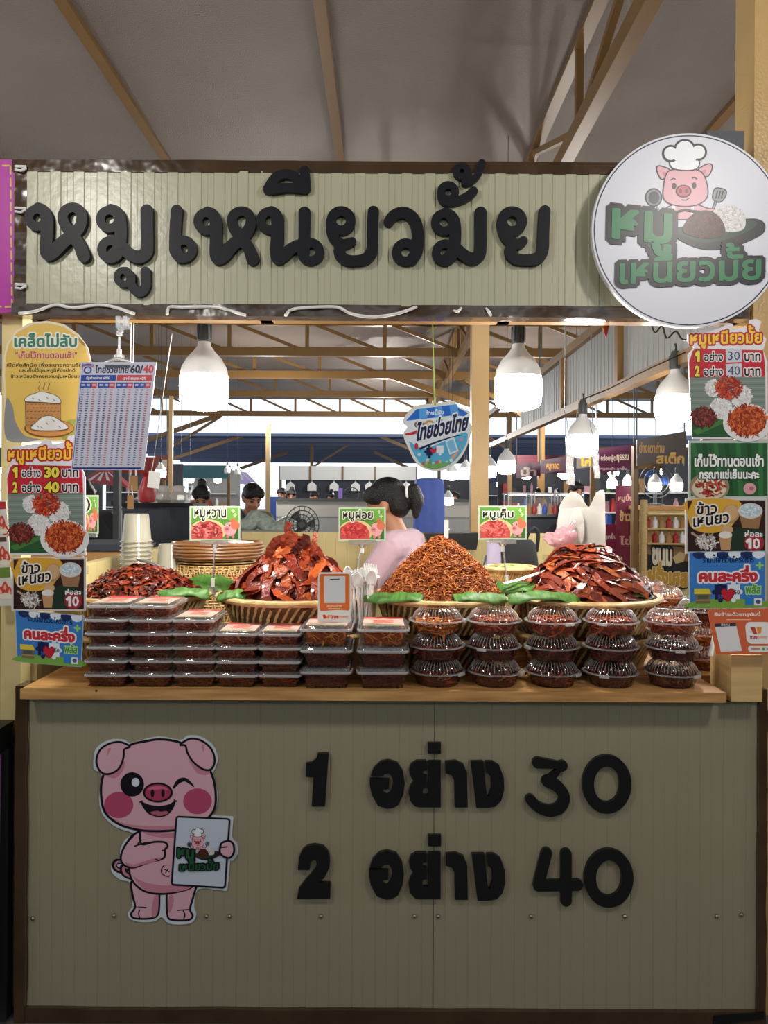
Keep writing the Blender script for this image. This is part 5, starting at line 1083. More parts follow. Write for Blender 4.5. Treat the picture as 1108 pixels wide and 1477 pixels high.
# ------------------------------------------------------------------ things behind the baskets
cupm = thing('plastic_cup', '-', 'cup')
g = MB(); g.lathe([(.0585, 0), (.060, .002), (.0585, .005), (.054, .010), (.0445, .104), (.042, .1075), (.036, .106), (0, .106)], 40); g.build('cup_wall', 'cup', cupm)
g = MB(); g.tube([(.0592 * cos(a * pi / 20), .0592 * sin(a * pi / 20), .0025) for a in range(40)], .0026, 6, closed=True); g.build('rim', 'cup', cupm)
yc = 2.85; zt = P(197, 741, yc).z; x = P(197, 800, yc).x; n = 20
st0 = thing('cup_crate', 'pine crate behind the sweet pork that the upturned cups stand on', 'crate', (x + .03, yc, TOPZ))
base = zt - .1075 - (n - 1) * .0165
g = MB(); g.box((-.12, -.10, 0), (.16, .12, base - TOPZ)); g.build('crate_body', 'ply', st0, smooth=0)
for k in range(n): place(cupm, k == 0, (x, yc, base + k * .0165), 'upturned clear cup in the tall nested stack behind the sweet pork', 'upturned cups in the tall stack')
x2 = P(217, 800, yc + .03).x; n2 = 13
for k in range(n2): place(cupm, 0, (x2 + .075, yc + .04, base + k * .0165), 'upturned clear cup in the shorter nested stack to the right of the tall stack', 'upturned cups in the shorter stack')

rbq = P(314, 779, 2.95); rb = thing('rice_basket', 'big round bamboo rice basket with a dark cane lid behind the sweet pork card', 'basket', (rbq.x, 2.95, TOPZ))
hh = rbq.z - TOPZ; rr_ = .172
g = MB(); ns = 46; vs = []
for k in range(15):
    z = .01 + (hh - .075) * k / 14; q = rr_ * (.86 + .10 * sin(min(1, z / (hh - .1)) * 2.2))
    for s_ in (0, 1): g.tube([((q + .003 * sin(i * pi / 2 + pi * (k + s_))) * cos(2 * pi * i / (ns * 2)), (q + .003 * sin(i * pi / 2 + pi * (k + s_))) * sin(2 * pi * i / (ns * 2)), z + (.005 if s_ else -.005)) for i in range(ns * 2)], .0042, 5, closed=True, flat=.6)
for s_ in (1, -1):
    for i in range(ns): g.tube([((rr_ * (.86 + .10 * sin(min(1, (.01 + (hh - .1) * j / 6) / (hh - .1)) * 2.2)) + .003) * cos(2 * pi * i / ns + s_ * j * .07), (rr_ * (.86 + .10 * sin(min(1, (.01 + (hh - .1) * j / 6) / (hh - .1)) * 2.2)) + .003) * sin(2 * pi * i / ns + s_ * j * .07), .01 + (hh - .1) * j / 6) for j in range(7)], .003, 5)
g.lathe([(0, .004), (rr_ * .84, .004), (rr_ * .94, hh - .09)], 40); g.build('woven_body', 'rattan2', rb)
g = MB()
for k in range(5): g.tube([((rr_ + .004 - .0012 * (k - 2) ** 2) * cos(a * pi / 24), (rr_ + .004 - .0012 * (k - 2) ** 2) * sin(a * pi / 24), hh - .060 + k * .012 + .001 * sin(a * .9 + k)) for a in range(48)], .0068, 7, closed=True)
g.lathe([(rr_ - .004, hh - .065), (rr_ - .004, hh - .018), (rr_ * .8, hh - .008), (0, hh - .004)], 40); g.build('lid', 'darkcane', rb)

spq = P(522, 850, 2.30); sp = thing('spoon_cup', 'white plastic cup holding the spoons and forks behind the payment stand', 'cup', (spq.x + .004, 2.385, TOPZ + .10))
g = MB(); hc = P(522, 833, 2.36).z - TOPZ - .10; g.lathe([(0, 0), (.034, 0), (.047, hc - .004), (.049, hc), (.045, hc - .002), (.032, .004), (0, .004)], 28); g.build('cup_wall', 'clear', sp); g = MB(); g.tube([(.048 * cos(a * pi / 16), .048 * sin(a * pi / 16), hc) for a in range(32)], .0025, 6, closed=True); g.build('rim', 'white', sp)
def spoon(fork):
    t = MB(); L = .115
    t.tube(cr([(0, 0, 0), (0, .001, .04), (0, -.001, .085), (0, .002, L)], 4), [.0022] * 6 + [.0026] * 7, 6, flat=.6)
    if not fork:
        vs = []; 
        for i in range(9):
            u = i / 8; w2 = .0125 * sin(pi * min(1, .12 + u * .88)) ** .7 + .001
            for j in range(5): v = j / 4 * 2 - 1; vs.append((v * w2, .006 * (1 - v * v) * sin(pi * u) - .002, L - .004 + u * .042))
        t.add(vs, [(i * 5 + j, i * 5 + j + 1, i * 5 + 6 + j, i * 5 + 5 + j) for i in range(8) for j in range(4)])
    else:
        vs = []
        for i in range(5):
            u = i / 4; w2 = .004 + .007 * min(1, u * 1.6)
            for j in range(4): v = j / 3 * 2 - 1; vs.append((v * w2, .003 * (1 - v * v), L - .004 + u * .02))
        t.add(vs, [(i * 4 + j, i * 4 + j + 1, i * 4 + 5 + j, i * 4 + 4 + j) for i in range(4) for j in range(3)])
        for k in range(4): xx = -.0095 + k * .0063; t.tube([(xx, .002, L + .015), (xx, .004, L + .028), (xx * 1.05, .001, L + .042)], [.002, .0018, .0009], 5)
    o = t.build('plastic_fork' if fork else 'plastic_spoon', 'white'); m = o.modifiers.new('s', 'SOLIDIFY'); m.thickness = .001; return o
pro = [spoon(0), spoon(1)]; R = random.Random(8); seen = [0, 0]
for k in range(20):
    f = 1 if k % 5 in (1, 3) else 0; o = pro[f] if not seen[f] else pro[f].copy()
    if seen[f]: COL.objects.link(o)
    seen[f] = 1; a = k * 2.4; q = .028 * sqrt(k / 20)
    o.location = (spq.x + q * cos(a) + .0, 2.295 + q * sin(a) * .6, TOPZ + .135 + R.uniform(0, .03)); o.scale = (1.25, 1.25, 1.1); o.rotation_euler = (R.uniform(-.08, .08), R.uniform(-.14, .14) + .2 * q * cos(a) / .03, R.uniform(-.6, .6))
    tag(o, 'white plastic %s standing heads-up in the cup of cutlery' % ('fork' if f else 'spoon'), 'fork' if f else 'spoon', 'plastic %ss in the cutlery cup' % ('fork' if f else 'spoon'))

g = MB(); g.box((-.05, -.05, 0), (.05, .05, .10)); o = g.build('pine_riser', 'ply', smooth=0); o.location = (spq.x + .004, 2.385, TOPZ); tag(o, 'pine riser under the cup of plastic cutlery', 'riser')
# small basket with cucumber and tongs, left of the salted pork
q = P(737, 822, 2.72); t = make_basket(.085, .05, 'small wicker basket of cucumber slices behind the salted pork card'); t.location = (q.x, 2.72, q.z - .04); t['group'] = 'wicker baskets on the worktop'
g = MB(); g.box((-.09, -.09, TOPZ), (.09, .09, q.z - .041)); o = g.build('pine_riser', 'ply', smooth=0); o.location = (q.x, 2.72, 0); tag(o, 'pine riser under the small cucumber basket', 'riser')
R = random.Random(3); cm = mat('cucumber', (178, 204, 132), .4, var=.2, vscale=60); cs = None
for k in range(9):
    g = MB(); g.lathe([(0, 0), (.022, 0), (.024, .002), (.022, .004), (0, .004)], 16)
    o = g.build('cucumber_slice', cm) if cs is None else cs.copy()
    if cs is not None: COL.objects.link(o); bpy.data.meshes
    cs = cs or o; a = k * 2.4; o.location = (q.x + .045 * cos(a) * (k > 0), 2.72 + .045 * sin(a) * (k > 0), q.z + .004 + .003 * (k % 3)); o.rotation_euler = (R.uniform(-.4, .4), R.uniform(-.4, .4), 0)
    tag(o, 'pale green cucumber slice in the small basket', 'cucumber slice', 'cucumber slices in the small basket')
for px, nm in ((0, 'sliced'), (1, 'salted')):
    if px == 0: continue
    q = P(757, 836, 2.40); t = thing('tongs', 'steel tongs lying on the leaf at the left of the salted pork', 'tongs', q)
    for s_ in (-1, 1): g = MB(); g.tube([(-.075, s_ * .004, 0), (-.02, s_ * .012, .004), (.05, s_ * .010, .012), (.075, s_ * .004, .014)], [.004, .0055, .005, .007], 6, flat=.5); g.build('arm', 'steel', t)
    t.rotation_euler = (0, -.15, .25)
t = thing('tongs', 'dark tongs resting on top of the sweet pork heap', 'tongs', P(221, 818, 2.50))
for s_ in (-1, 1): g = MB(); g.tube([(-.06, s_ * .003, .018), (0, s_ * .010, .012), (.06, s_ * .006, -.008)], [.005, .006, .006], 6, flat=.5); g.build('arm', 'steel', t)
t.rotation_euler = (0, .1, -.2)

# bundle of white carrier bags standing behind the salted pork, and the pink bag in front of it
def bagsheet(oxyz, pts, Y, m, name, label, cat, n=5, d=.004, group=None):
    q = P(*pts[0], Y); t = MB()
    for k in range(n):
        pp = [P(u + k * .5, v + k * .4, Y) - q for u, v in cr(pts, 4, True)]
        tri = [(v.x, v.z) for v in pp]; mb2 = MB(); mb2.plate(tri, k * d, k * d + .0012)
        t.add([(a, b + .006 * sin(a * 60 + k) + .004 * sin(c * 45 + k * 2), c) for a, b, c in mb2.v], mb2.f)
    o = t.build(name, m, smooth=60); o.location = q; return tag(o, label, cat, group)
bagsheet(0, [(806, 745), (812, 722), (824, 710), (836, 714), (846, 728), (852, 730), (860, 712), (868, 707), (872, 716), (873, 780), (874, 845), (800, 845)], 2.86, 'bag', 'carrier_bag_bundle', 'bundle of white plastic carrier bags standing behind the salted pork', 'plastic bags', 4, .006)
bagsheet(0, [(820, 785), (824, 745), (834, 732), (842, 752), (838, 786)], 2.83, 'bag', 'carrier_bag', 'loose peaked white plastic bag in front of the carrier bag bundle', 'plastic bag', 2)
mb = MB(); q = P(816, 790, 2.80); mb.ball((-.015, 0, .035), (.056, .045, .036), 36, 24); mb.cap((.0, 0, .045), (.025, 0, .085), .022, .008, 24)
mb.v = [tuple(Vector(v) * (1 + .35 * noise.noise(Vector(v) * 28) + .18 * noise.noise(Vector(v) * 70))) for v in mb.v]; o = mb.build('pink_bag', 'pinkbag', smooth=30); o.location = q; tag(o, 'crumpled pink plastic bag in front of the white carrier bags', 'plastic bag')
g = MB(); q = P(840, 830, 2.86); g.box((-.14, -.04, TOPZ), (.14, .06, P(840, 802, 2.86).z)); o = g.build('bag_box', 'clear', smooth=0); o.location = (q.x, 2.86, 0); tag(o, 'clear plastic tub behind the salted pork under the bags', 'tub')
# black tote with a red badge, lilac bottle
q = P(744, 830, 3.02); t = thing('black_tote', 'black bag with a looped handle and a red badge behind the salted pork card', 'bag', (q.x, 3.02, TOPZ)); ht_ = P(744, 778, 3.02).z - TOPZ
g = MB(); g.lathe([(0, 0), (.085, 0), (.095, .02), (.090, ht_ * .7), (.078, ht_ * .95), (.06, ht_), (0, ht_)], 28, sq=3.2, sy=.7); g.build('body', 'blackcloth', t)
g = MB(); g.tube(cr([(.035, 0, ht_ - .02), (.05, -.01, ht_ + .03), (.075, 0, ht_ + .045), (.09, .0, ht_ + .02), (.085, .01, ht_ - .05)], 5), .008, 8); g.build('handle', 'blackcloth', t)
g = MB(); g.ball((.012, -.066, ht_ * .62), (.018, .008, .02), 14, 8); g.build('badge', 'red', t)
q = P(712, 830, 2.98); t = thing('lilac_jug', 'pale lilac plastic jug left of the black bag', 'jug', (q.x, 2.98, TOPZ)); h_ = P(712, 781, 2.98).z - TOPZ
g = MB(); g.lathe([(0, 0), (.03, 0), (.032, h_ * .8), (.028, h_ * .92), (.03, h_), (0, h_)], 20); g.build('body', mat('lilac_plastic', (168, 160, 184), .35), t); g = MB(); g.tube([(-.03, -.005, h_ * .85), (-.045, -.01, h_ * .7), (-.03, -.005, h_ * .5)], .004, 6); g.build('handle', 'greysock', t)
q = P(657, 790, 3.78); t = thing('black_scale', 'black flat-topped weighing stand behind the shredded pork', 'stand', (q.x, 3.78, 0)); z_ = P(657, 768, 3.78).z
g = MB(); g.plate([(-.16, z_ - .005), (.115, z_), (.10, z_ - .085), (-.12, z_ - .082)], -.05, .10); g.build('top_tray', 'black', t, smooth=0); g = MB(); g.box((-.12, -.03, 0), (.02, .08, z_ - .084)); g.build('column', 'black', t, smooth=0)
q = P(644, 750, 3.71); g = MB(); g.box((-.011, -.003, -.09), (.011, .003, 0)); g.box((-.016, -.004, -.086), (-.011, .004, -.078)); g.box((.011, -.004, -.05), (.016, .004, -.042)); o = g.build('white_clip', 'white', smooth=0); o.location = q; tag(o, 'white plastic clip strip in front of the black weighing stand', 'clip')
# film rolls hanging on the right
for i, (pts, Y, l) in enumerate(((((817, 628), (826, 632), (829, 700), (818, 698)), 3.6, 'long clear film strip hanging left of the small bent-cord bulb'), (((855, 652), (862, 640), (866, 690), (858, 690)), 3.6, 'short clear film strip hanging right of the bent-cord bulb'))):
    q = P(*pts[0], Y); mb = MB()
    vs = []
    for k in range(11):
        t_ = k / 10
        for (a, b) in ((pts[0], pts[3]), (pts[1], pts[2])): v = P(a[0] + (b[0] - a[0]) * t_, a[1] + (b[1] - a[1]) * t_, Y) - q; vs += [(v.x, .01 * sin(k * 1.3), v.z), (v.x, .01 * sin(k * 1.3) + .012, v.z)]
    fs = [f for k in range(10) for f in ((k * 4, k * 4 + 2, k * 4 + 6, k * 4 + 4), (k * 4 + 1, k * 4 + 5, k * 4 + 7, k * 4 + 3), (k * 4 + 2, k * 4 + 3, k * 4 + 7, k * 4 + 6), (k * 4, k * 4 + 4, k * 4 + 5, k * 4 + 1))]
    mb.add(vs, fs); o = mb.build('film_strip', 'bagclear', smooth=60); o.location = q; tag(o, l, 'film strip', 'clear film strips')
    g = MB(); g.tube([P(pts[0][0] + 3, pts[0][1] + 2, Y) - q, P(pts[0][0] + 1, pts[0][1] - 22, Y) - q, P(pts[0][0] - 3, pts[0][1] - 36, Y) - q, Vector(((pts[0][0] - 557) / F * 2.30, 2.30, 2.05)) - q], .0015, 5); h2 = g.build('hook', 'wire', o)
# red bunting tip under the fascia
p = Print(800, 455, 3.46, 2.30, 255, 30); 
g = MB(); q = P(873, 462, 2.30); g.plate([(-.018, .0), (.018, .002), (.010, -.03), (.004, -.055), (-.006, -.028)], 0, .002); o = g.build('bunting_flag', 'red', smooth=0); o.location = q; tag(o, 'small red and yellow bunting tip under the fascia left of the round sign', 'flag')
g = MB(); g.plate([(-.018, .001), (-.004, .001), (-.002, -.036), (-.008, -.026)], -.0012, -.0004); g.build('yellow_panel', mat('yellow_cloth', (214, 170, 50), .7), o, smooth=0)
# black wires around the round sign and along the rail
for pts, Y, l in ((((590, 467), (620, 470), (660, 468), (700, 464), (745, 462)), 2.30, 'thin black wire sagging under the rail to the right-hand bulb'), (((938, 462), (945, 480), (955, 470), (962, 488), (975, 478), (985, 490), (1000, 486)), 2.29, 'tangled black wire below the round sign'), (((40, 450), (48, 462), (60, 456), (66, 468), (75, 460)), 2.24, 'short curly black wire above the yellow rice tip poster'), (((1015, 496), (980, 512), (930, 535), (880, 560), (843, 575)), 2.9, 'black wire drooping along the right rail')):
    q = P(*pts[0], Y); g = MB(); g.tube([P(a, b, Y) - q for a, b in cr(pts, 5)], .0028, 6); o = g.build('black_wire', 'wire'); o.location = q; tag(o, l, 'wire', 'black wires')
# hanging card and tag near the left pole
for i, (px, py, wd, hh_, Y, m, l) in enumerate(((222, 692, 17, 24, 3.4, 'white', 'blank white tag hanging right of the price table sheet'), (192, 697, 12, 22, 3.5, 'cardboard', 'upper brown tag on the string near the left pole'), (188, 724, 9, 20, 3.5, 'cardboard', 'lower brown tag on the string near the left pole'))):
    q = P(px, py, Y); k = Y / F; g = MB(); g.box((-wd * k / 2, 0, -hh_ * k / 2), (wd * k / 2, .004, hh_ * k / 2)); o = g.build('hanging_tag', m, smooth=0); o.location = q; o.rotation_euler = (0, .12 if i == 0 else 0, 0); tag(o, l, 'tag', 'hanging tags')
    g = MB(); g.tube([(-wd * k * .3, .002, hh_ * k / 2), (-wd * k * .25, .002, hh_ * k * .5 + .05), Vector(((px - 554) / F * 2.30, 2.30, 2.05)) - q], .0012, 5); g.tube([(wd * k * .3, .002, hh_ * k / 2), (wd * k * .25, .002, hh_ * k * .5 + .045)], .003, 5); g.build('hook', 'white', o)
q = P(212, 706, 6.0); g = MB(); g.lathe([(0, -.11), (.06, -.10), (.075, -.03), (.05, .04), (.03, .10), (.05, .13), (0, .14)], 14); o = g.build('red_pouch', 'red'); o.location = q; tag(o, 'red cloth pouch hanging behind the blank white tag', 'pouch')

# ------------------------------------------------------------------ neighbour at the left edge
nb = thing('neighbour_counter', 'black neighbouring counter cut by the left picture edge', 'counter', (-1.30, 2.1, 0))
g = MB(); g.box((-.4, .0, .78), (.165, .5, .85)); g.box((.166, 0, .78), (.225, .085, .85)); g.build('top', 'black', nb, smooth=0)
g = MB(); g.box((-.4, .04, 0), (.16, .46, .78)); g.box((.161, .04, 0), (.225, .08, .78)); g.build('body', 'blackcloth', nb, smooth=0)
mb = MB(); n = 24; vs = []
for i in range(n + 1):
    for z in (.06, .3, .55, .775): vs.append((-1.70 + .625 * i / n, 2.115 - .012 * sin(i * 1.7) - .02 * (1 - z), z))
mb.add(vs, [(i * 4 + j, i * 4 + 4 + j, i * 4 + 5 + j, i * 4 + 1 + j) for i in range(n) for j in range(3)]); o = mb.build('purple_cloth', 'purple'); tag(o, 'dark purple cloth hanging down the front of the black neighbouring counter', 'cloth'); o.modifiers.new('s', 'SOLIDIFY').thickness = .004
q = P(8, 950, 2.25); g = MB(); g.lathe([(0, 0), (.052, 0), (.052, .40), (.045, .405), (0, .405)], 32); o = g.build('steel_canister', 'steel'); o.location = (q.x - .045, 2.25, .85); tag(o, 'tall stainless canister on the black counter under the strawberry poster', 'canister')
g = MB(); g.box((-.02, 0, -.2), (.02, .004, .1)); q = P(50, 700, 2.28)
# brown box over the left half wall
q = P(140, 800, 3.3); t = thing('brown_crate', 'brown cardboard crate beyond the left half wall', 'crate', (q.x - .12, 3.4, 0)); g = MB(); zt_ = P(140, 783, 3.3).z; g.box((-.30, -.2, 0), (.26, .25, zt_ - .03)); g.build('body', 'cardboard', t, smooth=0); g = MB(); g.box((-.30, -.21, zt_ - .028), (.27, .26, zt_ - .018)); g.box((.0, -.21, zt_ - .018), (.27, .2, zt_)); g.build('flaps', 'darkgrey', t, smooth=0)

# ------------------------------------------------------------------ people
VOX = {}
def limb_hand(mb, w_, d, side, up):
    """palm, four curled fingers and a thumb; w_ wrist, d forearm direction"""
    d = d.normalized(); s = d.cross(up).normalized() * side; n = s.cross(d).normalized() * side; pc = w_ + d * .045
    mb.cap(w_, w_ + d * .03, .024, .030, 8)
    for k in range(4): mb.cap(w_ + d * .02 + s * (-.024 + k * .016), w_ + d * .085 + s * (-.027 + k * .018), .013, .011, 7)
    for k, L in enumerate((.030, .036, .034, .026)):
        a = w_ + d * .085 + s * (-.027 + k * .018); b = a + d * L + n * .008; c = b + d * L * .6 + n * .022; mb.cap(a, b, .0095, .0088, 7); mb.cap(b, c, .0088, .0075, 7)
    a = w_ + d * .03 - s * .030; b = a + d * .030 - s * .018 + n * .012; mb.cap(a, b, .011, .010, 7); mb.cap(b, b + d * .026 + n * .008, .0095, .008, 7)
def person(name, label, loc, rz, top, skirt=False, shirt='whitecloth', sleeve=.55, lower='jeans', hair='bun', apron=None, lean=0.0, nod=.3, turn=0.0, arms=None, scale=1.0, vox=.010, cap=None):
    """standing figure facing -y, one continuous body; hair and clothes are its parts"""
    t = thing(name, label, 'person', loc, None, None, rz)
    L = Matrix.Translation((0, 0, .88)) @ Matrix.Rotation(lean, 4, 'X') @ Matrix.Translation((0, 0, -.88))
    U = lambda x, y, z: L @ Vector((x, y, z))
    nk = U(0, .0, 1.34); HM = Matrix.Translation(nk) @ Matrix.Rotation(turn, 4, 'Z') @ Matrix.Rotation(lean * .6 + nod, 4, 'X')
    Hh = lambda x, y, z: HM @ Vector((x, y, z)); HR = HM.to_3x3().to_4x4()
    arms = arms or [((-.235, .0, 1.06), (-.14, -.24, 1.0)), ((.235, .0, 1.06), (.14, -.24, 1.0))]
    arms = [(Vector(a), Vector(b)) for a, b in arms]
    sh = [U(-.165, .01, 1.285), U(.165, .01, 1.285)]
    b = MB(); c = b.cap
    c(U(0, 0, .92), U(0, 0, 1.10), .125, .115, 14); c(U(-.05, 0, 1.08), U(-.07, 0, 1.22), .105, .095, 12); c(U(.05, 0, 1.08), U(.07, 0, 1.22), .105, .095, 12); c(sh[0], sh[1], .062, .062, 10)
    c(U(0, .01, 1.27), Hh(0, .0, .07), .060, .050, 10)
    for s_, x in ((0, -.09), (1, .09)):
        c((x, .0, .88), (x * 1.05, -.01, .47), .088, .056, 12); c((x * 1.05, -.01, .47), (x * 1.05, .02, .08), .054, .036, 10); c((x * 1.05, .03, .045), (x * 1.15, -.12, .032), .036, .030, 8)
        e, w_ = arms[s_]; c(sh[s_], e, .048, .038, 10); c(e, w_, .038, .026, 10); limb_hand(b, w_, w_ - e, 1 if s_ else -1, Vector((0, 0, 1)))
    # head
    b.ball(Hh(0, .012, .175), (.074, .092, .088), 18, 14, mtx=HR); b.ball(Hh(0, -.022, .105), (.058, .062, .062), 14, 10, mtx=HR); b.ball(Hh(0, -.055, .068), (.026, .022, .020), 10, 8, mtx=HR)
    b.cap(Hh(0, -.078, .165), Hh(0, -.096, .128), .009, .014, 8); b.ball(Hh(-.013, -.086, .126), .009, 8, 6); b.ball(Hh(.013, -.086, .126), .009, 8, 6)
    b.ball(Hh(0, -.080, .098), (.022, .010, .0065), 10, 6, mtx=HR); b.ball(Hh(0, -.077, .087), (.019, .010, .007), 10, 6, mtx=HR)
    for s_ in (-1, 1): b.ball(Hh(s_ * .032, -.068, .178), (.02, .012, .008), 10, 6, mtx=HR); b.ball(Hh(s_ * .077, .012, .14), (.008, .018, .030), 10, 8, mtx=HR); b.ball(Hh(s_ * .035, -.062, .125), (.022, .018, .020), 10, 6, mtx=HR)
    o = b.build('body', 'skin', t); m = o.modifiers.new('r', 'REMESH'); m.mode = 'VOXEL'; m.voxel_size = vox; m.use_smooth_shade = True; m2 = o.modifiers.new('s', 'SMOOTH'); m2.factor = .5; m2.iterations = 4
    f = MB()
    for s_ in (-1, 1): f.ball(Hh(s_ * .031, -.073, .158), (.013, .009, .0065), 10, 6, mtx=HR); f.cap(Hh(s_ * .016, -.080, .182), Hh(s_ * .046, -.070, .184), .004, .003, 6)
    f.build('eyes', 'hair', t)
    # hair
    h = MB(); h.ball(Hh(0, .022, .195), (.084, .098, .088), 20, 14, mtx=HR); h.ball(Hh(0, .058, .15), (.076, .062, .085), 16, 12, mtx=HR)
    for s_ in (-1, 1): h.ball(Hh(s_ * .052, -.022, .215), (.036, .062, .045), 12, 8, mtx=HR)
    if hair == 'bun': h.ball(Hh(0, .075, .285), (.045, .045, .042), 14, 10, mtx=HR)
    if hair == 'tail': h.ball(Hh(0, .125, .165), (.028, .03, .03), 12, 8, mtx=HR); A_ = Hh(0, .150, .165); h.cap(A_, A_ + Vector((0, .020, -.045)), .040, .038, 10); h.cap(A_ + Vector((0, .02, -.045)), A_ + Vector((0, .015, -.12)), .038, .016, 10)
    if hair == 'long': h.cap(Hh(0, .075, .15), Hh(0, .085, -.02), .07, .055, 12)
    o = hr_ = h.build('hair', 'hair', t); m = o.modifiers.new('r', 'REMESH'); m.mode = 'VOXEL'; m.voxel_size = vox; m.use_smooth_shade = True; m2 = o.modifiers.new('s', 'SMOOTH'); m2.factor = .5; m2.iterations = 3
    if hair == 'tail': g_ = MB(); g_.tube([Hh(.032 * cos(a * pi / 6), .128 + .012 * sin(a * pi / 6) , .168 + .034 * sin(a * pi / 6)) for a in range(12)], .008, 7, closed=True); g_.build('hair_tie', 'white', hr_)
    # clothes
    k = MB(); c = k.cap
    c(U(0, 0, .86), U(0, 0, 1.10), .150, .135, 16); c(U(-.05, 0, 1.08), U(-.07, 0, 1.215), .122, .110, 14); c(U(.05, 0, 1.08), U(.07, 0, 1.215), .122, .110, 14); c(sh[0], sh[1], .078, .078, 12)
    for s_ in (0, 1): e, w_ = arms[s_]; q = sh[s_].lerp(e, sleeve) if sleeve <= 1 else e; c(sh[s_], q, .070, .062, 12); (sleeve > 1) and c(e, w_.lerp(e, .15), .058, .042, 12)
    o = k.build('shirt', shirt, t); m = o.modifiers.new('r', 'REMESH'); m.mode = 'VOXEL'; m.voxel_size = vox; m.use_smooth_shade = True; m2 = o.modifiers.new('s', 'SMOOTH'); m2.factor = .5; m2.iterations = 5
    k = MB(); c = k.cap; c((-.06, 0, .93), (.06, 0, .93), .125, .125, 12)
    for x in (-.09, .09): c((x, 0, .88), (x * 1.05, -.01, .47), .104, .075, 12); c((x * 1.05, -.01, .47), (x * 1.05, .02, .13), .075, .062, 10)
    o = k.build('trousers', lower, t); m = o.modifiers.new('r', 'REMESH'); m.mode = 'VOXEL'; m.voxel_size = max(vox, .012); m.use_smooth_shade = True; m2 = o.modifiers.new('s', 'SMOOTH'); m2.factor = .5; m2.iterations = 4
    if apron:
        k = MB(); n = 13; vs = []
        for i in range(n):
            a = (i / (n - 1) - .5) * 2.3
            for z, r in ((.50, .185), (.80, .175), (.98, .165), (1.10, .160), (1.22, .150)):
                if z > 1.05: aa = a * (.50 if z < 1.2 else .36)
                else: aa = a
                vs.append(U(r * sin(aa), -r * cos(aa), z))
        k.add(vs, [(i * 5 + j, i * 5 + 5 + j, i * 5 + 6 + j, i * 5 + 1 + j) for i in range(n - 1) for j in range(4)])
        for s_ in (-1, 1): k.tube([U(s_ * .052, -.15, 1.22), U(s_ * .075, -.09, 1.33), U(s_ * .06, .05, 1.37)], .010, 6, flat=.4)
        o = k.build('apron', apron, t); o.modifiers.new('s', 'SOLIDIFY').thickness = .006
    t.scale = (scale, scale, scale); return t
# the stall holder: profile to the left, head bowed, arm reaching forward behind the pork
lx = P(572, 700, 3.52).x
person('person', 'woman in a pale pink shirt with a black ponytail bending behind the shredded pork', (lx + .12, 3.52, .03), -pi / 2 - .30, 0, shirt='pink', hair='tail', lean=.27, nod=.22, turn=.0, sleeve=.85, scale=.985, vox=.007, arms=[((-.22, -.26, 1.06), (-.12, -.50, 1.0)), ((.22, -.24, 1.05), (.12, -.50, .98))])
person('person', 'person in a black shirt with tied hair stooping beyond the left half wall', (P(160, 740, 5.6).x, 5.6, 0), -pi / 2 - .1, 0, shirt='blackcloth', hair='bun', lean=.35, nod=.35, sleeve=.9, scale=1.05, arms=[((-.22, -.22, 1.0), (-.12, -.46, .98)), ((.22, -.22, 1.0), (.12, -.46, .98))])
person('person', 'woman with a top bun looking down behind the dark partition', (P(293, 740, 7.0).x, 7.0, 0), .1, 0, shirt='blackcloth', hair='bun', nod=.45, lean=.05, scale=1.01)
person('person', 'woman with cropped hair in an olive shirt and navy apron looking down', (P(356, 740, 6.6).x, 6.6, 0), .55, 0, shirt='olive', hair='short', apron='apron', nod=.42, lean=.12, scale=1.02)
person('person', 'small far vendor in black standing in the blue stall beside the blue cover', (P(655, 740, 11).x, 11, 0), .0, 0, shirt='blackcloth', hair='short', nod=.0, scale=1.0, vox=.014)
for i, (px, Y, sc, shirt, hr, lab) in enumerate(((408, 15, 1.06, 'pink', 'short', 'far seated vendor with short dark hair at the left end of the far counter'), (421, 14.6, 1.04, 'blackcloth', 'bun', 'far dark-haired vendor next to the blue bin at the far counter'), (452, 15.5, 1.03, 'whitecloth', 'short', 'far vendor in white bending at the middle of the far counter'), (478, 16, 1.02, 'blackcloth', 'bun', 'far vendor in dark clothes left of the purple banner'), (776, 12.4, 1.02, 'red', 'bun', 'far vendor in red by the glass case right of the tan post'), (828, 10.5, 1.09, 'blackcloth', 'short', 'vendor whose dark head shows above the white carrier bags'), (805, 13, 1.02, 'blackcloth', 'bun', 'far vendor with dark hair left of the white carrier bags'), (688, 12.1, 1.02, 'whitecloth', 'long', 'far vendor in white just left of the tan back post'))):
    person('person', lab, (P(px, 740, Y).x, Y, 0), .4 * (i % 3 - 1), 0, shirt=shirt, hair=hr, nod=.25, scale=sc, vox=.016)

# ------------------------------------------------------------------ other stalls
def slab(name, label, cat, a, b, m, group=None, world=True):
    t = MB(); cx = ((a[0] + b[0]) / 2, (a[1] + b[1]) / 2, a[2]); t.box(tuple(p - q for p, q in zip(a, cx)), tuple(p - q for p, q in zip(b, cx))); o = t.build(name, m, smooth=0); o.location = cx; return tag(o, label, cat, group)
def R3(px0, py0, px1, py1, Y, dep=.05):
    a = P(px0, py1, Y); b = P(px1, py0, Y); return (a.x, Y, a.z), (b.x, Y + dep, b.z)
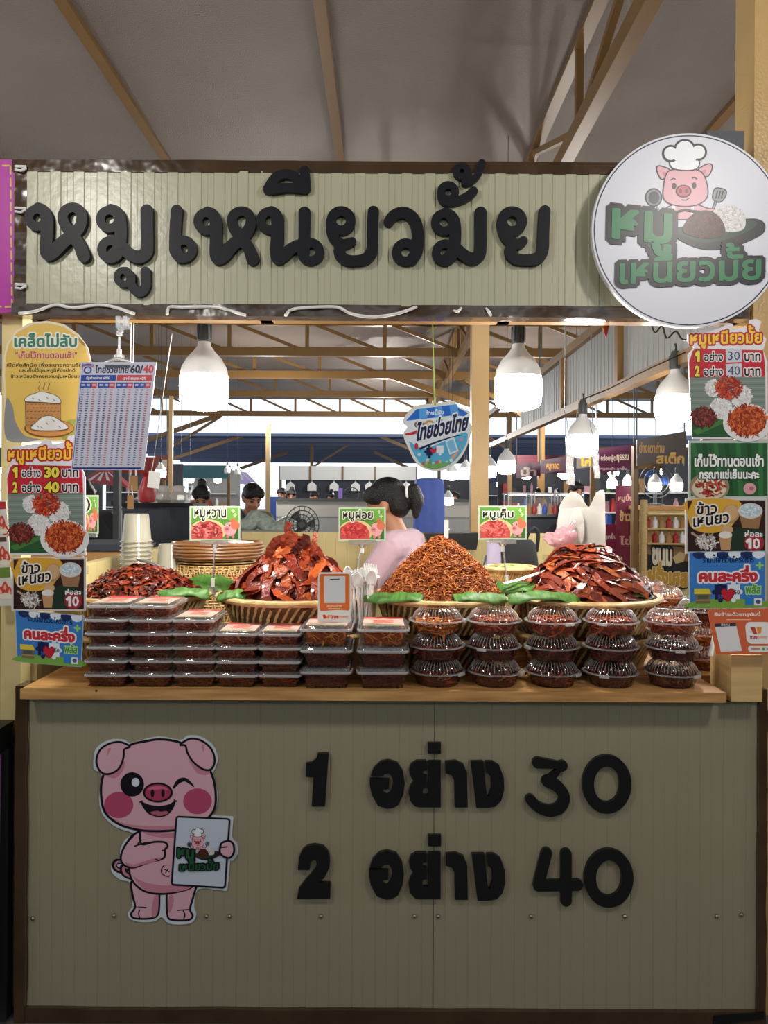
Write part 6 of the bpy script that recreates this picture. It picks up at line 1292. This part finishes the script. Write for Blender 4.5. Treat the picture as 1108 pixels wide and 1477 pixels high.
# dark partition with bags behind the cups
a, b = R3(176, 731, 276, 800, 6.2); t = thing('partition', 'dark charcoal partition counter behind the plastic cups', 'partition', (0, 6.2, 0))
ribs(a[0], b[0], 0, b[2], 0, .06, GRO).build('panel', 'darkgrey', t, smooth=0); g = MB(); g.box((a[0], -.03, b[2] - .0), (b[0] + .02, .5, b[2] + .03)); g.build('top', 'black', t, smooth=0)
for i, (px, l) in enumerate(((218, 'left one'), (235, 'middle one'), (258, 'right one'))):
    q = P(px, 731, 6.35); g = MB(); R = random.Random(i); vs = []
    g.lathe([(0, 0), (.10, 0), (.12, .03), (.09, .07), (.04, .10), (.06, .14), (.02, .15), (0, .12)], 14, wob=lambda a_, k_: 1 + .22 * sin(a_ * 3 + k_ * 1.7 + i)); o = g.build('knotted_bag', 'bag'); o.location = (q.x, 6.35, b[2] + .03); tag(o, 'white knotted plastic bag on the dark partition, ' + l, 'plastic bag', 'white bags on the dark partition')
# far counter and its board wall
t = thing('far_counter', 'pale counter of the far stall behind the bowed woman', 'counter', (0, 9.6, 0)); a, b = R3(398, 724, 690, 800, 9.6)
g = MB(); g.box((a[0], 0, P(450, 745, 9.6).z), (b[0], .05, b[2])); g.build('upper_band', mat('pale_board', (170, 166, 160), .5), t, smooth=0); ribs(a[0], b[0], 0, P(450, 745, 9.6).z, .01, .09, GRO).build('lower_panel', 'greypanel', t, smooth=0); g = MB(); g.box((a[0], -.03, b[2]), (b[0], .6, b[2] + .035)); g.build('top', 'greysock', t, smooth=0)
a, b = R3(412, 692, 700, 726, 24); slab('far_board_wall', 'dark menu board wall at the back of the far stall', 'wall', (a[0], 24, 0), (b[0], 24.1, b[2]), mat('dark_board', (44, 50, 60), .6, var=.3, vscale=2))
a, b = R3(404, 673, 600, 692, 23.6); t = thing('far_header', 'white header panel over the dark menu board of the far stall', 'sign', (0, 23.6, 0)); g = MB(); g.box((a[0], 0, a[2]), (b[0], .05, b[2])); g.build('panel', 'white', t, smooth=0); g = MB()
for px in (447, 494, 541): q = P(px, 680, 23.5); g = MB(); g.box((q.x - .03, -.04, a[2]), (q.x + .03, -.0, b[2])); g.build('batten', 'tan', t, smooth=0)
for xx in (a[0], b[0]): g = MB(); g.box((xx - .04, .06, 0), (xx + .04, .14, b[2])); g.build('leg', 'tan', t, smooth=0)
hp = None
for i, px in enumerate((419, 450, 482, 513, 533, 586)):
    q = P(px, 702, 23.57); g = MB(); g.plate([(-.14, -.13), (.14, -.13), (.14, .05), (0, .17), (-.14, .05)], 0, .02); g.tube([(0, .01, .16), (0, .01, .42)], .006, 5); o = g.build('price_tag', 'white', smooth=0) if hp is None else hp.copy()
    if hp is not None: COL.objects.link(o)
    hp = hp or o; o.location = q; tag(o, 'white house-shaped price tag hanging before the far menu board, %s from the left' % ('first', 'second', 'third', 'fourth', 'fifth', 'last')[i], 'price tag', 'white price tags at the far stall')
a, b = R3(488, 704, 494, 724, 9.8); slab('purple_banner', 'small purple upright banner on the far counter', 'banner', a, b, mat('purple_print', (128, 100, 180), .5))
g = MB(); g.tube([(.16 * cos(k * pi / 12), 0, .16 * sin(k * pi / 12)) for k in range(24)], .012, 6, closed=True)
for k in range(10): g.tube([(.04 * cos(k * pi / 5), 0, .04 * sin(k * pi / 5)), (.16 * cos(k * pi / 5), -.02, .16 * sin(k * pi / 5))], .005, 4)
o = g.build('wire_wheel', 'greysock'); o.location = P(507, 713.5, 9.9); o.scale = (.6, .6, .6); tag(o, 'round dark fan cage standing on the far counter', 'fan')
t = thing('pedestal_fan', 'grey mesh fan leaning behind the tall sliced pork pile', 'fan', (P(436, 757, 5.2).x, 5.2, 0)); cz = P(436, 757, 5.2).z
g = MB()
for r_ in (.13, .10, .07, .04): g.tube([(r_ * .9 * cos(k * pi / 16), -.03 + .02 * (r_ / .13), cz + r_ * sin(k * pi / 16)) for k in range(32)], .004, 5, closed=True)
for k in range(18): g.tube([(.02 * cos(k * pi / 9), -.03, cz + .02 * sin(k * pi / 9)), (.117 * cos(k * pi / 9), -.01, cz + .13 * sin(k * pi / 9))], .0022, 4)
g.build('cage', 'greysock', t); g = MB(); g.tube([(0, .03, .03), (0, .03, cz - .05)], .014, 8); g.build('pole', 'greysock', t); g = MB(); g.lathe([(0, 0), (.17, 0), (.17, .02), (0, .03)], 24); g.build('base', 'greysock', t); g = MB(); g.cap((0, .0, cz), (0, .10, cz), .04, .035, 10); g.build('motor', 'greysock', t)
for k in range(3): g = MB(); a_ = k * 2.1; g.add([(.01 * cos(a_), -.012, cz + .01 * sin(a_)), (.10 * cos(a_ - .3), -.02, cz + .10 * sin(a_ - .3)), (.10 * cos(a_ + .5), -.002, cz + .10 * sin(a_ + .5))], [(0, 1, 2)]); b_ = g.build('blade', 'greysock', t, smooth=0); b_.modifiers.new('s', 'SOLIDIFY').thickness = .004
# blue covered rack, blue stall right of the woman
q = P(619, 755, 6.5); t = thing('covered_rack', 'tall rack under a draped blue cover behind the woman', 'rack', (q.x, 6.5, 0)); zt_ = P(619, 690, 6.5).z; g = MB()
g.lathe([(.14, 0), (.15, .6), (.135, 1.2), (.128, zt_ - .06), (.115, zt_ - .01), (.06, zt_), (0, zt_ - .005)], 48, sq=4, sy=.8, wob=lambda a_, k_: 1 + .03 * sin(a_ * 11 + k_) + .02 * sin(a_ * 5 + k_ * 2)); g.build('cover', 'bluecloth', t); g = MB(); [g.tube([(x_, y_, 0), (x_, y_, .3)], .012, 6) for x_ in (-.1, .1) for y_ in (-.08, .08)]; g.build('legs', 'steel', t)
a, b = R3(628, 680, 684, 760, 12.5); t = thing('blue_stall', 'dark stall with a blue and yellow counter left of the tan back post', 'stall', (0, 12.5, 0)); g = MB(); g.box((a[0], .8, 0), (b[0], .85, P(650, 690, 12.5).z)); g.build('back_wall', 'darkgrey', t, smooth=0); g = MB(); g.box((a[0], 0, 0), (b[0], .6, P(650, 735, 12.5).z)); g.build('counter', 'blueplastic', t, smooth=0); g = MB(); g.box((a[0], -.02, P(650, 735, 12.5).z - .12), (b[0] - .35, -.001, P(650, 735, 12.5).z)); g.build('yellow_strip', mat('yellow_board', (220, 190, 60), .5), t, smooth=0)
# right side: row of stalls across the aisle
def stall(name, label, x0, x1, y, hc, m, roof=None):
    t = thing(name, label, 'stall', ((x0 + x1) / 2, y, 0)); w_ = (x1 - x0) / 2
    g = MB(); g.box((-w_, 0, 0), (w_, .7, hc)); g.build('counter', m, t, smooth=0); g = MB(); g.box((-w_ - .03, -.04, hc), (w_ + .03, .74, hc + .04)); g.build('top', 'steel' if m != 'yellow' else 'board', t, smooth=0); return t
qx = lambda px, Y: P(px, 720, Y).x
t = stall('glass_stall', 'row stall with glass cases right of the tan back post', qx(735, 11), qx(868, 11), 11, 1.25, 'darkgrey')
for i in range(3):
    x = qx(752 + i * 38, 11); c_ = thing('glass_case', 'lit glass display case on the row stall, %s of three' % ('left', 'middle', 'right')[i], 'display case', (x, 11.3, 1.29), 'glass cases on the row stall')
    g = MB(); g.box((-.17, -.2, 0), (.17, .2, .30)); g.build('glass', 'glasscase', c_, smooth=0); g = MB(); [g.box((sx_ * .17 - .008, sy_ * .2 - .008, 0), (sx_ * .17 + .008, sy_ * .2 + .008, .31)) for sx_ in (-1, 1) for sy_ in (-1, 1)]; g.box((-.18, -.21, .30), (.18, .21, .32)); g.box((-.18, -.21, .0), (.18, .21, .012)); g.build('case_frame', 'steel', c_, smooth=0)
    g = MB(); g.box((-.14, -.02, .285), (.14, .02, .298)); g.build('case_lamp', 'bulb2', c_, smooth=0)
R = random.Random(12); bt = None
for k in range(16):
    h_ = .16; g = MB(); g.lathe([(0, 0), (.035, 0), (.036, .10), (.014, .13), (.014, .155), (0, .16)], 12); o = g.build('sauce_bottle', ('red', 'white', 'blueplastic', 'cardboard')[k % 4]); o.location = (qx(742 + k * 7.6, 11), 11.08, 1.29); tag(o, '%s bottle on the front edge of the row stall' % ('red', 'white', 'blue', 'brown')[k % 4], 'bottle', '%s bottles on the row stall' % ('red', 'white', 'blue', 'brown')[k % 4])
def banner(px0, py0, px1, py1, Y, bg, fg, txts, label, name='banner', edge=None, tiltx=0):
    p = Print(0, 0, 1, Y, (px0 + px1) / 2, (py0 + py1) / 2); p.dz = 4e-4
    p.back([(px0, py0), (px1, py0 - tiltx), (px1, py1 - tiltx), (px0, py1)], .02, bg)
    for (s_, a, b, c, d, col) in txts: p.text(s_, (px0 + (px1 - px0) * a, py0 + (py1 - py0) * b, px0 + (px1 - px0) * c, py0 + (py1 - py0) * d), col, .04, ((.12, fg),) if fg else ())
    o = p.done(name, label, 'banner', 'printm'); k = Y / F
    for u in (px0 + 1, px1 - 1):
        x = (u - (px0 + px1) / 2) * k; zt_ = (py1 - py0) / 2 * k; g = MB(); up = name == 'banner'
        g.tube([(x, .03, -zt_), (x, .03, RZ(Y) - p.org.z)] if up else [(x, .03, zt_ * .9), (x, .03, -p.org.z)], .008, 5); g.build('rope' if up else 'pole', 'greysock', o)
    return o
banner(860, 648, 917, 684, 9.0, '5c2444', None, [('อร่อยฟู้ด', .12, .22, .5, .52, 'd8c8b8'), ('กุธรณ', .52, .22, .82, .52, 'e8d8c0'), ('หมูสะเต๊ะ ลูกชิ้น', .10, .68, .78, .86, 'c0a8a8')], 'maroon banner with pale writing over the row stall', tiltx=8)
banner(780, 664, 818, 684, 10.5, '4c2c3c', None, [('หมูทอด', .2, .25, .7, .75, 'c89030')], 'dark banner with gold writing left of the film strip', tiltx=6)
banner(745, 670, 780, 690, 11, '5c3048', None, [('น้ำ', .2, .2, .8, .8, 'c8b8a8')], 'purplish banner right of the low rail bulbs', tiltx=4)
banner(832, 656, 857, 676, 10, '6c645c', None, [('ไก่', .2, .2, .8, .8, 'c8a040')], 'grey banner between the two film strips', tiltx=3)
banner(919, 634, 990, 672, 8.0, '4a3c34', None, [('ย่างเตาถ่าน', .05, .10, .55, .5, 'c08838'), ('สเต็ก', .4, .5, .95, .9, 'd0a048')], 'brown banner with gold writing at the right, beside the menu poster', tiltx=12)
banner(889, 700, 915, 822, 8.8, '7c2848', None, [('หมูปิ้ง', .1, .1, .9, .2, 'e0b0a8'), ('ข้าว', .2, .3, .8, .42, 'e8c090'), ('ไข่', .2, .6, .8, .7, 'd0a0a0')], 'tall maroon banner behind the salted pork pile', 'standing_banner')
banner(872, 756, 890, 822, 8.9, '8c2c50', None, [('ลูกชิ้น', .05, .2, .95, .34, 'e8d8d0')], 'short maroon board left of the tall maroon banner', 'standing_banner')
banner(915, 730, 930, 828, 8.5, '6c3c34', None, [('ส้มตำ', .1, .1, .9, .22, 'e0b050'), ('ยำ', .2, .4, .8, .55, 'd89080'), ('ลาบ', .2, .7, .8, .82, 'e0c080')], 'narrow red and brown standing banner beside the snack stall', 'standing_banner')
post('snack_stall_post', (qx(914, 8.2), 8.2, 0), (qx(921, 8.2), 8.28, 2.1), 'tan', 'tan post of the right-hand snack stall')
x0, x1 = qx(931, 8.3), qx(1030, 8.3); hc = P(960, 730, 8.3).z
t = stall('snack_stall', 'cream-fronted snack stall at the right with a glass case', x0, x1, 8.3, hc - .04, 'yellow')
p_ = Print(680, 660, 3.4625, 8.2, 975, 530); p_.dz = 4e-4
p_.back([(868, 425), (1090, 448), (1090, 640), (868, 590)], .02, '2a2420'); p_.poly([(872, 428), (1086, 452), (1086, 520), (872, 480)], '8c6c44')
p_.text('ขนม', (905, 455, 1000, 528), 'e8dcc0', .06, ((.17, '181410'),), slope=.1); p_.text('ฝรั่งเศส', (885, 520, 1075, 625), 'c89838', .06, ((.17, '181410'), (.11, 'e0cc98')), slope=.08)
p_.poly([(1005, 500), (1040, 470), (1070, 480), (1060, 520), (1020, 530)], 'c8b080'); p_.done('snack_sign', 'black sign board with gold graffiti-style letters on the snack stall front', 'sign', 'printm')
c_ = thing('snack_case', 'small glass case with shelves on the snack stall', 'display case', (qx(962, 8.3), 8.5, P(960, 785, 8.3).z))
hs = P(960, 738, 8.3).z - P(960, 785, 8.3).z
t = thing('bottle_shelf', 'pale shelf rack hung on the snack stall front', 'shelf', (qx(968, 8.1), 8.05, 0))
z0_ = P(968, 785, 8.1).z; g = MB()
for k in range(3): g.box((-.28, 0, z0_ + k * .16), (.28, .18, z0_ + k * .16 + .015))
g.box((-.29, 0, 0), (-.27, .18, z0_ + .48)); g.box((.27, 0, 0), (.29, .18, z0_ + .48)); g.build('rack', 'ply', t, smooth=0)
for k in range(14):
    g = MB(); g.lathe([(0, 0), (.028, 0), (.03, .08), (.012, .10), (.012, .12), (0, .125)], 10); o = g.build('jar', ('cardboard', 'red', 'white')[k % 3]); o.location = (qx(968, 8.1) - .24 + (k % 7) * .075, 8.12, z0_ + .015 + (k // 7) * .16); tag(o, '%s jar on the %s shelf of the pale rack' % (('brown', 'red', 'white')[k % 3], ('lowest', 'middle')[k // 7]), 'jar', '%s jars on the %s rack shelf' % (('brown', 'red', 'white')[k % 3], ('lowest', 'middle')[k // 7]))
bpy.data.objects.remove(c_)
t = thing('table_fan', 'grey caged fan on the snack stall below its two bulbs', 'fan', (qx(945, 8.6), 8.6, hc)); cz = .28; g = MB()
for r_ in (.19, .14, .09, .04): g.tube([(r_ * cos(k * pi / 16), -.05 * (1 - r_), cz + r_ * sin(k * pi / 16)) for k in range(32)], .006, 5, closed=True)
g.build('cage', 'greysock', t); g = MB(); g.lathe([(0, 0), (.10, 0), (.1, .02), (.02, .03), (.02, .2), (0, .2)], 16); g.build('base', 'greysock', t); g = MB(); g.cap((0, 0, cz), (0, .1, cz), .05, .04, 10); g.build('motor', 'blueplastic', t)
for k in range(3): g = MB(); a_ = k * 2.1; g.add([(.01 * cos(a_), -.012, cz + .01 * sin(a_)), (.15 * cos(a_ - .3), -.03, cz + .15 * sin(a_ - .3)), (.15 * cos(a_ + .5), -.0, cz + .15 * sin(a_ + .5))], [(0, 1, 2)]); b_ = g.build('blade', 'blueplastic', t, smooth=0); b_.modifiers.new('s', 'SOLIDIFY').thickness = .006
# left and far left: pole, lit stalls, awning, shelving in the bright gap
post('stall_post', (P(163, 720, 4.4).x, 4.4, 0), (P(171, 720, 4.4).x, 4.45, P(166, 660, 4.4).z), 'greysock', 'dark pole beyond the left half wall')
post('stall_post', (P(383, 720, 9).x, 9, 0), (P(389, 720, 9).x, 9.06, 2.4), 'tan2', 'yellowish pole behind the woman in the navy apron')
post('stall_post', (P(243, 720, 11).x, 11, 0), (P(248, 720, 11).x, 11.06, 3.0), 'tan2', 'yellowish pole above the dark partition')
for i, (px0, px1, Y, m, l) in enumerate(((120, 250, 16, 'whitecloth', 'low pale stall in the bright gap behind the stooping person'), (300, 400, 18, 'blueplastic', 'blue stall counter in the bright gap behind the woman in the apron'))):
    stall('market_stall', l, qx(px0, Y), qx(px1, Y), Y, 1.2, m)
aw = None
for i, (px, py, Y, c_, l) in enumerate(((150, 690, 14, 'a83c3c', 'red striped awning in the gap under the price table sheet'), (345, 690, 26, 'c0a8d8', 'pale lilac canopy in the bright gap'), (235, 675, 12, '8c4a3c', 'reddish hanging banner behind the blank white tag'))):
    q = P(px, py, Y); w_ = (70, 55, 22)[i] * Y / F / 2; h_ = (26, 22, 36)[i] * Y / F / 2
    p = Print(0, 0, 1, Y, px, py); p.dz = 5e-4; k = F / Y
    if i < 2:
        p.back([(px - w_ * k, py + h_ * k * .3), (px - w_ * k * .2, py - h_ * k), (px + w_ * k * .3, py - h_ * k * .8), (px + w_ * k, py + h_ * k), (px, py + h_ * k * .7)], .3, c_)
        for s_ in range(4): p.poly([(px - w_ * k * (.7 - s_ * .4), py + h_ * k * .2), (px - w_ * k * (.15 - s_ * .1), py - h_ * k * .7), (px - w_ * k * (.1 - s_ * .1), py - h_ * k * .7), (px - w_ * k * (.55 - s_ * .4), py + h_ * k * .3)], 'e0d8d4')
    else: p.back([(px - w_ * k, py - h_ * k), (px + w_ * k, py - h_ * k), (px + w_ * k, py + h_ * k), (px - w_ * k, py + h_ * k)], .02, c_); p.rect(px - 6, py - 12, px + 6, py + 2, 'd8c8b8')
    o = p.done('awning' if i < 2 else 'banner', l, 'awning' if i < 2 else 'banner', 'printm')
    for sx_ in (-.55, .5):
        g = MB(); g.tube([(sx_ * w_, .15, -.02), (sx_ * w_, .15, -q.z)] if i < 2 else [(sx_ * w_, .01, h_ * .9), (sx_ * w_, .01, RZ(Y) - q.z)], .012 if i < 2 else .004, 6); g.build('pole' if i < 2 else 'rope', 'greysock', o)
# produce heap by the woman in the apron
q = P(385, 757, 6.0); t = thing('bagged_greens', 'clear bags of pale greens heaped before the woman in the apron', 'bag', (q.x, 6.0, 0)); g = MB()
z_ = P(385, 768, 6.0).z; zz = P(385, 742, 6.0).z
for k in range(7): a_ = k * .9; g.ball((-.16 + k * .055, .04 * sin(a_), z_ + .06 + .05 * sin(k * 1.1)), (.07, .07, .06 + .02 * (k % 2)), 12, 8)
o = g.build('bags', mat('pale_greens', (176, 190, 178), .35, var=.4, vscale=30, bump=.8, bscale=30), t); m = o.modifiers.new('r', 'REMESH'); m.mode = 'VOXEL'; m.voxel_size = .02; m.use_smooth_shade = True
g = MB(); g.box((-.30, -.15, 0), (.24, .2, z_ + .02)); g.build('table', 'greypanel', t, smooth=0)
g = MB(); q = P(383, 730, 12); g.box((-.10, 0, 0), (.14, .3, q.z + .15)); o = g.build('blue_bin', 'blueplastic', smooth=0); o.location = (q.x + .1, 12, 0); tag(o, 'blue bin standing left of the far counter', 'bin')
# more of the market behind: rows of stalls with headers, goods and lamps on both sides of the far aisle
RNG = random.Random(77)
def row_stall(px0, px1, Y, hc, front, head, label, goods, wall='darkgrey'):
    x0, x1 = qx(px0, Y), qx(px1, Y); cx = (x0 + x1) / 2; w_ = (x1 - x0) / 2; t = thing('market_stall', label, 'stall', (cx, Y, 0))
    g = MB(); g.box((-w_, 0, 0), (w_, .8, hc)); g.build('counter', front, t, smooth=0); g = MB(); g.box((-w_ - .04, -.05, hc), (w_ + .04, .84, hc + .05)); g.build('counter_top', 'white', t, smooth=0)
    g = MB(); g.box((-w_, 1.6, 0), (w_, 1.66, 2.35)); g.build('back_wall', wall, t, smooth=0)
    g = MB(); g.box((-w_, -.10, 2.05), (w_, -.04, 2.42)); g.build('header', head, t, smooth=0)
    for sx_ in (-1, 1): g = MB(); g.box((sx_ * w_ - .04, -.04, 0), (sx_ * w_ + .04, .04, 2.42)); g.build('post', 'tan', t, smooth=0)
    for zz in (1.25, 1.62): g = MB(); g.box((-w_ + .1, 1.30, zz), (w_ - .1, 1.6, zz + .03)); g.build('shelf', 'white', t, smooth=0)
    pal = ('red', 'white', 'blueplastic', 'cardboard', 'greysock', 'leaf', 'pinkbag')
    n = 0
    for z0, y0, step in ((hc + .05, .25, .17), (1.28, 1.42, .16), (1.65, 1.42, .18)):
        x = -w_ + .15
        while x < w_ - .12 and n < goods:
            m = pal[RNG.randrange(7)]; h_ = RNG.uniform(.10, .28); r_ = RNG.uniform(.03, .065); g = MB(); nm = 'jar' if RNG.random() < .6 else 'carton'
            if nm == 'jar': g.lathe([(0, 0), (r_, 0), (r_, h_ * .7), (r_ * .5, h_ * .85), (r_ * .5, h_), (0, h_)], 10)
            else: g.box((-r_, -r_, 0), (r_, r_, h_))
            o = g.build(nm, m, smooth=40 if nm == 'jar' else 0); o.location = (cx + x, Y + y0, z0); n += 1
            w0 = {'red': 'red', 'white': 'white', 'blueplastic': 'blue', 'cardboard': 'brown', 'greysock': 'grey', 'leaf': 'green', 'pinkbag': 'pink'}[m]; where = 'counter' if y0 < 1 else ('lower shelf' if z0 < 1.5 else 'upper shelf')
            gl = '%s %s on the %s of the %s' % (w0, nm, where, label.split(',')[0]); tag(o, gl, nm, gl + 's'); x += step * RNG.uniform(.8, 1.5)
    k = max(2, int(w_ * 2 / 1.1))
    for i in range(k):
        q = (cx - w_ + (i + .5) * 2 * w_ / k, Y + .35, 2.30); o = copy_tree(bfar_clean); o.location = q; s_ = 1.25; o.scale = (s_, s_, s_); o['label'] = 'lit bulb over the %s, %s' % (label.split(',')[0], ('first', 'second', 'third', 'fourth', 'fifth', 'sixth', 'seventh')[min(i, 6)] + ' from its left end'); o['group'] = 'hanging light bulbs'
    g = MB(); g.box((-w_, .33, 2.30), (w_, .37, 2.34)); g.build('lamp_rail', 'tan', t, smooth=0)
bfar_clean = make_bulb('hanging_bulb', 'bulb2'); bfar_clean.location = (qx(800, 17), 16.4, 2.30); tag(bfar_clean, 'far lit bulb in front of the deep right-hand stall row', None, 'hanging light bulbs')
mh = lambda n_, c_: mat(n_, c_, .5, var=.25, vscale=5)
row_stall(735, 850, 15.5, 1.0, 'blueplastic', mh('maroon_header', (112, 44, 60)), 'blue-fronted deep stall, right of the tan post', 26)
row_stall(855, 1010, 13.0, 1.0, 'greypanel', mh('ochre_header', (150, 110, 50)), 'grey-fronted deep stall, behind the maroon banners', 28)
row_stall(1015, 1160, 11.0, 1.0, 'red', mh('brown_header', (96, 66, 44)), 'red-fronted deep stall, behind the right posters', 10)
row_stall(115, 236, 17.0, 1.0, 'white', mh('red_header', (150, 52, 48)), 'white-fronted deep stall, under the price table sheet', 22)
row_stall(250, 330, 21.0, 1.0, 'blueplastic', mh('teal_header', (70, 120, 130)), 'blue-fronted deep stall, behind the bowed woman', 18, 'greypanel')
row_stall(700, 790, 24.0, 1.0, 'darkgrey', mh('navy_header', (50, 60, 100)), 'dark far stall, straight behind the salted pork card', 12)
row_stall(-60, 100, 14.0, 1.0, 'cardboard', mh('green_header', (60, 100, 60)), 'brown-fronted deep stall, behind the left posters', 6)
